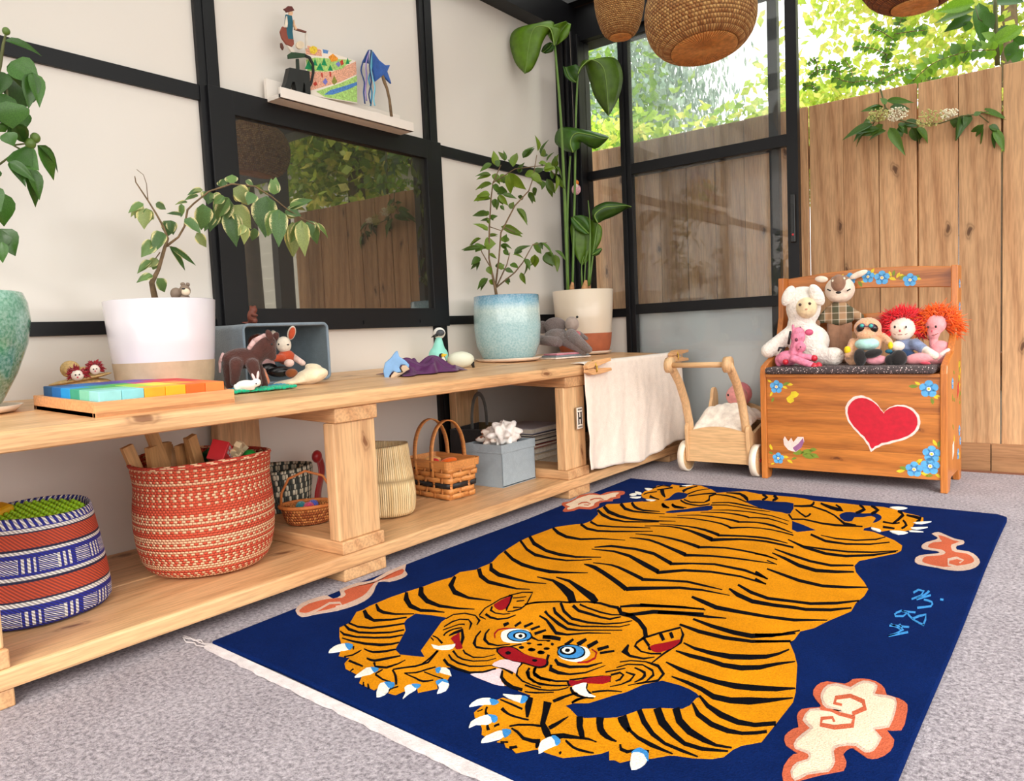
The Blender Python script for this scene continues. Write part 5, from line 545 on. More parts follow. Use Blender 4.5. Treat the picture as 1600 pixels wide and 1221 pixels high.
PLANTS = {
 'citrus': {'loc': (-1.845,2.4,.4866),'rz': .6554,'leaves': [(-.0309,-.0654,.7626,-.0816,-.0681,.7417,.0224),(-.0196,-.0662,.7581,-.017,-.0785,.8092,.0303),(.0196,-.0277,.78,-.0016,-.0129,.8285,.0208),(.049,-.0667,.7475,.0641,-.0315,.8213,.0303),(.0733,.0346,.7449,.0913,.0379,.7915,.024),(.0895,-.0391,.7858,.1315,-.0174,.846,.024),(.148,-.0508,.807,.1504,-.0806,.8573,.0288),(.1641,.0471,.8137,.1862,.0402,.8772,.0192),(.1769,.0687,.8103,.1746,.0728,.8467,.024),(.1878,.0638,.7891,.208,.0418,.8262,.0192),(.1529,.0089,.7747,.1872,-.0072,.7696,.0208),(.2116,-.0401,.7461,.2184,-.0592,.7907,.0272),(.2178,.0458,.7682,.258,.071,.7286,.0224),(.22,-.0141,.7207,.2467,.0091,.6624,.024),(.1793,-.0327,.7034,.2084,-.0265,.646,.0272),(.165,-.0039,.7021,.163,-.0179,.6688,.0208),(.1247,-.003,.6771,.1397,.011,.648,.0288),(.1102,.0478,.6716,.1282,.0457,.6272,.0224),(-.0374,-.0034,.7342,-.097,-.0119,.7412,.0192),(-.0337,.0138,.7375,.0003,.0066,.7037,.0272),(-.0353,.0144,.7029,-.1025,.0059,.6926,.0256),(-.0351,-.0374,.6852,.0063,-.0207,.6598,.0399),(.0006,.0174,.7135,.0332,.0173,.7353,.0399),(.0331,-.0261,.7341,.0928,-.0017,.6633,.0399),(.006,-.0077,.6544,.0603,-.0147,.6431,.0192),(-.0442,-.0554,.6481,-.0981,-.0477,.6556,.0288),(-.0415,-.0193,.6391,-.1006,-.0008,.6449,.0192),(-.0019,.0003,.6562,.0078,.0132,.6969,.0399),(-.0256,-.0586,.6315,-.016,-.0555,.5898,.0224),(-.0076,-.0462,.6062,.011,-.0441,.5905,.016),(-.0095,-.0567,.6463,.0233,-.0513,.604,.0208),(.0313,.0236,.6043,.0483,.0213,.6305,.0224),(.0576,-.0484,.5931,.1015,-.0713,.548,.0272),(-.0523,-.0134,.5789,-.1253,.0172,.593,.0272),(-.0495,-.0136,.5555,-.0886,-.0033,.5665,.0224),(-.0588,-.0326,.5147,-.1068,-.0575,.5478,.0224),(-.0493,-.0021,.565,-.0211,-.0054,.5787,.0272),(-.0037,.0609,.5406,.0791,.0573,.5047,.0319),(-.0077,.0519,.5395,.0791,.0415,.5106,.0272),(-.0609,.0191,.4981,-.0244,.0086,.5108,.024),(-.0903,.0632,.497,-.1487,.0864,.4824,.0192),(-.0933,-.0258,.4514,-.1615,-.0268,.4489,.0208),(-.0854,-.01,.4645,-.1135,-.0227,.441,.0399),(-.0778,.0017,.4655,-.0339,-.0121,.4697,.0479),(-.0108,-.0014,.4622,.032,-.0205,.4503,.0176),(-.0595,-.0234,.423,-.0249,-.0101,.4111,.0192),(-.0966,.019,.4172,-.1328,.0032,.3937,.0272),(-.0976,.021,.3977,-.1432,.0365,.3774,.0176),(-.004,.0038,.439,.023,.0073,.4225,.024),(.0387,-.0167,.4232,.1035,-.0117,.4637,.0224),(.0352,.0335,.4246,.0828,.0377,.415,.0192),(.0213,.0113,.3837,.0563,-.0035,.373,.0272),(.0005,-.0671,.3584,.0349,-.0717,.3489,.0208),(-.0306,.0584,.3942,.0007,.0496,.3721,.0192),(-.0228,-.025,.3668,-.0025,-.0334,.3807,.0224),(.1162,.0214,.4592,.1598,.0453,.4282,.0399),(.121,-.0157,.4158,.1195,.0054,.3631,.0319),(.1416,-.0363,.4591,.1973,-.0569,.4197,.0224),(.1661,.0128,.4246,.1942,-.0128,.3738,.0399),(.2036,.0457,.4184,.2153,.0182,.3559,.0272),(.2016,.0048,.43,.2504,-.0112,.3949,.0224),(.0805,-.0354,.4001,.1015,-.0578,.3586,.024),(.0825,-.0663,.374,.081,-.0424,.3259,.024),(.0647,.0678,.3547,.0787,.0656,.3057,.0208),(.0029,.0653,.3332,.014,.061,.3083,.0192),(-.0682,-.0049,.3313,-.1169,-.0149,.2976,.0288),(-.0649,.0082,.3242,-.0419,.0148,.3079,.0208),(-.0647,-.063,.3732,-.0544,-.0707,.3414,.024),(.0784,.0691,.665,.0776,.0787,.643,.024),(.0053,-.0184,.4672,.0067,-.0117,.4991,.0319),(.0085,.0129,.7123,.0548,-.0013,.692,.0319),(.0963,.0204,.7332,.1506,-.0036,.7336,.0319),(.118,-.0309,.7217,.1634,-.0336,.6963,.0319),(.1372,.0447,.7442,.1741,.0486,.7668,.0288),(.1691,-.0368,.7449,.2103,-.0584,.7422,.0399),(.1974,.0597,.7368,.2179,.067,.7374,.0319)],'stems': [[(-.0352,0,.2436,.0072),(-.0422,0,.2975,.0056),(-.0607,0,.4098,.0032),(-.0532,0,.5343,.0032),(-.0418,0,.6424,.0028),(-.0311,0,.7038,.0024),(.0035,0,.7715,.002)],[(-.0407,0,.2951,.004),(-.0212,0,.4081,.0032),(-.0086,0,.509,.0032),(.0512,0,.6113,.0028),(.1087,0,.6668,.0024),(.1263,0,.7123,.002),(.1459,0,.8037,.0016)],[(-.0375,0,.2949,.0032),(.0093,0,.3832,.0024),(.0233,0,.4296,.0016)],[(-.0359,0,.2949,.0032),(.0395,0,.3505,.0028),(.0729,0,.3882,.0024),(.1154,0,.4567,.002),(.1709,0,.4621,.0016)],[(-.0582,0,.3784,.0024),(-.0872,0,.4345,.002),(-.0939,0,.4582,.0016)],[(-.0532,0,.5343,.002),(-.0083,0,.5168,.0016)],[(.0003,0,.532,.0024),(.0465,0,.5066,.0016)],[(-.0311,0,.7038,.002),(.0575,0,.7538,.002),(.1834,0,.7637,.0016),(.2132,0,.7239,.0016)]],'fruits': []},
 'variegated': {'loc': (-1.8,.958,.485),'rz': 1.0817,'leaves': [(-.0186,-.024,.4591,-.052,-.038,.4382,.0187),(-.026,.0411,.47,-.0399,.0292,.4348,.0224),(-.0129,-.0287,.4478,-.0243,-.038,.4,.0337),(.0078,.016,.4667,.0305,.0176,.4548,.0187),(.0017,.0134,.4296,-.0063,.0097,.4344,.0112),(.0387,.0172,.4273,.0258,.0244,.3893,.0337),(.019,-.0435,.3892,-.0054,-.065,.3436,.0299),(-.0023,-.0469,.3671,-.0311,-.0613,.3317,.0299),(.0014,.0413,.3373,-.0111,.0544,.3088,.0224),(-.0123,-.0057,.3269,-.0437,-.0213,.2984,.0187),(-.0114,-.0384,.2894,-.048,-.0444,.2751,.0187),(-.002,-.0456,.2815,.0153,-.031,.2481,.0262),(.0309,.0278,.3657,.0926,.0418,.3202,.0135),(.0673,.0243,.4402,.0302,.0322,.4498,.0112),(.0664,.0382,.4722,.0641,.0424,.4392,.015),(.081,.047,.4779,.051,.0458,.4731,.009),(.1135,-.0446,.4921,.0773,-.0424,.4822,.015),(.104,-.0124,.4849,.0723,-.0163,.474,.0112),(.0679,-.0433,.4224,.1025,-.0555,.3905,.0262),(.0932,-.0325,.3917,.1134,-.0252,.3561,.0224),(.1114,-.0407,.4601,.1079,-.0196,.3974,.0411),(.1304,.0092,.499,.1279,.0021,.4679,.0337),(.1375,.0167,.4932,.1641,.0037,.4767,.0224),(.1617,-.0361,.4807,.1366,-.0253,.4634,.0224),(.187,.0269,.5234,.19,.0386,.5525,.0299),(.1841,-.0359,.5,.2277,-.0266,.4696,.0411),(.176,.0107,.4859,.1473,.0273,.4197,.0411),(.1507,.0377,.4594,.1254,.0401,.4059,.0299),(.187,.0265,.47,.2269,.022,.4126,.0411),(.1752,.0297,.4549,.1916,.0288,.3746,.0449),(.2021,-.0448,.4101,.203,-.0386,.3625,.0224),(.2267,-.0454,.403,.2224,-.0304,.3712,.0224),(.2663,-.0049,.4899,.251,-.0146,.3887,.0598),(.2288,-.0462,.4886,.2149,-.0583,.4601,.0299),(.2858,-.0011,.495,.2909,-.0123,.5371,.0262),(.2879,-.0476,.449,.2792,-.0679,.3594,.0411),(.3145,-.0454,.4539,.3662,-.0715,.4755,.0224),(.31,.0018,.4538,.3507,-.0049,.446,.0299),(.3322,.032,.4316,.335,.0375,.3409,.0374),(.3442,-.0366,.4254,.345,-.0433,.336,.0337),(.3701,.0221,.4348,.4027,.0473,.3745,.0337),(.3863,.0268,.4279,.4324,.0467,.3951,.015),(.2206,.0266,.5323,.2425,.0295,.5222,.015),(.1625,.0457,.5184,.178,.0366,.5401,.0187)],'stems': [[(-.0086,0,.2193,.0082),(-.0146,0,.2745,.0067),(.0029,0,.3073,.0045),(.0201,0,.3586,.0041),(.0284,0,.3806,.0034),(.0205,0,.4098,.0026),(.0061,0,.4422,.0022),(-.0084,0,.4707,.0019),(-.0315,0,.513,.0015),(-.0328,0,.5272,.0011)],[(-.0084,0,.4707,.0011),(-.0088,0,.5103,.0009),(-.0138,0,.5316,.0007),(-.0276,0,.5435,.0007)],[(.0237,0,.3623,.0034),(.0525,0,.3846,.0026),(.0681,0,.4106,.0026),(.0779,0,.4513,.0026),(.0928,0,.4665,.0022),(.1298,0,.4973,.0022),(.1846,0,.518,.0022),(.2389,0,.5145,.0019),(.2782,0,.4911,.0019),(.3176,0,.4576,.0015),(.3547,0,.4351,.0015),(.385,0,.42,.0011)],[(.0092,0,.3476,.0015),(-.0019,0,.3329,.0011)],[(.0204,0,.3623,.0011),(.0372,0,.3616,.0007)]],'fruits': []},
 'lemon': {'loc': (-1.8,.55,.485),'rz': 1.2743,'leaves': [(.1155,.0445,.7706,.1872,.062,.7663,.0179),(.1177,-.0496,.6995,.1596,-.0767,.6595,.0447),(.136,.0208,.7019,.1297,.0222,.6229,.0626),(.1525,-.0646,.6792,.1386,-.079,.6087,.0268),(.108,.0068,.6933,.0962,-.0121,.6467,.0268),(.1033,-.0617,.617,.1104,-.0596,.5671,.0582),(.1394,.0491,.6288,.1316,.0369,.5884,.0268),(.0984,-.0636,.5562,.1071,-.0688,.5303,.0268),(.1117,-.0489,.5785,.125,-.0277,.5458,.0268),(.1089,-.0193,.5283,.1493,-.0378,.4973,.0492),(.1568,.0343,.5585,.1925,.063,.4928,.0268),(.0974,-.0625,.4985,.1245,-.0791,.4545,.0224),(.1363,.0227,.5083,.1566,.0173,.4447,.0268),(.0826,.0435,.4579,.085,.0557,.3867,.0403),(.0735,-.0299,.37,.0929,-.0453,.3181,.0403),(.0738,-.0607,.3399,.0686,-.0671,.3001,.0224),(.0895,-.0479,.5761,.0996,-.041,.5617,.0268),(.1059,-.0351,.6375,.0905,-.0555,.5914,.0358),(-.0062,-.0654,.5116,-.0308,-.0782,.4756,.0242),(-.055,-.0629,.321,-.0248,-.0604,.2905,.0419),(.0409,.0292,.7975,.0719,.0217,.7672,.0261),(-.0167,-.0137,.5095,.0311,.0154,.5058,.036),(-.0259,.0368,.5981,-.0177,.0333,.5613,.0354),(-.0116,.0696,.4077,-.0015,.0941,.3578,.0373),(-.0451,.0198,.6237,-.064,.0384,.5836,.0305),(.0244,.0136,.6064,.0615,.0012,.5596,.041),(.0112,.0044,.7038,-.0204,.0312,.6665,.0337),(.0138,-.0686,.3435,.0231,-.0574,.3054,.0427),(.0439,.0788,.6697,.0331,.0821,.6123,.0349),(.0324,-.0561,.7058,.0014,-.0803,.6543,.0237),(.0501,.0587,.6614,-.0112,.0907,.6507,.0418),(-.0178,-.0536,.5877,-.0487,-.0689,.5624,.0402),(-.0003,-.0664,.7126,-.0162,-.0834,.6538,.023),(.0082,-.0538,.4259,.0561,-.0741,.414,.028),(.0176,.0736,.7826,-.0422,.0976,.7651,.0292),(-.0667,.073,.4023,-.0249,.1019,.3897,.0427),(.0575,-.0763,.4391,.0715,-.0993,.3982,.0413),(.006,-.0089,.6546,-.0472,.0161,.6287,.0321),(-.0421,.0582,.6663,-.0575,.0314,.5965,.0437),(.0254,-.0668,.6557,.0119,-.0707,.6127,.0238),(.0352,-.0356,.6106,.0022,-.0398,.5928,.0331),(.0061,-.0341,.3277,.0513,-.0622,.3181,.0333),(.014,.0104,.3949,-.0347,.0361,.3953,.0336),(.038,.0675,.3778,.0086,.0573,.3155,.037),(-.0206,.0706,.4261,-.0414,.0933,.374,.0352),(.0674,-.0613,.4863,.0353,-.0849,.4412,.0399),(.0734,.0618,.6741,.044,.0798,.6176,.0288),(-.0386,-.0785,.6272,-.0558,-.103,.5696,.0353),(.0261,-.0205,.5397,.0795,-.0187,.5294,.0439),(.0251,-.0464,.4109,.0198,-.0455,.3403,.03),(.0035,-.0761,.7553,.0526,-.0961,.7302,.033),(-.0277,-.0219,.7257,-.076,.0027,.7187,.041),(.0258,-.0353,.6285,.0112,-.0173,.5893,.0298),(-.0515,.0566,.4802,-.0935,.0363,.4599,.0275),(.0631,-.0117,.611,.0962,-.0149,.5889,.0366),(.0557,-.0317,.7096,.0727,-.0551,.6474,.0244),(.0218,-.0715,.7294,.0751,-.0409,.7346,.0276),(.0518,.0736,.4587,.0835,.0946,.4319,.0367),(.0437,-.0765,.6153,.072,-.0785,.5796,.0395),(.0247,.0199,.7089,.0017,.0125,.6426,.0327),(.0624,.0606,.7367,.0344,.0683,.672,.0422),(-.0351,.0326,.3677,-.0708,.0237,.3402,.0231),(.0163,.0549,.3544,-.0225,.0308,.3277,.0297),(-.0107,.0734,.3388,-.0529,.0949,.3171,.0334)],'stems': [[(-.0004,0,.2399,.0098),(.01,0,.3452,.0081),(.0388,0,.4777,.0063),(.0716,0,.6118,.0054),(.1011,0,.7033,.0036),(.1104,0,.7485,.0027),(.1171,0,.7715,.0018)],[(.0716,0,.6118,.0036),(.109,0,.6607,.0027),(.1114,0,.5727,.0022),(.1111,0,.5461,.0022),(.1368,0,.5308,.0018)],[(.1111,0,.5461,.0018),(.1346,0,.5521,.0018),(.1507,0,.5593,.0013)],[(.0388,0,.4777,.004),(.0694,0,.4934,.0027),(.0853,0,.5058,.0022),(.1097,0,.5281,.0018)],[(.0208,0,.3893,.0036),(.0551,0,.4086,.0027),(.0758,0,.3652,.0018)],[(.028,0,.4333,.0036),(-.0182,0,.5578,.0027),(-.0249,0,.6827,.0018)],[(.0136,0,.3889,.0036),(-.0357,0,.4291,.0022)]],'fruits': [(.1161,-.02,.768,.0081),(.1496,-.02,.5604,.0107),(.1401,-.02,.5478,.0116)]},
 'bird': {'loc': (-1.84,2.97,.4864),'rz': .5547,'big': [([(-.0818,-.16,1.3257),(-.0968,-.16,1.3964),(-.1527,-.16,1.4084),(-.1799,-.16,1.3734),(-.1938,-.16,1.3147),(-.2027,-.16,1.2655),(-.2125,-.16,1.2186)],[(-.0879,-.12,1.3432),(-.0814,-.12,1.438),(-.1644,-.12,1.4383),(-.2485,-.12,1.4215),(-.2743,-.12,1.3707),(-.2547,-.12,1.2831),(-.215,-.12,1.2319)],[(-.0772,-.14,1.3316),(-.0514,-.14,1.3978),(-.0979,-.14,1.3932),(-.1305,-.14,1.3519),(-.1511,-.14,1.2934),(-.1819,-.14,1.2405),(-.2137,-.14,1.2253)]),([(-.0807,-.1,1.3473),(-.0579,-.1,1.396),(-.0199,-.1,1.4382)],[(-.0873,-.13,1.347),(-.1132,-.13,1.4092),(-.0271,-.13,1.4346)],[(-.0671,-.12,1.3431),(-.0219,-.12,1.3755),(-.0071,-.12,1.4244)]),([(-.0909,-.09,1.3619),(-.1074,-.09,1.3429),(-.1344,-.09,1.3247)],[(-.1009,-.1,1.3641),(-.1275,-.1,1.3511),(-.1416,-.1,1.3269)],[(-.0807,-.1,1.3473),(-.0921,-.1,1.3229),(-.1237,-.1,1.3163)]),([(.0148,-.05,1.2367),(.0346,-.05,1.2681),(.0758,-.05,1.292),(.1249,-.05,1.257),(.1388,-.05,1.1739),(.1428,-.05,1.0482)],[(.011,0,1.2592),(.0249,0,1.2857),(.0427,0,1.3051),(.0651,0,1.22),(.088,0,1.143),(.1431,0,1.0594)],[(.0289,0,1.2795),(.1026,0,1.3129),(.1831,0,1.3066),(.2128,0,1.2338),(.1945,0,1.1435),(.1448,0,1.0592)]),([(.0051,0,1.2162),(-.0239,0,1.2434),(-.0394,0,1.2864)],[(-.0077,-.02,1.2108),(-.0408,-.02,1.2383),(-.05,-.02,1.2847)],[(.0145,-.02,1.2341),(.0284,-.02,1.2646),(.0081,-.02,1.2885)]),([(-.0193,-.06,.8965),(-.0302,-.06,.9431),(-.0034,-.06,.9787),(.0638,-.06,.9658),(.1137,-.06,.9482),(.1399,-.06,.9514)],[(-.0498,.01,.9187),(-.1001,.01,.9647),(-.0715,.01,1.0265),(.0316,.01,1.0109),(.1167,.01,.9838),(.1437,.01,.9701)],[(.0112,-.02,.923),(.0208,-.02,.9493),(.0458,-.02,.9307),(.0794,-.02,.9158),(.1142,-.02,.9345),(.1407,-.02,.9596)]),([(.0781,-.03,.5872),(.0674,-.03,.6233),(.1082,-.03,.6524),(.1559,-.03,.6558),(.2033,-.03,.6561),(.2306,-.03,.649)],[(.0605,0,.5963),(.0569,0,.6523),(.11,0,.6808),(.1578,0,.6795),(.2052,0,.6671),(.2326,0,.6544)],[(.0868,0,.5908),(.1072,0,.6016),(.1395,0,.6116),(.1801,0,.629),(.2044,0,.6434),(.2326,0,.652)]),([(.0051,.03,.4097),(.0344,.03,.473),(.0408,.03,.5372),(.0391,.03,.6018),(.0319,.03,.6263)],[(-.003,.01,.4085),(-.0346,.01,.4747),(-.0457,.01,.5638),(-.0393,.01,.6036),(-.0409,.01,.6261)],[(.0132,.01,.4076),(.0538,.01,.4538),(.0923,.01,.5159),(.0945,.01,.5758),(.0552,.01,.602)]),([(.0369,0,.5458),(.0098,0,.5753),(-.0134,0,.6007),(-.0328,0,.6218)],[(.0286,-.01,.5411),(-.0149,-.01,.5595),(-.0378,-.01,.5927),(-.0408,-.01,.6184)],[(.0412,-.01,.5563),(.0387,-.01,.5962),(.0197,-.01,.6252),(-.0244,-.01,.6278)]),([(.0493,-.01,.4481),(.0715,-.01,.4604),(.0928,-.01,.4737)],[(.0496,0,.453),(.0664,0,.4721),(.0916,0,.478)],[(.0533,0,.4432),(.0776,0,.4475),(.0945,0,.4706)])],'stems': [[(-.0666,0,.2735,.0074),(-.064,0,.4431,.0066),(-.053,0,.6828,.0057),(-.0327,0,.8955,.0041)],[(-.0671,0,.2474,.0077),(-.0644,-.05,.7293,.0071),(-.0674,-.09,1.0538,.0062),(-.0799,-.12,1.338,.0047)],[(-.0496,0,.2465,.0059),(-.0191,0,.7354,.0053),(-.0004,0,1.0738,.0047),(.0151,0,1.2544,.0041)],[(.0281,0,.3092,.0066),(.04,0,.4776,.0057),(.0444,0,.5973,.0049),(.0399,0,.693,.0016)],[(.0325,0,.3171,.0049),(.0588,0,.4846,.0041),(.0787,0,.5913,.0029)],[(-.0009,0,.2905,.0041),(-.0009,0,.3995,.0033),(.013,0,.447,.0016)],[(.0072,0,.2901,.0041),(.015,0,.3906,.0033),(.026,0,.4704,.0016)]]},
 'elder': {'loc': (-.562,3.345,1.3),'rz': .1665,'leaves': [(-.0905,.0201,.1208,-.161,-.0184,.1176,.0261),(-.0783,.0145,.1432,.015,-.005,.1218,.0261),(-.0661,-.0107,.1093,.0092,-.0004,.1018,.0261),(-.1266,.0121,.0601,-.2351,-.0188,.0252,.0327),(-.1393,.0251,.0519,-.207,.0704,.0053,.0327),(-.1026,.0057,.0353,-.1759,.0199,.0304,.0392),(-.0793,.0258,.0293,-.1533,.0599,.0217,.0327),(-.0668,0,.0347,-.0201,-.0493,-.0751,.0392),(-.0373,-.012,.0402,.0031,.006,.0055,.0392),(-.02,.0085,.0418,.049,-.0059,.0399,.0392),(.009,.0254,.0278,.0321,.0431,-.0237,.0392),(.0264,.0258,.0251,.075,.028,-.0301,.0392),(-.078,-.0027,.1261,-.0952,-.0146,.152,.0261),(-.0433,.0281,.108,.0035,.047,.1044,.0196),(.1614,.0134,.0379,.1505,.0169,.003,.0392),(.1778,.0117,.041,.1704,-.0268,-.0404,.0392),(.1994,.0088,.0429,.1874,-.0132,-.0094,.0327),(.2132,-.0296,.0256,.2404,-.0217,.0411,.0196),(.2326,.0207,.0523,.3242,-.0213,.0087,.0261),(.2332,.0291,.0294,.2285,.0392,.0075,.0261),(.2593,.0182,.0287,.2877,.0382,.0037,.0261),(.2468,-.0081,-.0058,.1904,.041,-.0549,.0327),(.2484,.0136,-.0136,.2482,.0088,-.0948,.0294),(.2626,-.0103,-.0149,.2958,.0075,-.041,.0327),(.2791,-.0023,-.0281,.3144,-.0213,-.1104,.0327),(.2601,.0272,-.0003,.3082,.0294,-.0077,.0261),(-.1143,.0078,.0832,-.1765,.0379,.0739,.0327),(-.0902,-.0049,.0504,-.1272,.0186,.0223,.0327),(-.0373,-.0111,.0276,-.0201,-.0112,-.0072,.0327)],'stems': [[(-.0984,0,.1883,.0033),(-.0811,0,.1145,.0033),(-.0431,0,.063,.0033),(.0262,0,.0323,.0033),(.1054,0,.0224,.0026),(.1772,0,.0385,.0026),(.2312,0,.0354,.0026),(.2633,0,-.0006,.002)],[(-.0811,0,.1145,.0026),(-.1262,0,.0574,.002)],[(.2312,0,.0354,.002),(.2632,0,.0422,.0013)]],'fruits': [],'umbels': [(-.1041,-.03,.0794,.0405,1),(-.0427,-.03,.074,.0405,0),(.0767,-.03,.0393,.0555,1),(.132,-.03,.0443,.0314,0)]},
 'fatsia': {'loc': (-.2917,3.62,1.4),'rz': .0804,'leaves': [(-.0776,-.0364,.4069,-.2127,-.033,.4176,.0455),(-.0776,-.0353,.3818,-.2208,-.0113,.3854,.0417),(-.0881,.0022,.3708,-.187,-.0107,.3376,.0417),(-.0941,-.0191,.3472,-.1139,-.0099,.3143,.0303),(-.0662,.0451,.4308,-.0458,.0116,.2524,.0455),(-.0104,-.0259,.2515,-.0516,-.0486,.2874,.0341),(.0797,-.0108,.2845,-.0481,-.0623,.2282,.0417),(-.0013,.0318,.3543,.021,.0363,.339,.0227),(.0827,.0101,.3834,-.0433,.035,.4288,.0341),(.0054,.0173,.2529,-.0102,.0056,.1762,.0303),(.0519,-.0335,.2308,.0275,-.0357,.1603,.0341),(.0212,-.0229,.2013,.0645,-.0279,.1971,.0303),(-.0426,-.0205,.3665,-.0169,-.0276,.2961,.0303),(.0814,.0362,.182,.034,.015,.2016,.0379),(.0464,.0332,.2989,-.027,.0529,.3118,.0303),(.0832,-.0035,.25,.0523,-.013,.2186,.0379)],'stems': [[(-.0022,0,.1619,.0091),(-.0074,0,.2656,.0083),(-.011,0,.3904,.0076),(-.0127,0,.4416,.0068)],[(-.0075,0,.3021,.003),(-.0653,0,.3532,.0023),(-.0784,0,.4081,.0019)],[(-.0074,0,.2656,.003),(.0523,0,.2657,.0023),(.083,0,.2941,.0019)]],'fruits': []},
 'rose': {'loc': (-.5641,3.5,1.4),'rz': .1598,'sprays': [([(.269,0,.194),(.193,0,.206),(.131,0,.201),(.058,0,.183),(-.009,0,.132)],.047),([(-.124,0,.154),(-.109,0,.235),(-.1,0,.268),(-.074,0,.338),(-.046,0,.399)],.026),([(-.102,0,.264),(-.155,0,.298),(-.216,0,.319)],.027),([(-.074,0,.338),(-.012,0,.335),(.032,0,.329)],.026),([(-.081,0,.32),(-.119,0,.355),(-.154,0,.375)],.026),([(-.135,0,.141),(-.178,0,.164),(-.236,0,.168),(-.294,0,.198)],.027),([(-.228,0,.158),(-.232,0,.214),(-.257,0,.265)],.023),([(-.03,0,.121),(.031,0,.128),(.078,0,.115)],.023),([(-.28,0,.168),(-.283,0,.247),(-.32,0,.27)],.023),([(-.283,0,.224),(-.354,0,.246),(-.392,0,.229)],.023),([(-.37,0,.177),(-.393,0,.205),(-.423,0,.207)],.021),([(-.142,0,.15),(-.085,0,.17),(-.023,0,.18)],.023),([(-.046,0,.395),(-.073,0,.447),(-.104,0,.484)],.023),([(-.399,0,.27),(-.369,0,.288),(-.362,0,.223)],.017)]},
}
# ------------------------------------------------------------------ painted toy chest with backrest
PINE = MW('honey_pine_x', (206, 126, 54), (122, 58, 18), 'X', 0.35, True, 7.0, 6.0, 1.0, coat=0.25, knotcol=(86, 36, 12))
PINZ = MW('honey_pine_z', (204, 124, 54), (166, 88, 32), 'Z', 0.35, True, 5.0, 2.2, 0.8, coat=0.25, knotcol=(96, 44, 16))
ct = thing('toy_chest', 'honey pine toy chest with backrest and painted red heart on the front', 'toy chest', (-0.677, 2.837, 0), R(-1))
prof = [(0, 0), (0, 0.400), (0.008, 0.428), (0.05, 0.444), (0.13, 0.468), (0.185, 0.525), (0.215, 0.61), (0.222, 0.766), (0.298, 0.766), (0.298, 0), (0.255, 0), (0.235, 0.042), (0.07, 0.042), (0.045, 0)]
for s_ in (-1, 1):
    MB().plate(prof, 0.022, lambda y, z, t, s_=s_: (s_*(0.312-t), y, z)).done('side_panel', PINZ, ct, bevel=0.003)
for z0, z1 in ((0.042, 0.1275), (0.128, 0.2635), (0.264, 0.388)): MB().bb(-0.2895, 0.2895, -0.008, 0.008, (z0-z1)/2, (z1-z0)/2).done('front_board', PINE, ct, bevel=0.0006, loc=(0, 0.016, (z0+z1)/2))
MB().bb(-0.2895, 0.2895, 0.27, 0.284, 0.042, 0.388).done('back_panel', PINE, ct)
MB().bb(-0.2895, 0.2895, 0.024, 0.27, 0.05, 0.062).done('bottom_panel', PINE, ct)
MB().bb(-0.2895, 0.2895, -0.002, 0.284, 0.388, 0.400).done('seat_lid', PINE, ct, bevel=0.002)
top = [(-0.29, 0.700), (-0.15, 0.706), (0, 0.708), (0.15, 0.700), (0.29, 0.690), (0.29, 0.764), (0.15, 0.777), (0, 0.782), (-0.15, 0.776), (-0.29, 0.764)]
MB().plate(top, 0.018, lambda x, z, t: (x, 0.270+t, z)).done('top_rail', PINE, ct, bevel=0.003)
MB().bb(-0.29, 0.29, 0.268, 0.286, 0.545, 0.611).done('lower_rail', PINE, ct, bevel=0.003)
PAINT = {k: M('paint_'+k, c, 0.45, 0.12, 60) for k, c in dict(red=(196, 8, 42), white=(245, 214, 206), blue=(92, 172, 228), dblue=(52, 120, 190), yellow=(222, 198, 40), green=(120, 140, 44), violet=(150, 96, 142), cream=(236, 222, 214)).items()}
PL_ = [PAINT[k] for k in ('red', 'white', 'blue', 'dblue', 'yellow', 'green', 'violet', 'cream')]
def onface(y0, lift=0.0): return lambda x, z, t: (x, y0-0.0002-lift-t, z)
def scallop(pts, amp, k=3):
    out = []; n_ = len(pts)
    for i in range(n_):
        a, b = Vector(pts[i]), Vector(pts[(i+1) % n_])
        for j in range(k):
            p = a.lerp(b, j/k); nn = Vector((-(b-a).y, (b-a).x)).normalized(); p += nn*amp*(1 if j % 2 else -0.6); out.append((p.x, p.y))
    return out
MB().plate(scallop(HEART, 0.0007), 0.0006, onface(0.008), 1).plate(scallop(HEART_IN, 0.0012, 2), 0.0005, onface(0.008, 0.0006), 0).done('painted_heart', PL_, ct)
def circle(x, z, rx, rz=None, n_=10, a0=0):
    rz = rz or rx; return [(x+rx*math.cos(2*math.pi*i/n_+a0), z+rz*math.sin(2*math.pi*i/n_+a0)) for i in range(n_)]
def flower(fn, x, z, s_, parent):
    mb = MB()
    for i in range(5):
        a = 2*math.pi*i/5+0.3; mb.plate(circle(x+0.56*s_*math.cos(a), z+0.56*s_*math.sin(a), 0.46*s_), 0.0004, fn(0), 2)
        mb.plate(circle(x+0.30*s_*math.cos(a), z+0.30*s_*math.sin(a), 0.10*s_, 0.10*s_, 6), 0.0003, fn(0.0005), 3)
    mb.plate(circle(x, z, 0.24*s_), 0.0004, fn(0.0006), 7); mb.plate(circle(x, z, 0.13*s_), 0.0004, fn(0.0010), 4)
    return mb.done('painted_flower', PL_, parent)
def leaf2(mb, fn, x, z, L_, a, mi):
    a = R(a); p = [(0, 0), (0.3, 0.2), (0.65, 0.24), (1, 0), (0.65, -0.16), (0.3, -0.16)]
    mb.plate([(x+L_*((u-.5)*math.cos(a)-v*math.sin(a)), z+L_*((u-.5)*math.sin(a)+v*math.cos(a))) for u, v in p], 0.0003, fn(0), mi)
ff = lambda y0: (lambda lift: onface(y0, lift))
for x, z, s_ in FLOWERS: flower(ff(0.008), x, z, s_, ct)
for x, z, s_ in BACKFLOWERS: flower(ff(0.270), x, z, s_, ct)
mb = MB()
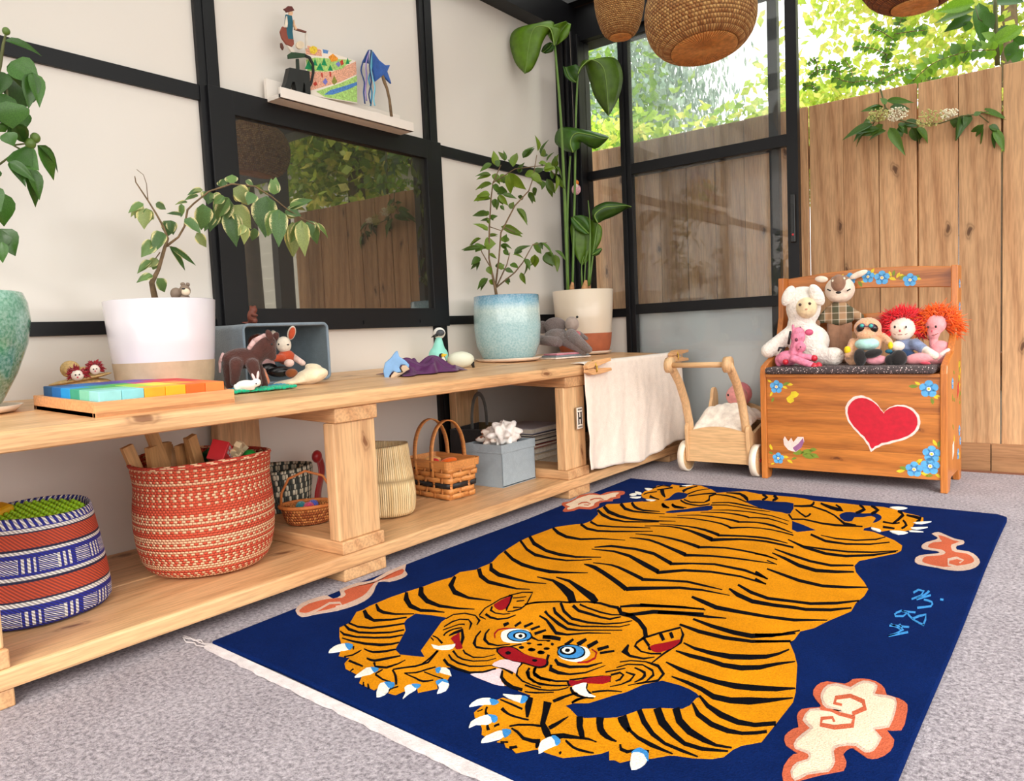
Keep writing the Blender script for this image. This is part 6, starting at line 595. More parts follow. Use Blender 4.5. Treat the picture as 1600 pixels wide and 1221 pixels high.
for i, (x, z, L_, a) in enumerate(LEAVES): leaf2(mb, ff(0.008), x, z, L_*1.15, a, 4 if i % 3 else 5)
mb.done('painted_leaves', PL_, ct)['kind'] = 'stuff'
mb = MB()
for i, (x, z, L_, a) in enumerate(BACKLEAVES): leaf2(mb, ff(0.270), x, z, L_*1.2, a, 4 if i % 3 else 5)
mb.done('painted_leaves', PL_, ct)['kind'] = 'stuff'
mb = MB().plate(TULIP, 0.0004, onface(0.008), 1).plate(TULIP_P, 0.0004, onface(0.008, 0.0004), 6); mb.done('painted_tulip', PL_, ct)
mb = MB()
for i, (x, z, L_, a) in enumerate(TULIPLEAVES): leaf2(mb, ff(0.008), x, z, L_, a, 5)
mb.done('painted_leaves', PL_, ct)['kind'] = 'stuff'
MB().plate(BEE, 0.0004, onface(0.008), 4).done('painted_bee', PL_, ct)
sidefn = lambda lift: (lambda y, z, t: (0.3122+lift+t, y, z))
random.seed(5)
for y, z, s_ in ((0.10, 0.36, 0.02), (0.255, 0.70, 0.016), (0.255, 0.62, 0.016), (0.25, 0.53, 0.014), (0.25, 0.18, 0.02), (0.22, 0.10, 0.02), (0.27, 0.14, 0.016)): flower(sidefn, y, z, s_, ct)
mb = MB()
for i in range(26): leaf2(mb, sidefn, random.choice((0.255, 0.25, 0.12, 0.26))+random.uniform(-.02, .02), random.uniform(0.08, 0.73) if i % 2 else random.uniform(0.3, 0.42), 0.03, random.uniform(0, 360), random.choice((4, 4, 5)))
mb.plate([(0.20, 0.30), (0.235, 0.32), (0.24, 0.36), (0.21, 0.345)], 0.0004, sidefn(0), 0); mb.plate([(0.10, 0.10), (0.13, 0.12), (0.13, 0.16), (0.10, 0.15)], 0.0004, sidefn(0), 7)
mb.done('painted_leaves', PL_, ct)['kind'] = 'stuff'

m, n, l, b, out = newmat('floral_cushion'); v = coords(n, l, rnd=False)
vo = N(n, 'TexVoronoi', feature='F1'); vo.inputs['Scale'].default_value = 150; l.new(v, vo.inputs['Vector'])
hs = N(n, 'SeparateColor'); l.new(vo.outputs['Color'], hs.inputs[0])
dots = ramp(n, l, vo.outputs['Distance'], [(0.24, (1, 1, 1)), (0.30, (0, 0, 0))])
dc = ramp(n, l, hs.outputs[0], [(0.0, lin((235, 226, 220))), (0.4, lin((186, 150, 150))), (0.7, lin((228, 205, 200))), (1.0, lin((120, 96, 96)))])
l.new(mix(n, l, dots, lin((70, 60, 61)), dc), b.inputs['Base Color']); b.inputs['Roughness'].default_value = 0.9
cu = MB().bb(-0.287, 0.277, -0.022, 0.262, -0.0125, 0.0125).done('seat_cushion', m, None, bevel=0.011, seg=4, loc=(-0.677, 2.837, 0.4135), rot=(0, 0, R(-1)), smooth=True)
tag(cu, 'dark flowered fabric seat cushion lying on the painted toy chest', 'cushion')

# ------------------------------------------------------------------ soft toys
def prims(mb, ps, mi=0):
    for p in ps:
        if p[0] == 'e': mb.ell(p[1:4], p[4:7], (0, R(p[7]), 0), 18, 12, mi)
        elif p[0] == 'c':
            a, b = Vector(p[1:4]), Vector(p[5:8]); ra, rb = p[4], p[8]
            mb.tube([a, a.lerp(b, .5), b], [ra, (ra+rb)/2, rb], 14, True, mi); mb.ell(a, (ra,)*3, None, 14, 10, mi); mb.ell(b, (rb,)*3, None, 14, 10, mi)
    return mb
def toy(key, name, label, cat, spec, group=None, dz=0.0):
    T = TOYS[key]; t = thing(name, label, cat, (T['loc'][0], T['loc'][1], T['loc'][2]+dz), T['rz'], group); t_parts = {}
    for pn, ps in T['parts'].items():
        if pn not in spec: continue
        nm, mt, vox = spec[pn]
        if vox: t_parts[pn] = prims(MB(), ps).done(nm, mt, t, True, remesh=vox)
        else:
            for p in ps:
                if p[0] != 'l': t_parts[pn] = prims(MB(), [p]).done(nm, mt, t, True)
    return t, t_parts, T
def fuzz(name, rgb, scale=150): return M(name, rgb, 0.95, 0.1, 50, 1.0, scale, sheen=0.5, spec=0.15, dist=0.006)
DARK = M('bead_black', (20, 18, 20), 0.25); 
WF = fuzz('white_plush', (246, 236, 226), 130)
toy('lamb', 'plush_lamb', 'large white fluffy lamb doll with cream face sitting at the chest end', 'plush toy', {'body': ('body', WF, 0.006), 'ear': ('ear', WF, 0), 'face': ('face', MF('cream_felt', (246, 218, 176)), 0), 'eye': ('eye', M('bead_brown', (70, 44, 30), 0.3), 0), 'mouth': ('mouth', M('stitch_rose', (206, 140, 120), 0.8), 0)})
toy('giraffe', 'toy_giraffe', 'small jointed pink wooden giraffe with red hooves leaning on the white lamb', 'toy animal', {'body': ('body', M('pink_speckled', (222, 128, 156), 0.5, 0.3, 70), 0.0022), 'hoof': ('hoof', M('red_paint', (196, 34, 52), 0.35), 0), 'ear': ('ear', M('dark_pink', (200, 80, 116), 0.5), 0), 'mane': ('mane', DARK, 0), 'eye': ('eye', M('giraffe_eye', (110, 44, 66), 0.4), 0)})
def plaid(name, base, stripe, s_=52):
    m, n, l, b, out = newmat(name); v = coords(n, l, rnd=False); sx = N(n, 'SeparateXYZ'); l.new(v, sx.inputs[0]); c = lin(base)
    def bands(sock, k, lo):
        mu = N(n, 'Math', operation='MULTIPLY'); mu.inputs[1].default_value = k; l.new(sock, mu.inputs[0]); fr = N(n, 'Math', operation='FRACT'); l.new(mu.outputs[0], fr.inputs[0])
        return ramp(n, l, fr.outputs[0], [(lo, (0, 0, 0)), (lo+0.02, (1, 1, 1))])
    a = mix(n, l, 0.72, c, mix(n, l, bands(sx.outputs['X'], s_*0.5, 0.5), c, lin(stripe)))
    d_ = mix(n, l, mix(n, l, 0.35, (0, 0, 0), bands(sx.outputs['Z'], s_*0.5, 0.55)), a, lin(stripe))
    e = mix(n, l, mix(n, l, 0.5, (0, 0, 0), bands(sx.outputs['X'], s_, 0.9)), d_, lin((224, 210, 190)))
    e = mix(n, l, mix(n, l, 0.5, (0, 0, 0), bands(sx.outputs['Z'], s_, 0.9)), e, lin((224, 210, 190)))
    l.new(e, b.inputs['Base Color']); b.inputs['Roughness'].default_value = 0.9; return m
TAN = MF('tan_felt', (150, 112, 88)); CRM = MF('cream_linen', (238, 216, 196))
toy('deer', 'plush_deer', 'brown and cream deer doll in green plaid shirt standing behind the lamb', 'plush toy', {'head': ('head', CRM, 0.005), 'cap': ('forehead', TAN, 0.004), 'nose': ('nose', DARK, 0), 'eye': ('eye', DARK, 0), 'ear': ('ear', CRM, 0), 'spot': ('spot', M('spot_cream', (250, 236, 214), 0.8), 0), 'shirt': ('shirt', plaid('green_plaid', (170, 134, 100), (14, 56, 40), 40), 0.005), 'legs': ('body', TAN, 0.005)}, dz=0.018)
SLO = fuzz('sloth_fur', (224, 172, 134), 120)
toy('sloth', 'plush_sloth', 'tan sloth toy with teal goggles, aqua vest and black boots', 'plush toy', {'body': ('body', SLO, 0.005), 'vest': ('vest', MF('aqua_cloth', (176, 222, 214)), 0), 'mask': ('eye_patch', DARK, 0), 'goggle': ('goggle_frame', M('purple_rim', (96, 60, 96), 0.4), 0), 'lens': ('lens', M('teal_lens', (48, 168, 160), 0.15, coat=0.6), 0), 'boot': ('boot', MF('black_felt', (40, 36, 36)), 0), 'trousers': ('trousers', MF('pink_cloth', (226, 150, 162)), 0), 'armband': ('armband', M('yellow_cloth', (240, 206, 24), 0.8), 0), 'wristband': ('wristband', M('teal_cloth', (20, 92, 116), 0.8), 0)})
def spikes(mb, c, rx, rz, n_, ln, seed, th=0.006, y=0.0, jitter=0.3, face=0.55):
    rd = random.Random(seed)
    for i in range(n_):
        a = rd.uniform(-0.55, math.pi+0.55); e = rd.uniform(-0.9, 0.75)
        dv = Vector((math.cos(a)*math.cos(e), math.sin(e)*1.0, math.sin(a)*math.cos(e)))
        p = Vector(c)+Vector((dv.x*rx*0.9, dv.y*rx*0.7+y, dv.z*rz*0.9)); L_ = ln*rd.uniform(0.6, 1.15)
        q = p+dv*L_*0.55+Vector((rd.uniform(-1, 1), rd.uniform(-1, 1), rd.uniform(-1, 1)))*L_*jitter*0.4; r_ = p+dv*L_+Vector((rd.uniform(-1, 1), rd.uniform(-1, 1), rd.uniform(-1.4, 0.6)))*L_*jitter
        mb.tube([p, q, r_], [th, th*0.75, th*0.15], 5)
    return mb
WOOLR = MF('red_yarn', (222, 24, 38), 200); WOOLO = MF('orange_yarn', (240, 96, 16), 200)
SKIN = MF('doll_cloth_pale', (246, 222, 206)); SKINP = MF('doll_cloth_pink', (242, 160, 164))
face = {'eye': ('eye', DARK, 0), 'nose': ('nose', M('nose_rose', (206, 84, 96), 0.7), 0), 'mouth': ('mouth', M('stitch_brown', (150, 84, 76), 0.8), 0)}
t, tp, T = toy('red_doll', 'rag_doll', 'rag doll with bright red yarn hair, pale face and denim shirt', 'doll', {**face, 'head': ('head', SKIN, 0.004), 'shirt': ('shirt', MF('denim', (122, 134, 164), 260, 0.5, 0.3), 0.005), 'hand': ('hand', SKIN, 0), 'boot': ('boot', MATS['black_felt'], 0), 'trousers': ('trousers', MF('blue_trousers', (40, 62, 96)), 0)})
h_ = T['parts']['head'][0]; spikes(MB(), (h_[1], 0.012, h_[3]+0.004), h_[4]*1.1, h_[6]*1.1, 900, 0.042, 1, 0.0034, 0.02).done('yarn_hair', WOOLR, t, True)['kind'] = 'stuff'
t, tp, T = toy('orange_doll', 'rag_doll', 'rag doll with orange yarn hair, pink face and pink dress', 'doll', {**face, 'head': ('head', SKINP, 0.004), 'dress': ('dress', MF('pink_dress', (240, 154, 160)), 0.005), 'hem': ('hem', MF('dark_pink_cloth', (196, 66, 84)), 0), 'foot': ('foot', MF('pale_pink', (248, 204, 198)), 0)})
h_ = T['parts']['head'][0]; spikes(MB(), (h_[1]+0.004, 0.012, h_[3]), h_[4]*1.1, h_[6]*1.08, 800, 0.046, 2, 0.0034, 0.018, 0.45).done('yarn_hair', WOOLO, t, True)['kind'] = 'stuff'

# ------------------------------------------------------------------ doll pram
PLY = MW('pram_plywood', (226, 184, 134), (202, 154, 104), 'X', 0.45, False, 4, 1, 0.5); PLZ = MW('pram_beech', (228, 186, 138), (206, 158, 110), 'Z', 0.45, False, 4, 1, 0.5)
pm = thing('doll_pram', 'wooden doll pram with curved push handle beside the painted chest', 'doll pram', (-1.157, 2.868, 0), R(0))
def arch(x0, x1, z0, z1, za, k=10): return [(x0, z0), (x1, z0)]+[(x1+(x0-x1)*i/k, z1+(za-z1)*math.sin(math.pi*i/k)) for i in range(k+1)]
MB().plate(arch(-0.124, 0.112, 0.048, 0.172, 0.192), 0.012, lambda x, z, t: (x, -0.03+t, z)).done('end_panel', PLY, pm, bevel=0.001)
MB().plate(arch(-0.124, 0.112, 0.048, 0.22, 0.26), 0.012, lambda x, z, t: (x, 0.262+t, z)).done('end_panel', PLY, pm, bevel=0.001)
def side(y0, y1): 
    k = 8; return [(y0+0.012, 0.046), (y1, 0.052)]+[(y1-0.03+0.03*math.cos(math.pi*i/k), 0.28+0.045*math.sin(math.pi*i/k)) for i in range(k+1)]+[(y1-0.10, 0.205), (y0+0.06, 0.165)]+[(y0+0.02+0.02*math.cos(math.pi*i/k), 0.18+0.022*math.sin(math.pi*i/k)) for i in range(k+1)]
for x in (-0.138, 0.112): MB().plate(side(-0.042, 0.285), 0.014, lambda y, z, t, x=x: (x+t, y, z)).done('side_panel', PLZ, pm, bevel=0.002)
MB().bb(-0.124, 0.112, -0.02, 0.262, 0.055, 0.065).done('bottom_panel', PLY, pm)
for s_, x in ((-1, -0.128), (1, 0.104)):
    pth = [(x, 0.0, 0.13), (x, -0.012, 0.20), (x, -0.045, 0.29), (x, -0.095, 0.37), (x, -0.15, 0.425), (x, -0.178, 0.448)]
    mb = MB(); mb.tube(pth, [0.016, 0.0165, 0.0165, 0.0165, 0.0165, 0.018], 10)
    mb.cyl((x-0.012, -0.178, 0.446), (x+0.012, -0.178, 0.446), 0.030, None, 20); mb.done('handle_arm', PLZ, pm, True)
MB().cyl((-0.125, -0.178, 0.446), (0.10, -0.178, 0.446), 0.0105, None, 16).done('handle_bar', PLY, pm, True)
WH = M('cream_tyre', (240, 226, 206), 0.6)
for x, y in ((-0.152, 0.005), (0.142, 0.005), (-0.152, 0.235), (0.142, 0.235)):
    wo = MB().cyl((-0.011, 0, 0), (0.011, 0, 0), 0.062, None, 32).done('wheel', PLY, pm, bevel=0.003, loc=(x, y, 0.0625))
    MB().lathe([(0.056, -0.012), (0.0625, -0.0125), (0.0625, 0.0125), (0.056, 0.012)], 32, mi=0, closed=True).done('tyre', WH, wo, True, rot=(0, R(90), 0))
    MB().cyl((-0.014, 0, 0), (0.014, 0, 0), 0.007, None, 12).done('hub_cap', M('hub_red', (170, 40, 40), 0.4), wo)
for y in (0.005, 0.235): MB().cyl((-0.15, y, 0.0625), (0.14, y, 0.0625), 0.005).done('axle', PLY, pm)
def blanket(u, v):
    x = -0.118+u*0.225; y = -0.012+v*0.25
    s_ = min(1, v*2.6); z = 0.166+(0.012+0.098*s_*s_*(3-2*s_))*math.sin(math.pi*(0.05+0.9*u))**0.5*(1-0.35*v*v)+0.007*math.sin(u*11+v*9)*math.sin(v*13)+0.003*math.sin(u*25-v*7)
    return (x, y, z)
bl = MB().grid(blanket, 26, 26).done('doll_blanket', MF('cream_fleece', (240, 226, 212), 160, 0.8), None, True, solid=0.01, sub=1, loc=(-1.157, 2.868, 0)); tag(bl, 'cream fleece blanket bunched in the doll pram', 'blanket')
dl = thing('baby_doll', 'pink baby doll lying tucked in the doll pram', 'doll', (-1.165, 3.07, 0.0))
MB().ell((0, 0, 0.293), (0.045, 0.046, 0.046)).done('head', MF('baby_pink', (224, 150, 146)), dl, True)
MB().ell((0.005, 0.025, 0.30), (0.049, 0.036, 0.050)).done('bonnet', MF('rose_bonnet', (206, 118, 124)), dl, True)
MB().ell((0.0, -0.06, 0.14), (0.06, 0.10, 0.045)).done('body', MATS['baby_pink'], dl, True)
for x in (-0.022, 0.012): MB().ell((x, -0.043, 0.30), (0.004, 0.003, 0.005)).done('eye', DARK, dl)
# ------------------------------------------------------------------ things on the bench
def bz(x): return 0.4725+(-1.443-x)*0.035
# rainbow cubes in a wooden tray
tr = thing('block_tray', 'shallow beech tray holding rainbow cubes at the bench front', 'tray', (-1.63, 0.797, bz(-1.63)), 0)
BEE_ = MW('tray_beech', (232, 166, 112), (210, 138, 88), 'Y', 0.45, False, 4, 1, 0.5)
MB().bb(-0.14, 0.14, -0.147, 0.147, 0.0, 0.008).done('bottom', BEE_, tr)
for x in (-0.14, 0.13): MB().bb(x, x+0.010, -0.147, 0.147, -0.002, 0.029).done('rim', BEE_, tr, bevel=0.001)
for y in (-0.147, 0.137): MB().bb(-0.13, 0.13, y, y+0.010, -0.002, 0.029).done('rim', BEE_, tr, bevel=0.001)
tr.rotation_euler = (0, R(2.0), 0)
cols = {'navy blue': (14, 74, 120), 'royal blue': (20, 104, 176), 'bright blue': (26, 150, 220), 'teal green': (60, 160, 130), 'mint green': (130, 205, 175), 'pale aqua': (150, 214, 212), 'light aqua': (136, 206, 210), 'amber': (250, 166, 30), 'golden': (250, 176, 24), 'deep orange': (240, 104, 24), 'orange': (250, 132, 60), 'yellow': (240, 220, 60), 'lime': (170, 210, 60), 'leaf green': (70, 170, 70), 'violet': (110, 84, 170), 'magenta': (190, 60, 120), 'crimson': (214, 52, 62), 'indigo': (60, 66, 150)}
GRID = [['pale aqua', 'light aqua', 'amber', 'golden', 'deep orange', 'orange'], ['mint green', 'mint green', 'lime', 'yellow', 'amber', 'deep orange'], ['teal green', 'leaf green', 'lime', 'yellow', 'orange', 'crimson'], ['bright blue', 'teal green', 'leaf green', 'magenta', 'crimson', 'crimson'], ['royal blue', 'royal blue', 'indigo', 'violet', 'magenta', 'crimson'], ['navy blue', 'royal blue', 'indigo', 'violet', 'violet', 'magenta']]
ordn = ['first', 'second', 'third', 'fourth', 'fifth', 'sixth']
for i, row in enumerate(GRID):          # i counts from the front edge back to the wall, j from the left
    for j, cn in enumerate(row):
        bme = MB().box((0, 0, 0.0195), (0.0415, 0.0435, 0.039)).done('rainbow_cube', M('cube_'+cn.replace(' ', '_'), cols[cn], 0.55, 0.08, 30), None, bevel=0.0015)
        x = 0.105-0.042*i; y = -0.1105+0.0442*j
        p = tr.matrix_basis if False else Matrix.Translation(tr.location) @ tr.rotation_euler.to_matrix().to_4x4()
        bme.location = p @ Vector((x, y, 0.0085)); bme.rotation_euler = tr.rotation_euler
        tag(bme, f'{cn} wooden cube, {ordn[i]} row from the tray front, {ordn[j]} from the left', 'block', 'rainbow cubes in the tray')
# straw hats with two tiny dolls
STRAW = M('straw', (214, 178, 118), 0.8, 0.25, 120, 1.0, 160, dist=0.004)
t, tp, T = toy('straw', 'coiled_straw_basket', 'small straw hat basket with two tiny red haired dolls behind the rainbow cubes', 'basket', {'coil': ('base', STRAW, 0), 'brim': ('brim', STRAW, 0), 'crown': ('crown', STRAW, 0), 'crown2': ('crown', STRAW, 0)}, dz=0.002)
for i in range(2):
    f_ = T['parts']['face'][i]; q = thing('tiny_doll', ('tiny doll with red yarn hair at the left of the straw hat', 'tiny doll with red yarn hair at the right of the straw hat')[i], 'doll', (T['loc'][0], T['loc'][1], T['loc'][2]+0.002), T['rz'])
    prims(MB(), [f_]).done('head', SKIN, q, True); prims(MB(), [('e', f_[1], 0.0, f_[3]-0.03, f_[4]*0.7, f_[5]*0.8, 0.025, 0)]).done('body', WOOLR, q, True)
    for e_ in T['parts']['eye'][2*i:2*i+2]: prims(MB(), [e_]).done('eye', DARK, q)
    prims(MB(), [T['parts']['nose'][i]]).done('nose', MATS['nose_rose'], q)
    spikes(MB(), (f_[1], f_[2]+0.006, f_[3]+0.002), f_[4]*1.02, f_[6]*1.0, 70, 0.013, 9+i, 0.003, 0.004).done('yarn_hair', MF('dark_red_yarn', (150, 22, 34)), q, True)
# grey fabric bin on its side
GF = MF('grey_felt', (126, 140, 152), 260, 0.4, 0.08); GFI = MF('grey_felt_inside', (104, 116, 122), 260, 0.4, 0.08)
gb = thing('fabric_bin', 'grey fabric bin tipped on its side against the window frame', 'storage bin', (-1.9, 1.315, bz(-1.9)-0.002))
W_, Hh, D_ = 0.135, 0.168, 0.1
def rr(y0, y1, z0, z1, rad, k=5):
    out = []
    for cy, cz, a0 in ((y1-rad, z1-rad, 0), (y0+rad, z1-rad, 90), (y0+rad, z0+rad, 180), (y1-rad, z0+rad, 270)):
        out += [(cy+rad*math.cos(R(a0+90*i/k)), cz+rad*math.sin(R(a0+90*i/k))) for i in range(k+1)]
    return out
o1 = rr(-W_, W_, 0.001, Hh, 0.016); i1 = rr(-W_+0.006, W_-0.006, 0.006, Hh-0.006, 0.012); k_ = len(o1); mb = MB()
bulge = lambda y, z, x: (x, y*(1.0+0.02*(x > 0))+0.012*(x > 0)*(y > 0), z)
vs_ = [bulge(y, z, 0.1) for y, z in o1]+[bulge(y, z, -0.105) for y, z in o1]; mb.add(vs_, [(i, (i+1) % k_, k_+(i+1) % k_, k_+i) for i in range(k_)]+[tuple(range(k_, 2*k_))])
mb.done('outer_shell', GF, gb, True)
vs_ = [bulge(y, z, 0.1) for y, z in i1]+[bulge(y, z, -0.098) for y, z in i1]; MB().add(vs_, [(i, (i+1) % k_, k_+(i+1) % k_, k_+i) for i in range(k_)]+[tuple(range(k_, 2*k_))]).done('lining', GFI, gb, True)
MB().tube([bulge(y, z, 0.1) for y, z in rr(-W_+0.003, W_-0.003, 0.0035, Hh-0.003, 0.014)+[rr(-W_+0.003, W_-0.003, 0.0035, Hh-0.003, 0.014)[0]]], 0.0045, 6, False).done('hem', GF, gb, True)
BRN = MF('brown_wool', (78, 46, 40), 220, 1.0)
t, tp, T = toy('horse', 'knitted_horse', 'brown knitted horse with pink mane standing in front of the grey bin', 'toy animal', {'body': ('body', BRN, 0.004), 'mane': ('mane', MF('pink_mane', (206, 168, 164), 160, 0.9), 0), 'tail': ('tail', MATS['pink_mane'], 0), 'ear': ('ear', BRN, 0), 'eye': ('eye', DARK, 0)}, dz=0.008)
RUST = MF('rust_cloth', (186, 76, 44)); LIN = MF('oat_linen', (222, 208, 190))
toy('rabbit_plush', 'plush_rabbit', 'oat linen rabbit toy with rust lined ears sitting inside the grey bin', 'plush toy', {'head': ('head', LIN, 0), 'ear': ('ear', LIN, 0), 'inner_ear': ('inner_ear', RUST, 0), 'nose': ('nose', DARK, 0), 'eye': ('eye', DARK, 0), 'shirt': ('shirt', RUST, 0.004), 'hands': ('arm', MF('pinkish_linen', (232, 198, 186)), 0), 'pants': ('trousers', DARK, 0), 'boots': ('boot', MF('brown_boot', (136, 74, 36)), 0), 'leg_a': ('leg', MF('salmon_cloth', (226, 140, 104)), 0)}, dz=0.006)
toy('auburn_doll', 'doll', 'doll with auburn curls deep inside the grey bin behind the horse', 'doll', {'hair': ('hair', fuzz('auburn_hair', (128, 52, 30), 90), 0), 'dress': ('dress', MF('rose_dress', (226, 178, 176)), 0), 'head': ('head', SKIN, 0)})
toy('white_rabbit', 'rabbit_figurine', 'small white rabbit figurine lying on the green knitted mat', 'figurine', {'body': ('body', M('white_resin', (244, 238, 232), 0.6, 0.06, 80, 0.3, 300), 0.003), 'tail': ('tail', MATS['white_resin'], 0), 'ear': ('ear', M('pale_pink_ear', (240, 206, 204), 0.6), 0), 'eye': ('eye', DARK, 0)}, dz=0.006)
toy('squirrel', 'squirrel_figurine', 'small brown squirrel figurine sitting on top of the grey bin', 'figurine', {'body': ('body', M('brown_resin', (112, 54, 36), 0.5, 0.2, 60, 0.5, 200), 0.0025)})
toy('pouch', 'cloth_pouch', 'cream drawstring pouch lying open before the grey bin', 'pouch', {'body': ('body', MF('cream_canvas', (240, 218, 184), 200, 0.5), 0.005)}, dz=0.004)
mb = MB()
random.seed(2)
for i in range(5):
    for j in range(17):
        mb.ell((-0.022+0.016*i, -0.09+0.0112*j, 0.0045+random.uniform(0, .002)), (0.010, 0.0072, 0.0045), (0, 0, 0.5 if j % 2 else -0.5), 8, 5, 0 if i > 1 else 1)
km = mb.done('knitted_mat', [MF('green_yarn', (24, 172, 128), 240, 0.6), MF('blue_yarn', (28, 140, 176), 240, 0.6)], None, True, loc=(-1.69, 1.13, bz(-1.69)+0.0005), rot=(0, R(2), R(-3))); tag(km, 'green and blue knitted mat under the brown horse', 'mat')
# dolphin, purple cloth, penguins
T = TOYS['dolphin']; dp = thing('toy_dolphin', 'blue wooden dolphin leaping over the purple cloth', 'toy animal', T['loc'], T['rz'])
ol = [(p[0], p[2]) for p in T['parts']['body'][0][1]]
MB().plate(ol, 0.022, lambda x, z, t_: (x, -0.011+t_, z)).done('body', M('dolphin_blue', (124, 168, 214), 0.5, 0.1, 40), dp, bevel=0.003)
MB().plate([(x*0.985+0.003, z*0.97-0.001) for x, z in ol[9:]], 0.026, lambda x, z, t_: (x+0.002, -0.013+t_, z)).done('belly', M('dolphin_belly', (206, 178, 148), 0.5), dp, bevel=0.002)
def purp(u, v):
    x = (u-.5)*0.14; y = (v-.5)*0.30; e = max(0, 1-(2*abs(u-.5))**3)*max(0, 1-(2*abs(v-.5))**3)
    return (x+0.012*math.sin(v*19), y+0.01*math.sin(u*11), 0.003+e*(0.018+0.014*math.sin(v*15+u*8)+0.010*math.sin(v*29-u*19)+0.016*math.sin(math.pi*v)))
pu = MB().grid(purp, 20, 34).done('play_cloth', M('purple_silk', (80, 14, 78), 0.4, 0.15, 30, sheen=0.1), None, True, solid=0.002, sub=1, loc=(-1.715, 1.775, bz(-1.715)), rot=(0, R(2), 0)); tag(pu, 'crumpled purple silk cloth lying beside the wooden dolphin', 'cloth')
PGW = M('penguin_pale', (222, 222, 200), 0.55, 0.08); PGA = M('penguin_aqua', (150, 224, 208), 0.5, 0.1)
toy('tall_penguin', 'toy_heron', 'tall aqua wooden bird with looped white head near the wall', 'toy animal', {'body': ('body', PGA, 0.003), 'collar': ('head', M('white_wood', (240, 236, 228), 0.5), 0), 'head': ('face', M('grey_wood', (70, 74, 80), 0.5), 0), 'beak': ('beak', DARK, 0)}, dz=-0.002)
toy('small_penguin', 'toy_penguin', 'little black penguin with yellow beak standing by the purple cloth', 'toy animal', {'body': ('body', DARK, 0.0025), 'belly': ('belly', PGW, 0), 'beak': ('beak', M('beak_yellow', (244, 190, 30), 0.5), 0)}, dz=-0.01)
toy('lying_penguin', 'toy_penguin', 'pale wooden penguin lying on its side left of the blue pot', 'toy animal', {'body': ('body', PGW, 0), 'wing': ('wing', DARK, 0)}, dz=0.006)
GRY = fuzz('grey_velour', (122, 108, 104), 200)
toy('mouse', 'plush_mouse', 'grey velour mouse toy slumped between the two right pots', 'plush toy', {'ears': ('ear', GRY, 0), 'legs': ('limb', GRY, 0), 'body': ('body', GRY, 0.005), 'head': ('head', MF('mouse_head', (168, 150, 140)), 0), 'nose': ('nose', DARK, 0), 'scarf': ('scarf', MF('rose_scarf', (176, 96, 100)), 0)}, dz=0.016)
cl_ = thing('folded_cloths', 'stack of striped folded cloths under the grey mouse', 'cloth', (-1.74, 2.655, bz(-1.74)), R(-14))
for i, (c_, w_) in enumerate((((232, 214, 200), 0.2), ((120, 128, 134), 0.19), ((214, 132, 146), 0.175))): MB().bb(-0.05+0.004*i, 0.05-0.004*i, -w_/2, w_/2, 0.0075*i, 0.0075*i+0.007).done('cloth_layer', MF('fold_%d' % i, c_), cl_, bevel=0.0032, seg=3)
# cloth pegged over the bench end
def drape(u, v):
    y = 2.304+u*0.812; s_ = v*0.50
    if s_ < 0.05: x = -1.49+s_; z = 0.479
    else:
        q = (s_-0.05)/0.45; x = -1.4375+0.004+q*(0.008+0.006*math.sin(u*26+q*2)*(0.3+q)+0.003*math.sin(u*47+q)+0.006*math.sin(u*13+q*3)); z = 0.476-q*(0.412-0.014*math.sin(u*9)-0.02*u-0.03*max(0, 0.13-u)/0.13)
        y += 0.02*q*(u-0.5)+0.004*math.sin(q*20+u*30)*q
    return (x+0.0007*math.sin(u*90+v*11+2*math.sin(v*9)), y, z)
dr_ = MB().grid(drape, 90, 50).done('linen_cloth', MF('white_muslin', (240, 224, 210), 180, 0.6, 0.05), None, True, solid=0.0018); tag(dr_, 'white muslin cloth pegged along the bench end hanging to the shelf', 'cloth')
PEG = MW('peg_wood', (232, 178, 124), (206, 148, 98), 'Y', 0.5, False, 4, 1, 0.4)
for i, (y, z, ang) in enumerate(((2.30, 0.458, 3), (2.985, 0.468, -1))):
    pg = thing('clothes_peg', ('giant wooden clothes peg nearest the H tile post', 'giant wooden clothes peg at the far bench end by the frosted door')[i], 'clothes peg', (-1.418, y, z), 0, 'giant wooden clothes pegs')
    pg.rotation_euler = (R(ang), 0, 0)
    for s_ in (-1, 1):
        pr = [(-0.01, 0.0012), (0.03, 0.0012), (0.036, 0.006), (0.046, 0.006), (0.055, 0.0015), (0.062, 0.004), (0.155, 0.013), (0.157, 0.024), (0.07, 0.026), (0.02, 0.024), (-0.012, 0.012)]
        MB().plate([(a, s_*b_) for a, b_ in pr], 0.02, lambda a, b_, t_: (-0.010+t_, a, b_)).done('peg_half', PEG, pg, bevel=0.0015)
    MB().tube([(0.013*math.cos(k*0.8), 0.040+0.002*k*0.3, 0.026*math.sin(k*0.8)) for k in range(17)], 0.0016, 6).done('spring', M('brass_wire', (206, 168, 70), 0.3, metal=0.9), pg, True)
hs_ = thing('letter_tile', 'small white tile with a black letter H on the right post', 'letter tile', (-1.4555, 2.290, 0.282))
MB().bb(0.0, 0.0048, -0.019, 0.019, -0.038, 0.038).done('tile', M('tile_white', (238, 228, 216), 0.3), hs_, bevel=0.001)
MB().bb(0.0, 0.0042, -0.021, 0.021, -0.040, 0.040).done('tile_edge', M('tile_edge', (150, 120, 90), 0.4), hs_)
INK = M('tile_ink', (24, 22, 24), 0.4); mb = MB()
for y in (-0.008, 0.008): mb.bb(0.0045, 0.0058, y-0.0035, y+0.0035, -0.022, 0.022); mb.bb(0.0045, 0.0058, y-0.0058, y+0.0058, 0.0195, 0.022); mb.bb(0.0045, 0.0058, y-0.0058, y+0.0058, -0.022, -0.0195)
mb.bb(0.0045, 0.0058, -0.006, 0.006, -0.003, 0.003); mb.done('letter', INK, hs_)
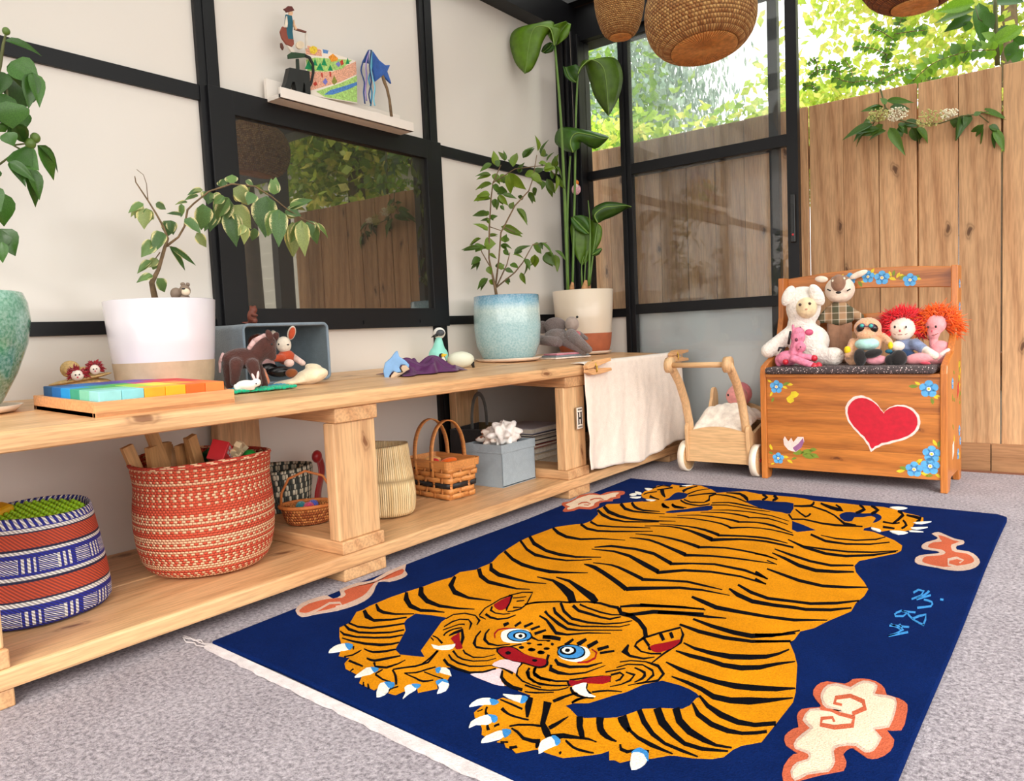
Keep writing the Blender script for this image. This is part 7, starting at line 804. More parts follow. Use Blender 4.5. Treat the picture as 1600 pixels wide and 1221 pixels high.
for z in (0.031, -0.031):
    mb = MB()
    for y in (-0.010, -0.003, 0.004, 0.011): mb.bb(0.0045, 0.0057, y-0.002, y+0.002, z-0.003, z+0.003)
    mb.done('ornament_marks', INK, hs_)

# ------------------------------------------------------------------ baskets on the lower shelf
ZS = 0.0687
def cyl_nodes(n, l, k=1.0):
    t_ = N(n, 'TexCoord'); sx = N(n, 'SeparateXYZ'); l.new(t_.outputs['Object'], sx.inputs[0])
    at = N(n, 'Math', operation='ARCTAN2'); l.new(sx.outputs['Y'], at.inputs[0]); l.new(sx.outputs['X'], at.inputs[1])
    dv = N(n, 'Math', operation='MULTIPLY'); dv.inputs[1].default_value = 1/(2*math.pi); l.new(at.outputs[0], dv.inputs[0]); return dv.outputs[0], sx.outputs['Z'], t_
def mth(n, l, op, a, b=None):
    x = N(n, 'Math', operation=op)
    for i, v in enumerate((a, b)):
        if v is None: continue
        if isinstance(v, (int, float)): x.inputs[i].default_value = v
        else: l.new(v, x.inputs[i])
    return x.outputs[0]
def weave(name, pal, nu, nv, bstr=1.0, mode='rand', twist=0.0, dist=0.004):
    """woven rows around a vertical axis: stitch cells with raised centres"""
    m, n, l, b, out = newmat(name); a, z, t_ = cyl_nodes(n, l)
    v = mth(n, l, 'MULTIPLY', z, nv); vf = mth(n, l, 'FLOOR', v); half = mth(n, l, 'MULTIPLY', mth(n, l, 'MODULO', vf, 2.0), 0.5)
    u = mth(n, l, 'ADD', mth(n, l, 'ADD', mth(n, l, 'MULTIPLY', a, nu), half), mth(n, l, 'MULTIPLY', v, twist)); uf = mth(n, l, 'FLOOR', u)
    hu = mth(n, l, 'ABSOLUTE', mth(n, l, 'SINE', mth(n, l, 'MULTIPLY', u, math.pi))); hv = mth(n, l, 'ABSOLUTE', mth(n, l, 'SINE', mth(n, l, 'MULTIPLY', v, math.pi)))
    h = mth(n, l, 'MULTIPLY', hu, hv); cb = N(n, 'CombineXYZ'); l.new(uf, cb.inputs[0]); l.new(vf, cb.inputs[1])
    wn_ = N(n, 'TexWhiteNoise', noise_dimensions='2D'); l.new(cb.outputs[0], wn_.inputs['Vector'])
    rowc = N(n, 'CombineXYZ'); l.new(vf, rowc.inputs[1]); wr = N(n, 'TexWhiteNoise', noise_dimensions='2D'); l.new(rowc.outputs[0], wr.inputs['Vector'])
    if mode == 'rand': sel = mth(n, l, 'GREATER_THAN', wn_.outputs['Value'], mth(n, l, 'ADD', mth(n, l, 'MULTIPLY', wr.outputs['Value'], 0.75), 0.15))
    elif mode == 'rows': sel = mth(n, l, 'MAXIMUM', mth(n, l, 'MULTIPLY', mth(n, l, 'GREATER_THAN', mth(n, l, 'ADD', mth(n, l, 'MULTIPLY', mth(n, l, 'PINGPONG', uf, 1.0), 0.6), mth(n, l, 'MULTIPLY', wn_.outputs['Value'], 0.5)), 0.55), mth(n, l, 'LESS_THAN', wr.outputs['Value'], 0.7)), mth(n, l, 'MULTIPLY', mth(n, l, 'LESS_THAN', wr.outputs['Value'], 0.16), 0.9))
    elif mode == 'alt': sel = mth(n, l, 'GREATER_THAN', mth(n, l, 'SINE', mth(n, l, 'ADD', mth(n, l, 'MULTIPLY', uf, 2.1), mth(n, l, 'MULTIPLY', vf, 0.55))), 0.1)
    else: sel = wn_.outputs['Value']
    c_ = mix(n, l, sel, lin(pal[0]), lin(pal[1]))
    c_ = mix(n, l, ramp(n, l, h, [(0.0, (1, 1, 1)), (0.30, (0, 0, 0))]), c_, tuple(x*0.5 for x in lin(pal[0])))
    l.new(c_, b.inputs['Base Color']); b.inputs['Roughness'].default_value = 0.8; bump(n, l, b, h, bstr, dist); return m
def basket_shell(name, mt, prof_out, wall, parent, n_=48, wob=0.0, seed=1, sx=1, sy=1):
    rd = random.Random(seed); ph = rd.uniform(0, 6)
    inn = [(max(0.001, r_-wall), z) for r_, z in reversed(prof_out[1:])]+[(0.001, prof_out[1][1]+wall)]
    pr = [(0.001, prof_out[0][1])]+prof_out+inn
    mb = MB().lathe(pr, n_, sx=sx, sy=sy)
    if wob: mb.v = [(x*(1+wob*math.sin(3*math.atan2(y, x)+ph+z*14)), y*(1+wob*math.sin(2*math.atan2(y, x)+ph*2+z*9)), z*(1+wob*1.2*math.sin(2*math.atan2(y, x)+ph) if z > 0.05 else 1)) for x, y, z in mb.v]
    return mb.done(name, mt, parent, True, sub=1)
# red and white sisal basket
rb = thing('sisal_basket', 'large red and white sisal basket full of wooden toys on the shelf', 'basket', (-1.704, 0.979, ZS), 0)
basket_shell('woven_body', weave('sisal_red', [(218, 84, 54), (244, 196, 154)], 112, 170, 1.0, 'rows'), [(0.118, 0.0), (0.143, 0.012), (0.158, 0.06), (0.163, 0.12), (0.158, 0.18), (0.152, 0.215), (0.156, 0.24), (0.158, 0.265)], 0.006, rb, 64, 0.015, 3)
MB().tube([(0.157*(1+0.015*math.sin(3*a+2))*math.cos(a), 0.157*math.sin(a), 0.266*(1+0.018*math.sin(2*a+1.4))) for a in [2*math.pi*i/48 for i in range(49)]], 0.0055, 8, False).done('braided_rim', weave('sisal_rim', [(200, 70, 50), (240, 196, 156)], 60, 300, 0.6, 'rand'), rb, True)
UB = MW('unit_block', (200, 150, 96), (160, 108, 62), 'Z', 0.6, False, 5, 1, 0.8); PALE = M('pale_wood', (232, 208, 166), 0.6, 0.1)
rd = random.Random(11); blm = MB().bb(-0.007, 0.007, -0.013, 0.013, 0, 0.135).mesh('wooden_plank'); blm.materials.append(UB)
names = ['leftmost', 'second from the left', 'third from the left', 'fourth from the left', 'fifth from the left', 'sixth from the left', 'seventh from the left', 'rightmost']
for i in range(8):
    o = bpy.data.objects.new('wooden_plank', blm); COL.objects.link(o); a = -0.095+0.018*i
    o.location = (-1.71+a*0.45+rd.uniform(-.02, .02), 0.955+a*0.9, ZS+0.165+rd.uniform(0, 0.03)+(0.02 if i in (3,) else 0)); o.rotation_euler = (rd.uniform(-.1, .35), rd.uniform(-.15, .15), rd.uniform(-.6, .6))
    tag(o, f'brown wooden plank standing in the red basket, {names[i]}', 'wooden block', 'planks in the red basket')
ho = thing('toy_house', 'red wooden toy house with grey windows in the red basket', 'toy house', (-1.665, 1.0, ZS+0.243), R(35)); ho.rotation_euler = (R(-28), R(14), R(38))
MB().bb(-0.02, 0.02, -0.045, 0.045, 0, 0.05).done('wall', M('house_red', (200, 34, 42), 0.5), ho, bevel=0.002)
for y in (-0.028, -0.009, 0.01, 0.029):
    for z in (0.028, 0.04): MB().bb(0.0195, 0.0208, y-0.006, y+0.006, z-0.004, z+0.004).done('window', M('house_window', (176, 168, 172), 0.5), ho)
for k in range(9):
    o = MB().box((0, 0, 0), (0.016, 0.016, 0.055)).done('wooden_peg', PALE, None, bevel=0.0015, loc=(-1.68+rd.uniform(-.035, .03), 1.05+rd.uniform(-.035, .03), ZS+0.240+rd.uniform(0, .03)+0.002*k), rot=(rd.uniform(0, 1.5), rd.uniform(-.8, .8), rd.uniform(0, 3)))
    tag(o, 'pale wooden peg in the heap beside the red house', 'wooden block', 'pale pegs in the red basket')
o = MB().ell((0, 0, 0), (0.017,)*3).done('green_ball', M('ball_green', (20, 150, 60), 0.4), None, True, loc=(-1.665, 1.085, ZS+0.252)); tag(o, 'small green ball at the right rim of the red basket', 'ball')
o = MB().box((0, 0, 0), (0.05, 0.03, 0.03)).done('green_block', M('block_green', (24, 104, 70), 0.5), None, bevel=0.002, loc=(-1.73, 1.03, ZS+0.255), rot=(0.3, 0.2, 0.5)); tag(o, 'dark green block behind the pale pegs in the red basket', 'wooden block')
fl_ = MB().lathe([(0.001, 0), (0.148, 0), (0.148, 0.006), (0.001, 0.012)], 24).done('toy_heap', M('heap_brown', (120, 78, 50), 0.9, 0.4, 60), rb, False, loc=(0, 0, 0.17)); fl_['kind'] = 'stuff'
# blue, white and red striped basket
bb_ = thing('striped_basket', 'blue white and red striped woven basket at the left shelf end', 'basket', (-1.742, 0.609, ZS), 0)
m, n, l, b, out = newmat('striped_weave'); a, z, t_ = cyl_nodes(n, l); zz = mth(n, l, 'DIVIDE', z, 0.215)
NB, WH_, RD_ = lin((26, 36, 150)), lin((240, 236, 230)), lin((202, 76, 42)); NV = lin((20, 24, 62))
bands = N(n, 'ValToRGB'); bands.color_ramp.interpolation = 'CONSTANT'; e = bands.color_ramp.elements
stops = [(0.0, NB), (0.04, NB), (0.225, WH_), (0.262, NV), (0.28, RD_), (0.43, NV), (0.455, WH_), (0.485, NB), (0.645, NB), (0.68, WH_), (0.71, NV), (0.73, RD_), (0.86, NV), (0.875, WH_), (0.905, NB)]
while len(e) < len(stops): e.new(1)
for q, (p_, c_) in zip(e, stops): q.position = p_; q.color = (*c_, 1)
l.new(zz, bands.inputs[0])
pu_ = mth(n, l, 'FRACT', mth(n, l, 'MULTIPLY', a, 12.0)); bars = mth(n, l, 'MULTIPLY', mth(n, l, 'LESS_THAN', pu_, 0.45), mth(n, l, 'LESS_THAN', mth(n, l, 'FRACT', mth(n, l, 'MULTIPLY', a, 12*6.6)), 0.5))
hat_ = mth(n, l, 'MULTIPLY', mth(n, l, 'GREATER_THAN', pu_, 0.52), mth(n, l, 'GREATER_THAN', mth(n, l, 'SINE', mth(n, l, 'ADD', mth(n, l, 'MULTIPLY', a, 700.0), mth(n, l, 'MULTIPLY', z, 1500.0))), 0.1))
inband = mth(n, l, 'ADD', mth(n, l, 'MULTIPLY', mth(n, l, 'GREATER_THAN', zz, 0.515), mth(n, l, 'LESS_THAN', zz, 0.645)), mth(n, l, 'MULTIPLY', mth(n, l, 'GREATER_THAN', zz, 0.045), mth(n, l, 'LESS_THAN', zz, 0.18)))
rimb = mth(n, l, 'MULTIPLY', mth(n, l, 'GREATER_THAN', zz, 0.915), mth(n, l, 'LESS_THAN', mth(n, l, 'FRACT', mth(n, l, 'ADD', mth(n, l, 'MULTIPLY', a, 62.0), mth(n, l, 'MULTIPLY', z, 40.0))), 0.5))
white = mth(n, l, 'ADD', mth(n, l, 'MULTIPLY', inband, mth(n, l, 'ADD', bars, hat_)), rimb)
twill = mth(n, l, 'SINE', mth(n, l, 'ADD', mth(n, l, 'MULTIPLY', a, 620.0), mth(n, l, 'MULTIPLY', z, 900.0)))
c_ = mix(n, l, white, bands.outputs[0], WH_); c_ = mix(n, l, ramp(n, l, twill, [(-0.2 if False else 0.0, (0.55, 0.55, 0.55)), (0.3, (0, 0, 0))]), c_, (0.015, 0.012, 0.03))
l.new(c_, b.inputs['Base Color']); b.inputs['Roughness'].default_value = 0.75; bump(n, l, b, twill, 0.5, 0.002)
basket_shell('woven_body', m, [(0.13, 0.0), (0.144, 0.006), (0.141, 0.06), (0.132, 0.13), (0.121, 0.19), (0.118, 0.215)], 0.006, bb_, 64, 0.012, 5)
gm = thing('bumpy_mat', 'lime green rubber mat with rows of bumps in the striped basket', 'sensory mat', (-1.735, 0.61, ZS+0.185)); gm.rotation_euler = (R(4), R(6), 0)
LG = M('lime_rubber', (150, 200, 30), 0.45)
MB().lathe([(0.001, 0), (0.105, 0), (0.108, 0.006), (0.105, 0.012), (0.001, 0.012)], 32).done('disc', LG, gm, True)
mb = MB()
for i in range(-7, 8):
    for j in range(-7, 8):
        x, y = i*0.0145+(0.007 if j % 2 else 0), j*0.0135
        if x*x+y*y < 0.0096: mb.ell((x, y, 0.013), (0.0055, 0.0055, 0.007), None, 8, 6)
mb.done('bumps', LG, gm, True)['kind'] = 'stuff'
o = MB().box((0, 0, 0), (0.04, 0.05, 0.03)).done('yellow_toy', M('toy_yellow', (214, 160, 20), 0.5), None, bevel=0.008, loc=(-1.80, 0.575, ZS+0.205), rot=(0.2, 0.2, 0.4)); tag(o, 'mustard yellow toy at the back rim of the striped basket', 'toy')
# grey and white zigzag basket, red ribbon
gw = thing('zigzag_basket', 'narrow grey and cream zigzag basket with red ribbon behind the wicker basket', 'basket', (-1.93, 1.365, ZS), R(20))
basket_shell('woven_body', weave('zigzag_weave', [(66, 72, 66), (222, 214, 190)], 70, 60, 0.8, 'alt'), [(0.062, 0), (0.07, 0.01), (0.082, 0.09), (0.088, 0.165)], 0.005, gw, 40, 0.02, 4, 1.0, 1.15)
RED = M('red_satin', (170, 14, 26), 0.35, sheen=0.4)
MB().grid(lambda u, v: (0.075+0.012*math.sin(u*4), 0.055+v*0.035+0.008*math.sin(u*7), 0.185-u*0.16+0.004*math.sin(v*9)), 14, 5).done('ribbon', RED, gw, True, solid=0.003)
MB().ell((0.078, 0.07, 0.178), (0.014, 0.02, 0.02)).done('ribbon_bow', RED, gw, True)
# small wicker basket with coloured pompoms
wb = thing('wicker_basket', 'small oval wicker basket with loop handle holding coloured pompoms', 'basket', (-1.70, 1.275, 0.1025), R(55))
basket_shell('woven_body', weave('wicker_brown', [(176, 92, 40), (222, 142, 74)], 44, 130, 1.0, 'rand'), [(0.042, 0), (0.05, 0.004), (0.058, 0.03), (0.064, 0.052)], 0.005, wb, 40, 0.0, 1, 1.15, 0.85)
MB().tube([(0.074*math.cos(a), 0.054*math.sin(a), 0.053) for a in [2*math.pi*i/32 for i in range(33)]], 0.005, 8, False).done('rim', M('wicker_rim', (206, 122, 60), 0.6, 0.2, 90), wb, True)
MB().tube([(-0.070, 0, 0.045), (-0.066, 0, 0.09), (-0.045, 0, 0.128), (0, 0, 0.145), (0.045, 0, 0.128), (0.066, 0, 0.09), (0.070, 0, 0.045)], 0.0035, 8).done('handle', MATS['wicker_rim'], wb, True)
for i, (nm, c_, x, y) in enumerate((('teal', (30, 140, 150), -0.012, -0.012), ('pink', (220, 50, 110), 0.014, -0.006), ('blue', (60, 80, 190), 0.004, 0.016))):
    o = MB().ell((0, 0, 0), (0.015,)*3).done('pompom', fuzz('pompom_'+nm, c_, 300), None, True, loc=(-1.70+x, 1.275+y, 0.150)); tag(o, f'{nm} pompom in the small wicker basket', 'pompom', 'pompoms in the wicker basket')
    MB
MB().lathe([(0.001, 0), (0.05, 0), (0.052, 0.01), (0.001, 0.014)], 24, sx=1.15, sy=0.85).done('basket_lining', M('lining_brown', (110, 66, 40), 0.9), wb, loc=(0, 0, 0.022))
# straw basket behind the middle post
sb = thing('straw_basket', 'tall soft straw basket right of the middle post', 'basket', (-1.69, 1.545, ZS), R(15))
basket_shell('woven_body', weave('straw_weave', [(222, 188, 134), (244, 220, 172)], 90, 9, 0.9, 'val', 0.0), [(0.088, 0), (0.100, 0.012), (0.106, 0.06), (0.100, 0.12), (0.092, 0.17), (0.088, 0.218)], 0.004, sb, 48, 0.01, 8, 1.0, 0.8)
# splint basket with two hoop handles, every splint a strip
sp = thing('splint_basket', 'rectangular woven splint basket with black checks and two hoop handles', 'basket', (-1.715, 1.835, ZS), R(-6))
SPL = MW('splint_oak', (220, 150, 84), (178, 104, 50), 'X', 0.45, False, 6, 1, 0.6); SPB = M('splint_black', (34, 34, 36), 0.5, 0.2, 50); SPV = MW('splint_stake', (210, 136, 72), (168, 96, 46), 'Z', 0.45, False, 6, 1, 0.6)
def ring(z, grow=0.0):     # rounded rectangle at height z, wider towards the rim
    hx, hy = 0.098+0.09*z+grow, 0.058+0.09*z+grow; return rr(-hx, hx, -hy, hy, 0.014, 3)
rows = 6; hgt = 0.105; nst = 16
for k in range(rows):
    z0 = 0.004+k*hgt/rows; z1 = z0+hgt/rows*0.94; base_ = ring(z0); mb = MB(); P_ = []
    per = []; tot = 0
    dense = []
    for i in range(len(base_)):
        a_, c_ = Vector(base_[i]), Vector(base_[(i+1) % len(base_)]); st_ = max(1, int((c_-a_).length/0.005)); dense += [a_.lerp(c_, j/st_) for j in range(st_)]
    L_ = [0]
    for i in range(1, len(dense)): L_.append(L_[-1]+(dense[i]-dense[i-1]).length)
    tot = L_[-1]+(dense[0]-dense[-1]).length
    vs_ = []
    for i, p in enumerate(dense):
        off = 0.0034*math.sin(math.pi*(L_[i]/tot*nst+k))+0.001
        dirp = p.normalized(); q = p+dirp*off; q1 = q+dirp*0.09*(z1-z0)
        vs_ += [(q.x, q.y, z0), (q1.x, q1.y, z1)]
    kk = len(dense); MB().add(vs_, [(2*i, 2*((i+1) % kk), 2*((i+1) % kk)+1, 2*i+1) for i in range(kk)]).done('weaver', SPB if k == 2 else SPL, sp, True, solid=0.0014)
dense0 = ring(0.0)
for j in range(nst):
    s_ = (j+0.5)/nst
    def at(z, grow):
        rg = ring(z, grow); pts_ = [Vector(p) for p in rg]; ls = [(pts_[(i+1) % len(pts_)]-pts_[i]).length for i in range(len(pts_))]; tt = s_*sum(ls)
        for i, q in enumerate(ls):
            if tt <= q: return pts_[i].lerp(pts_[(i+1) % len(pts_)], tt/q), (pts_[(i+1) % len(pts_)]-pts_[i]).normalized()
            tt -= q
        return pts_[0], Vector((1, 0))
    A_ = []; 
    vs_ = []
    for q in range(2*rows+1):
        z = 0.004+hgt*q/(2*rows); p, tg = at(z, 0.0); off = -0.0026*math.sin(math.pi*(s_*nst+q/2.0-0.25)) if False else 0.0026*math.cos(math.pi*(j+(q-1)/2.0))
        p = p+p.normalized()*off; vs_ += [(p.x-tg.x*0.005, p.y-tg.y*0.005, z), (p.x+tg.x*0.005, p.y+tg.y*0.005, z)]
    MB().add(vs_, [(2*i, 2*i+1, 2*i+3, 2*i+2) for i in range(2*rows)]).done('stake', SPV, sp, True, solid=0.0014)
MB().bb(-0.094, 0.094, -0.054, 0.054, 0.001, 0.005).done('base', SPL, sp)
for gr, nm in ((0.004, 'rim_band'), (-0.005, 'rim_band')):
    rg = ring(0.108, gr); mb = MB(); kk = len(rg); rg2 = ring(0.128, gr)
    mb.add([(x, y, 0.104) for x, y in rg]+[(x, y, 0.128) for x, y in rg2], [(i, (i+1) % kk, kk+(i+1) % kk, kk+i) for i in range(kk)]); mb.done(nm, SPL, sp, solid=0.003)
for x in (-0.048, 0.036):
    pts_ = [(x, 0.073*math.cos(a)*(1 if abs(math.cos(a)) < 0.99 else 1), 0.118+0.135*math.sin(a)**0.8 if math.sin(a) > 0 else 0.118) for a in [math.pi*i/20 for i in range(21)]]
    pts_ = [(x, -0.073 if False else 0.073, 0.075)]+pts_+[(x, -0.073, 0.075)]
    vs_ = []
    for p in pts_: vs_ += [(p[0]-0.0085, p[1], p[2]), (p[0]+0.0085, p[1], p[2])]
    hd = MB().add(vs_, [(2*i, 2*i+1, 2*i+3, 2*i+2) for i in range(len(pts_)-1)]).done('handle', SPL, sp, True, solid=0.0035)
    for y in (-0.0765, 0.0765): MB().ell((x, y, 0.098), (0.0035, 0.002, 0.0035)).done('rivet', DARK, hd)
for i, (nm, c_, x, y, rx) in enumerate((('red', (206, 40, 36), -0.01, -0.02, 0.018), ('orange', (232, 104, 30), 0.03, 0.0, 0.034), ('tan', (214, 160, 92), -0.05, 0.01, 0.03))):
    o = MB().ell((0, 0, 0), (rx, 0.013, 0.013), (0, R(-14 if nm == 'orange' else 0), R(20*i))).done('felt_vegetable', MF('felt_'+nm, c_), None, True, loc=(-1.715+x, 1.835+y, ZS+0.113)); tag(o, f'{nm} felt toy food piece in the splint basket', 'toy food', 'felt food in the splint basket')
MB().bb(-0.095, 0.095, -0.055, 0.055, 0.085, 0.1).done('basket_lining', M('splint_lining', (190, 130, 80), 0.9, 0.2), sp)
# grey bin with cloths
gb2 = thing('fabric_bin', 'pale grey square fabric bin full of printed cloths on the shelf', 'storage bin', (-1.672, 2.10, ZS), 0)
PG = MF('pale_grey_felt', (150, 162, 170), 260, 0.35, 0.06); a, c_ = 0.082, 0.097
for d_ in ((-a, -a+0.005, -c_, c_), (a-0.005, a, -c_, c_), (-a, a, -c_, -c_+0.005), (-a, a, c_-0.005, c_)): MB().bb(d_[0], d_[1], d_[2], d_[3], 0.0, 0.147).done('side', PG, gb2, bevel=0.002)
MB().bb(-a, a, -c_, c_, 0.0, 0.005).done('base', PG, gb2)
for d_ in ((a-0.001, a+0.0025, -c_-0.002, c_+0.002), (-a-0.002, a+0.002, -c_-0.0025, -c_+0.001)): MB().bb(d_[0], d_[1], d_[2], d_[3], 0.118, 0.148).done('hem', PG, gb2, bevel=0.001)
m, n, l, b, out = newmat('printed_muslin'); v = coords(n, l); vo = N(n, 'TexVoronoi'); vo.inputs['Scale'].default_value = 55; l.new(v, vo.inputs['Vector'])
l.new(mix(n, l, ramp(n, l, vo.outputs['Distance'], [(0.28, (1, 1, 1)), (0.36, (0, 0, 0))]), lin((240, 226, 214)), lin((160, 104, 76))), b.inputs['Base Color']); b.inputs['Roughness'].default_value = 0.9
def lump(seed, sx, sy, sz):
    rd = random.Random(seed); ph = [rd.uniform(0, 6) for _ in range(6)]
    def fn(u, v):
        th = 2*math.pi*u; ph_ = math.pi*v; r_ = 1+0.22*math.sin(5*th+ph[0]+4*ph_)+0.16*math.sin(9*th-3*ph_+ph[1])+0.12*math.sin(7*ph_+ph[2])
        return (sx*r_*math.sin(ph_)*math.cos(th), sy*r_*math.sin(ph_)*math.sin(th), sz*r_*math.cos(ph_))
    return MB().grid(fn, 48, 26)
o = lump(3, 0.054, 0.066, 0.036).done('printed_cloth', m, None, True, loc=(-1.675, 2.10, ZS+0.158)); tag(o, 'bundle of brown printed cloths in the pale grey bin', 'cloth')
o = lump(6, 0.042, 0.055, 0.036).done('white_cloth', MF('white_print', (240, 232, 226)), None, True, loc=(-1.63, 2.075, ZS+0.178)); tag(o, 'rolled white cloth on top of the pale grey bin', 'cloth')
# dark bag with loop handle, books
hb = thing('handbag', 'dark open bag with grey loop handle behind the pale grey bin', 'bag', (-1.88, 2.24, ZS), R(10))
DB = MF('bag_dark', (48, 44, 44)); OL = MF('bag_olive', (112, 94, 62))
for d_, mt in (((-0.07, -0.064, -0.11, 0.11), DB), ((0.064, 0.07, -0.11, 0.0), DB), ((0.064, 0.071, 0.0, 0.11), OL), ((-0.07, 0.07, -0.11, -0.104), DB), ((-0.07, 0.07, 0.104, 0.11), OL)): MB().bb(*d_, 0.0, 0.175).done('side', mt, hb, bevel=0.003)
MB().bb(-0.07, 0.07, -0.11, 0.11, 0, 0.006).done('base', DB, hb)
MB().tube([(0.0, 0.058*math.cos(a), 0.17+0.13*math.sin(a)**0.75 if math.sin(a) > 0 else 0.17) for a in [math.pi*i/18 for i in range(19)]], 0.009, 8, flat=0.45).done('handle', MF('bag_handle', (92, 88, 82)), hb, True)
bk = [('white paperback', (226, 222, 214), 0.030), ('cream picture book', (214, 198, 170), 0.022), ('pale grey book', (190, 186, 188), 0.026), ('red spined book', (150, 50, 40), 0.012), ('black hardback', (24, 24, 30), 0.016), ('ivory book', (226, 216, 196), 0.016), ('navy hardback', (26, 34, 62), 0.010), ('lilac white book', (206, 200, 208), 0.020)]
z = ZS
for i, (nm, c_, th) in enumerate(bk):
    o = thing('book', f'{nm} lying in the stack behind the H tile post', 'book', (-1.80+0.008*math.sin(i*2.3), 2.46+0.01*math.sin(i*1.7), z), R(3*math.sin(i*3.1)), 'books stacked on the lower shelf')
    CV = M('cover_'+nm.replace(' ', '_'), c_, 0.5); MB().bb(-0.095, 0.095, -0.11, 0.11, 0, 0.0022).bb(-0.095, 0.095, -0.11, 0.11, th-0.0022, th).bb(-0.095, -0.092, -0.11, 0.11, 0, th).done('cover', CV, o)
    MB().bb(-0.092, 0.092, -0.106, 0.106, 0.0022, th-0.0022).done('pages', M('book_pages', (232, 222, 206), 0.8, 0.1, 90), o); z += th+0.0004
# ------------------------------------------------------------------ potted plants
def glaze(name, stops, H_, rough=0.2, streak=0.35, spk=0.0):
    m, n, l, b, out = newmat(name); t_ = N(n, 'TexCoord'); sx = N(n, 'SeparateXYZ'); l.new(t_.outputs['Object'], sx.inputs[0]); v = coords(n, l, (1, 1, 0.25), False)
    z = mth(n, l, 'ADD', mth(n, l, 'DIVIDE', sx.outputs['Z'], H_), mth(n, l, 'MULTIPLY', mth(n, l, 'SUBTRACT', noise(n, l, v, 40, 3), 0.5), streak))
    c_ = ramp(n, l, z, [(p, lin(c)) for p, c in stops]); sp_ = noise(n, l, coords(n, l, rnd=False), 150, 2)
    l.new(mix(n, l, 0.25+spk, c_, ramp(n, l, sp_, [(0.35, tuple(x*0.6 for x in lin(stops[0][1]))), (0.65, lin((235, 240, 236)))])) if streak else c_, b.inputs['Base Color'])
    b.inputs['Roughness'].default_value = rough; b.inputs['Coat Weight'].default_value = 0.4; return m
SOIL = M('potting_soil', (62, 46, 34), 0.95, 0.4, 60, 1.0, 120, dist=0.01)
def pot(name, label, x, y, prof, mt, wall=0.009, saucer=None, base=None, cat='plant pot'):
    t = thing(name, label, cat, (x, y, bz(x)+0.001)); z0 = 0.0
    if saucer: MB().lathe([(0.001, 0), (saucer*0.86, 0), (saucer, 0.013), (saucer-0.006, 0.013), (saucer*0.84, 0.005), (0.001, 0.005)], 40).done('saucer', M('saucer_cream', (236, 214, 192), 0.4), t, True); z0 = 0.0055
    top_ = prof[-1]
    MB().lathe([(0.001, 0)]+prof+[(top_[0]-wall*0.4, top_[1]+0.002), (top_[0]-wall, top_[1])]+[(max(0.02, r_-wall), z) for r_, z in reversed(prof[2:-1])]+[(0.001, prof[2][1])], 56).done('pot_body', mt, t, True, loc=(0, 0, z0))
    if base: MB().lathe([(r_+0.0006, z) for r_, z in base[0]], 56, closed=True).done('dipped_base', base[1], t, True, loc=(0, 0, z0))
    MB().lathe([(0.001, 0), (top_[0]-wall-0.001, 0), (0.001, 0.006)], 32).done('soil', SOIL, t, loc=(0, 0, z0+top_[1]-0.03)); return t
pot('white_pot', 'white glazed pot with tan base behind the rainbow cubes', -1.80, 0.958, [(0.083, 0), (0.104, 0.008), (0.110, 0.035), (0.118, 0.12), (0.126, 0.228)], glaze('white_glaze', [(0, (222, 213, 220)), (1, (226, 217, 223))], 0.23, 0.25, 0), base=([(0.083, -0.0005), (0.104, 0.0078), (0.1102, 0.035), (0.1147, 0.082)], M('raw_clay', (190, 166, 138), 0.75, 0.1, 30)))
pot('blue_pot', 'pale blue streaked ceramic pot with saucer right of the window', -1.845, 2.40, [(0.09, 0), (0.108, 0.012), (0.127, 0.06), (0.134, 0.13), (0.132, 0.20), (0.130, 0.252)], glaze('blue_glaze', [(0.0, (150, 192, 200)), (0.5, (164, 204, 208)), (0.74, (196, 222, 218)), (0.86, (120, 178, 204)), (0.97, (72, 132, 168)), (1.0, (60, 70, 76))], 0.262, 0.12, 0.02), saucer=0.136)
pot('cream_pot', 'cream pot with terracotta base in the room corner', -1.84, 2.97, [(0.095, 0), (0.112, 0.010), (0.120, 0.04), (0.130, 0.15), (0.139, 0.282)], glaze('cream_glaze', [(0, (222, 203, 180)), (1, (228, 210, 188))], 0.29, 0.3, 0), saucer=0.128, base=([(0.095, -0.0005), (0.112, 0.0098), (0.1202, 0.04), (0.1255, 0.088)], M('terracotta', (176, 96, 62), 0.75, 0.1, 30)))
pot('green_pot', 'jade green glazed pot cut off at the left picture edge', -1.80, 0.532, [(0.052, 0), (0.068, 0.012), (0.099, 0.07), (0.122, 0.13), (0.131, 0.18), (0.128, 0.215), (0.121, 0.235)], glaze('jade_glaze', [(0.0, (120, 130, 84)), (0.25, (66, 130, 104)), (0.6, (62, 142, 118)), (0.9, (110, 176, 152)), (1.0, (140, 196, 176))], 0.245, 0.15, 0.08), saucer=0.105)
WF_ = 1.5
def leafmesh(name, mt, fold=0.35, curl=0.25, tip=1.5, wmax=0.42, nl=6):
    mb = MB(); vs_ = []
    for i in range(nl+1):
        t_ = i/nl; wd = max(0.012, (math.sin(math.pi*t_**wmax if False else math.pi*min(1, t_)**0.8))**0.85*0.5*(1-t_)**0.22*1.1) if 0 < i < nl else 0.012
        z = -curl*t_*t_; up = fold*wd
        vs_ += [(-wd, t_, z+up*0.6), (-wd*0.5, t_, z+up*0.42), (0, t_, z), (wd*0.5, t_, z+up*0.42), (wd, t_, z+up*0.6)]
    mb.add(vs_, [(5*i+j, 5*i+j+1, 5*i+j+6, 5*i+j+5) for i in range(nl) for j in range(4)])
    me = mb.mesh(name); me.polygons.foreach_set('use_smooth', [True]*len(me.polygons)); me.materials.append(mt); return me
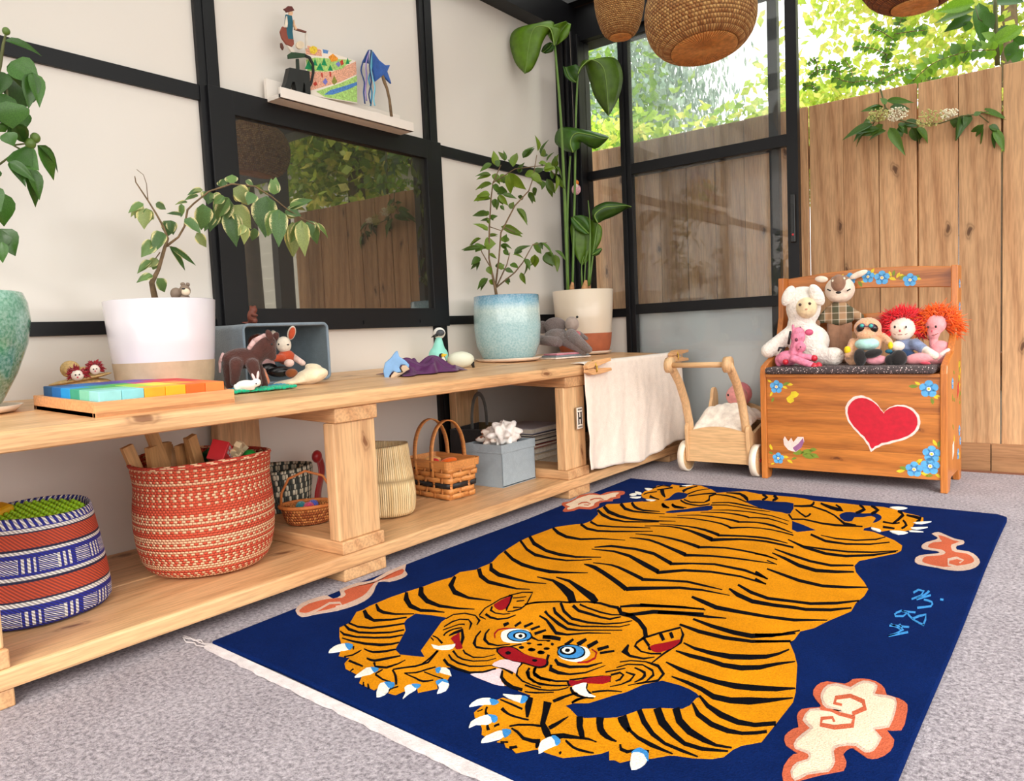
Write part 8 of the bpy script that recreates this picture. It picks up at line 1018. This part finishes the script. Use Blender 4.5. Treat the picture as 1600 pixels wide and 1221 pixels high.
def place_leaf(parent, me, A, B, wd, rd, name='leaf', face=0.5):
    A, B = Vector(A), Vector(B); y = (B-A); L_ = y.length; y.normalize()
    nrm = Vector((rd.uniform(-.6, .6), -face-rd.uniform(0, .5), rd.uniform(0.1, 0.9))); x = y.cross(nrm)
    if x.length < 1e-3: x = Vector((1, 0, 0))
    x.normalize(); z = x.cross(y)
    m_ = Matrix((x, y, z)).transposed(); return inst(name, me, parent, A, m_, (wd*WF_, L_, L_))
def build_plant(key, name, label, mats, stem, seed, leafkw={}, wf=1.5, face=0.5, cat='plant', group=None, dense=0.0):
    Pq = PLANTS[key]; t = thing(name, label, cat, Pq['loc'], Pq['rz'], group); rd = random.Random(seed)
    mes = [leafmesh('leaf', m_, **leafkw) for m_ in mats]
    for S_ in Pq.get('stems', []): MB().tube([p[:3] for p in S_], [p[3] for p in S_], 7).done('stem', stem, t, True)
    for L_ in Pq.get('leaves', []):
        place_leaf(t, rd.choice(mes), L_[:3], L_[3:6], L_[6]*wf/1.5, rd, face=face)
        if rd.random() < dense:     # a neighbour from the same node
            a_, b_ = Vector(L_[:3]), Vector(L_[3:6]); k_ = (b_-a_).length; place_leaf(t, rd.choice(mes), a_, a_+((b_-a_)*rd.uniform(.6, .95)+Vector((rd.uniform(-.5, .5), rd.uniform(-.4, .6), rd.uniform(-.5, .2)))*k_*0.8), L_[6]*wf/1.5*rd.uniform(.7, 1), rd, face=face)
    return t, Pq
GS = M('green_stem', (92, 96, 50), 0.6, 0.2); BS = M('bark_stem', (122, 98, 70), 0.8, 0.3, 90, 0.6, 200)
build_plant('citrus', 'citrus_tree', 'small leafy citrus tree growing in the pale blue pot', [leafmat('citrus_leaf', (76, 106, 28), trans=0.25), leafmat('citrus_leaf_b', (110, 136, 36), trans=0.3)], BS, 21, dense=0.75, wf=1.15)
build_plant('variegated', 'variegated_plant', 'arching plant with cream edged leaves in the white pot', [leafmat('variegated_leaf', (104, 134, 72), rough=0.45, trans=0.25, edge=(228, 220, 164)), leafmat('variegated_leaf_b', (86, 120, 66), rough=0.45, trans=0.25, edge=(232, 222, 160)), leafmat('variegated_leaf_c', (146, 160, 96), rough=0.45, trans=0.25, edge=(240, 226, 150))], BS, 22, dict(fold=0.5, curl=0.18), face=1.3, dense=0.8, wf=1.15)
t, Pq = build_plant('lemon', 'lemon_tree', 'dark green lemon tree at the left edge in the jade pot', [leafmat('lemon_leaf', (54, 92, 30), trans=0.2, rough=0.3), leafmat('lemon_leaf_b', (66, 108, 40), trans=0.2, rough=0.3)], GS, 23, dict(fold=0.4, curl=0.2), face=1.1, dense=0.4, wf=1.25)
for f_ in Pq['fruits']: MB().ell(f_[:3], (f_[3]*0.9, f_[3]*0.9, f_[3])).done('fruit', M('green_fruit', (92, 118, 46), 0.4, 0.15, 80), t, True)
Pq = PLANTS['bird']; bp = thing('bird_of_paradise', 'tall broad leaved plant growing in the cream corner pot', 'plant', Pq['loc'], Pq['rz'])
BM = [leafmat('paradise_leaf', (94, 130, 30), rough=0.35, trans=0.3), leafmat('paradise_leaf_b', (62, 102, 30), rough=0.3, trans=0.22)]; MID = M('leaf_midrib', (126, 158, 66), 0.5)
def spl(P_, k=5):
    P_ = [Vector(p) for p in P_]; out_ = []; n_ = len(P_)
    for i in range(n_-1):
        p0, p1, p2, p3 = P_[max(i-1, 0)], P_[i], P_[i+1], P_[min(i+2, n_-1)]
        for j in range(k):
            t_ = j/k; out_.append(0.5*((2*p1)+(-p0+p2)*t_+(2*p0-5*p1+4*p2-p3)*t_*t_+(-p0+3*p1-3*p2+p3)*t_**3))
    return out_+[P_[-1]]
for i, (md, lf, rt) in enumerate(Pq['big']):
    a, b_, c_ = spl(md), spl(lf), spl(rt); vs_ = []; k_ = len(a)
    for q in range(k_):
        for w_ in (0, .25, .5, .75, 1): vs_.append(b_[q].lerp(a[q], w_)+Vector((0, -0.012*math.sin(math.pi*w_)*math.sin(math.pi*q/(k_-1)), 0)))
        for w_ in (.25, .5, .75, 1): vs_.append(a[q].lerp(c_[q], w_)+Vector((0, -0.012*math.sin(math.pi*w_)*math.sin(math.pi*q/(k_-1)), 0)))
    lo = MB().add(vs_, [(9*q+w_, 9*q+w_+1, 9*q+w_+10, 9*q+w_+9) for q in range(k_-1) for w_ in range(8)]).done('leaf', BM[1 if i in (2, 4, 5, 6, 8, 9) else 0], bp, True, solid=0.0012)
    MB().tube([p+Vector((0, -0.002, 0)) for p in a], [0.0028*(1-0.7*q/k_) for q in range(k_)], 6).done('midrib', MID, lo, True)
for S_ in Pq['stems']: MB().tube(spl([p[:3] for p in S_], 3), [S_[0][3]+(S_[-1][3]-S_[0][3])*q/(3*(len(S_)-1)) for q in range(3*(len(S_)-1)+1)], 8).done('leaf_stalk', M('stalk_green', (98, 132, 54), 0.45, 0.15), bp, True)
for x, y, rr_ in ((-0.05, 0.0, 0.016), (0.01, -0.02, 0.02), (0.025, 0.01, 0.016)): MB().tube([(x, y, 0.25), (x, y, 0.30), (x+0.006, y, 0.335)], [rr_, rr_*0.8, rr_*0.3], 8).done('dry_sheath', M('dry_sheath', (196, 142, 96), 0.8, 0.3, 60), bp, True)
toy('badger', 'badger_figurine', 'tiny brown and white badger figurine on the white pot rim', 'figurine', {'body': ('body', M('badger_brown', (132, 112, 96), 0.6, 0.1), 0.0022), 'ear': ('ear', MATS['badger_brown'], 0), 'face': ('face', M('badger_cream', (238, 214, 186), 0.6), 0), 'mask': ('eye_mark', DARK, 0)}, dz=0.004)
t, tp, T = toy('ornament', 'hanging_ornament', 'tiny doll ornament hanging on a string in the room corner', 'ornament', {'hat': ('hat', M('orange_hat', (232, 130, 40), 0.6), 0), 'body': ('body', M('pink_floral', (226, 170, 176), 0.7, 0.4, 200), 0.0025), 'head': ('head', SKIN, 0)})
h_ = T['parts']['hat'][0]; MB().tube([(h_[1], h_[2], h_[3]), (h_[1]-0.004, 0.0, 0.86)], 0.0008, 5).done('string', M('string_grey', (150, 140, 130), 0.8), t)

# ------------------------------------------------------------------ picture ledge and what stands on it
le = thing('picture_ledge', 'narrow white picture ledge on the wall above the dark window', 'shelf', (-2.03, 1.455, 1.336))
LW = M('ledge_white', (236, 226, 216), 0.5, 0.02)
MB().bb(0.027, 0.092, 0, 0.565, 0, 0.012).done('shelf_board', LW, le, bevel=0.001); MB().bb(0.013, 0.027, 0, 0.565, 0, 0.071).done('back_board', LW, le, bevel=0.001); MB().bb(0.082, 0.094, 0, 0.565, 0, 0.031).done('front_lip', LW, le, bevel=0.001)
def flat(x, th=0.005): return lambda y, z, t_: (x+t_, y, z)
tf = thing('balance_toy', 'painted balance toy of a woman pushing a mower on black stand', 'toy figure', (0, 0, 0))
LC = {'hat': (96, 34, 26), 'head': (226, 180, 140), 'dress': (18, 92, 110), 'skirt': (140, 66, 46), 'sleeve': (228, 214, 194), 'arm': (226, 180, 140), 'shoe': (92, 44, 28), 'stocking': (226, 214, 200), 'mower_handle': (110, 52, 36), 'mower_post': (222, 212, 200), 'mower_wheel': (226, 206, 176), 'green_block': (28, 62, 30), 'counterweight': (18, 20, 18), 'base': (20, 22, 20), 'pivot': (26, 40, 28)}
for k_, c_ in LC.items():
    x0 = {'base': -1.985, 'pivot': -1.980, 'skirt': -1.976, 'sleeve': -1.971, 'arm': -1.971, 'mower_handle': -1.974}.get(k_, -1.977)
    MB().plate(LEDGE[k_], 0.022 if k_ == 'base' else 0.006, flat(x0)).done(k_, M('toy_'+k_, c_, 0.5, 0.1, 40), tf, bevel=0.0008)
zmin = min(z for y, z in LEDGE['base']); tf.location.z = 1.3485-zmin
dw = thing('crayon_drawing', 'child crayon drawing of trees and a river leaning on the ledge', 'drawing', (0, 0, 0))
MB().plate(LEDGE['paper'], 0.0012, flat(-1.9862)).done('paper', M('paper_white', (240, 228, 214), 0.9, 0.04), dw)
CR = dict(pink=(232, 168, 140), lime=(168, 206, 116), river=(80, 130, 196), sun=(250, 200, 60), skyc=(96, 140, 196), orange=(246, 150, 50), tree=(24, 140, 84), violet=(120, 120, 196), redc=(190, 60, 44), olive=(140, 140, 60))
for i, (k_, pl) in enumerate(LEDGE['ink']): MB().plate(pl, 0.0002+0.00003*i, flat(-1.9849)).done('crayon_patch', M('crayon_'+k_, CR[k_], 0.9, 0.35, 220), dw)
sw = thing('star_wand', 'blue felt star wand with ribbons on a twig', 'star wand', (0, 0, 0))
MB().plate(LEDGE['star'], 0.01, flat(-1.972)).done('star', MF('blue_felt', (48, 92, 168), 200, 0.6), sw, bevel=0.003)
for i, rb_ in enumerate(LEDGE['ribbons']):
    c_ = [(30, 60, 120), (150, 130, 190), (230, 236, 240), (40, 130, 170), (120, 196, 220), (24, 44, 90)][i]; pts_ = spl([(-1.958+0.004*i*0.5, y, z) for y, z in rb_], 3)
    MB().add([q for p in pts_ for q in ((p.x, p.y-0.0028, p.z), (p.x+0.001, p.y+0.0028, p.z))], [(2*q, 2*q+1, 2*q+3, 2*q+2) for q in range(len(pts_)-1)]).done('ribbon', M('ribbon_%d' % i, c_, 0.35), sw, True, solid=0.0006)
MB().tube([(-1.966, y, z) for y, z in LEDGE['stick']], [0.0052, 0.0062, 0.005, 0.005, 0.0055], 7).done('twig', BS, sw, True)
y, z = LEDGE['lilac'][0]; o = prims(MB(), [('e', 0.006*math.cos(k_*1.3), 0.008*math.sin(k_*1.3), 0.004*k_*0.5, .006, .006, .005, 0) for k_ in range(6)]).done('lilac_flower', M('lilac', (190, 160, 210), 0.8), None, True, loc=(-1.955, y, 1.354)); tag(o, 'small lilac felt flower below the star wand ribbons', 'felt flower')
y, z = LEDGE['whitebit'][0]; o = MB().box((0, 0, 0.006), (0.012, 0.02, 0.012)).done('white_trinket', M('trinket_white', (240, 236, 232), 0.5), None, bevel=0.003, loc=(-1.955, y, 1.3485)); tag(o, 'small white trinket on the ledge beside the twig', 'trinket')
# ------------------------------------------------------------------ woven pendant lamps
def pendant(name, label, x, y, z, prof, nu, nv, pal, disc, tilt=None):
    t = thing(name, label, 'pendant lamp', (x, y, z)); wv_ = weave(name+'_'+str(len(MATS)), pal, nu, nv, 1.0, 'val', 0.15, 0.008)
    sh = MB().lathe(prof, 56, closed=True).done('woven_shade', wv_, t, True, sub=1, solid=0.004); sh.rotation_euler = tilt.to_euler() if tilt else (0, 0, 0)
    if disc: 
        mb = MB().lathe([(0.001, 0), (disc, 0.0)], 56, closed=True)
        for k_ in range(72):
            a = 2*math.pi*k_/72; mb.tube([(0.006*math.cos(a), 0.006*math.sin(a), -0.001), (disc*math.cos(a), disc*math.sin(a), -0.001)], [0.0007, 0.0026], 5)
        mb.done('radial_base', M('straw_radial', (206, 142, 74), 0.7, 0.25, 80), sh, True)
    MB().cyl((0, 0, prof[-1][1]), (0, 0, 2.12-z), 0.003, None, 8).done('cord', M('lamp_cord', (20, 20, 20), 0.5), t); return t
PAL = [(176, 114, 58), (238, 184, 112)]
pendant('pendant_lamp', 'large round woven pendant lamp with radial straw base', -0.900, 2.172, 1.400, [(0.095, 0.0), (0.120, 0.010), (0.145, 0.035), (0.158, 0.07), (0.161, 0.11), (0.155, 0.15), (0.132, 0.195), (0.095, 0.225), (0.05, 0.235)], 96, 110, PAL, 0.095, Matrix.Rotation(R(-5), 3, Vector((-0.39, 0.92, 0))) @ Matrix.Rotation(R(-8), 3, Vector((0.92, 0.39, 0))))
pendant('pendant_lamp', 'small bell shaped woven pendant lamp nearest the corner', -1.25, 2.315, 1.565, [(0.036, 0.0), (0.052, 0.008), (0.066, 0.035), (0.078, 0.08), (0.084, 0.125), (0.078, 0.16), (0.05, 0.19), (0.02, 0.2)], 60, 170, [(190, 126, 62), (236, 178, 104)], 0.036)
pendant('pendant_lamp', 'woven pendant lamp cut off by the top edge above the chest', -0.335, 2.07, 1.325, [(0.05, 0.0), (0.085, 0.012), (0.115, 0.045), (0.13, 0.10), (0.125, 0.15), (0.09, 0.20), (0.04, 0.22)], 80, 110, [(124, 66, 26), (176, 102, 46)], 0.05)

# ------------------------------------------------------------------ greenery outside
t, Pq = build_plant('elder', 'elderberry_branch', 'elderberry branch with cream flower heads hanging over the fence', [leafmat('elder_leaf', (72, 110, 40), trans=0.3), leafmat('elder_leaf_b', (92, 130, 50), trans=0.3)], GS, 31, face=0.8, cat='branch', dense=0.8, wf=1.0)
rd = random.Random(8)
for x, y, z, r_, c_ in Pq['umbels']:
    mb = MB()
    for k_ in range(90):
        a = rd.uniform(0, 6.28); q = r_*math.sqrt(rd.random()); p = (x+q*math.cos(a), y-0.01+rd.uniform(-.012, .012), z+q*math.sin(a)*0.62); mb.ell(p, (0.0032,)*3, None, 6, 4); 
        if k_ % 4 == 0: mb.tube([p, (x, y+0.01, z-r_*0.5)], 0.0007, 4)
    mb.done('flower_head', M('elder_green' if c_ else 'elder_cream', (196, 196, 120) if c_ else (246, 238, 210), 0.8), t, True)['kind'] = 'stuff'
build_plant('fatsia', 'broadleaf_shrub', 'shrub with big lobed leaves rising over the fence at right', [leafmat('fatsia_leaf', (120, 164, 40), trans=0.5), leafmat('fatsia_leaf_b', (70, 112, 38), trans=0.4)], GS, 33, dict(curl=0.12, fold=0.2), face=0.9, cat='shrub')
Pq = PLANTS['rose']; t = thing('wild_rose', 'wild rose shrub with small bright leaflets along the fence top', 'shrub', Pq['loc'], Pq['rz']); rd = random.Random(4)
lm = [leafmesh('leaflet', leafmat('rose_leaf', (132, 176, 48), trans=0.55), 0.15, 0.1), leafmesh('leaflet', leafmat('rose_leaf_b', (98, 144, 52), trans=0.45), 0.15, 0.1)]
for pts_, s_ in Pq['sprays']:
    dy = rd.uniform(-.05, .05); P_ = [Vector(p)+Vector((0, dy, 0)) for p in spl(pts_, 4)]; MB().tube(P_, 0.0018, 5).done('twig', BS, t, True)
    for i in range(0, len(P_), 1):
        tg = (P_[min(i+1, len(P_)-1)]-P_[max(i-1, 0)]).normalized(); sd = Vector((-tg.z, 0, tg.x))
        for q in (-1, 1):
            L_ = s_*rd.uniform(.7, 1.1); d_ = (tg*0.35+sd*q+Vector((0, rd.uniform(-.4, .4), 0))).normalized(); place_leaf(t, rd.choice(lm), P_[i], P_[i]+d_*L_, L_*0.55, rd, 'leaflet', 0.9)
def crown(name, label, x, y, z, rx, ry, rz, n_, size, mats, seed, droop=False, trunk=0.12):
    t = thing(name, label, 'tree', (x, y, -0.07)); rg = np.random.RandomState(seed); P_ = []
    cl = rg.normal(size=(max(12, n_//90), 3)); cl /= np.linalg.norm(cl, axis=1)[:, None]; cl *= rg.uniform(0.35, 1.0, (len(cl), 1))
    idx = rg.randint(0, len(cl), n_); c_ = cl[idx]*[rx, ry, rz]+rg.normal(size=(n_, 3))*[rx*0.16, ry*0.16, rz*0.13]+[0, 0, z+0.07]
    u = rg.normal(size=(n_, 3)); u /= np.linalg.norm(u, axis=1)[:, None]
    if droop: u = u*0.35+[0, 0, -1]; u /= np.linalg.norm(u, axis=1)[:, None]
    v = np.cross(u, rg.normal(size=(n_, 3))); v /= np.linalg.norm(v, axis=1)[:, None]; s_ = size*rg.uniform(0.6, 1.3, (n_, 1)); wv_ = 0.5 if not droop else 0.22
    q = np.stack([c_-u*s_*0.5, c_+v*s_*wv_*0.6, c_+u*s_*0.5, c_-v*s_*wv_*0.6], 1).reshape(-1, 3)
    me = bpy.data.meshes.new('foliage'); me.from_pydata(q.tolist(), [], [(4*i, 4*i+1, 4*i+2, 4*i+3) for i in range(n_)]); me.polygons.foreach_set('material_index', rg.randint(0, len(mats), n_))
    for m_ in mats: me.materials.append(m_)
    o = bpy.data.objects.new('foliage', me); COL.objects.link(o); o.parent = t; o['kind'] = 'stuff'
    MB().tube([(0, 0, 0), (0.05, 0.03, z*0.5), (0, 0, z)], [trunk, trunk*0.8, trunk*0.4], 8).done('trunk', M('tree_bark', (96, 78, 60), 0.9, 0.3, 20, 0.8, 40), t, True); return t
YG = [leafmat('alder_leaf', (206, 220, 92), trans=0.6), leafmat('alder_leaf_b', (184, 208, 84), trans=0.6), leafmat('alder_leaf_c', (232, 226, 120), trans=0.6)]
MG = [leafmat('maple_leaf', (130, 168, 70), trans=0.55), leafmat('maple_leaf_b', (160, 190, 80), trans=0.55)]
CG = [leafmat('cedar_leaf', (150, 176, 156), trans=0.4), leafmat('cedar_leaf_b', (176, 196, 178), trans=0.4)]
crown('alder_tree', 'bright yellow green tree filling the gap above the fence', -0.55, 7.6, 3.4, 1.65, 1.3, 2.1, 8500, 0.10, YG, 1)
crown('alder_tree', 'yellow green tree seen through the right of the glass door', -2.25, 8.2, 2.45, 0.85, 0.9, 0.75, 2800, 0.10, YG, 2)
crown('garden_bush', 'low golden green bush just over the fence left of the pendant lamps', -3.1, 6.6, 2.0, 1.1, 0.8, 0.75, 3000, 0.10, YG+MG, 3)
crown('cedar_tree', 'tall grey green cedar behind the pendant lamps', -6.3, 12.2, 4.9, 1.6, 1.4, 4.0, 12000, 0.17, CG, 4, True, 0.25)
crown('garden_tree', 'mid green tree at the left of the glass side light', -5.6, 9.2, 3.4, 1.5, 1.2, 2.2, 4200, 0.13, MG+CG, 5)
crown('garden_bush', 'light green bush low behind the glass side light', -3.9, 6.2, 1.9, 0.9, 0.7, 0.7, 2200, 0.09, YG+MG, 6)
crown('maple_tree', 'green maple behind the right part of the fence', 1.15, 4.65, 2.75, 1.15, 0.6, 1.25, 7500, 0.11, MG+YG, 7)
crown('maple_tree', 'dark green maple beyond the fence end mirrored in the window', 2.6, 4.5, 3.5, 1.1, 0.75, 1.0, 3500, 0.10, MG, 8)
crown('garden_bush', 'low green bush before the white house mirrored in the window', 2.55, 4.7, 0.45, 0.45, 0.4, 0.42, 1200, 0.08, MG+YG, 9, trunk=0.03)
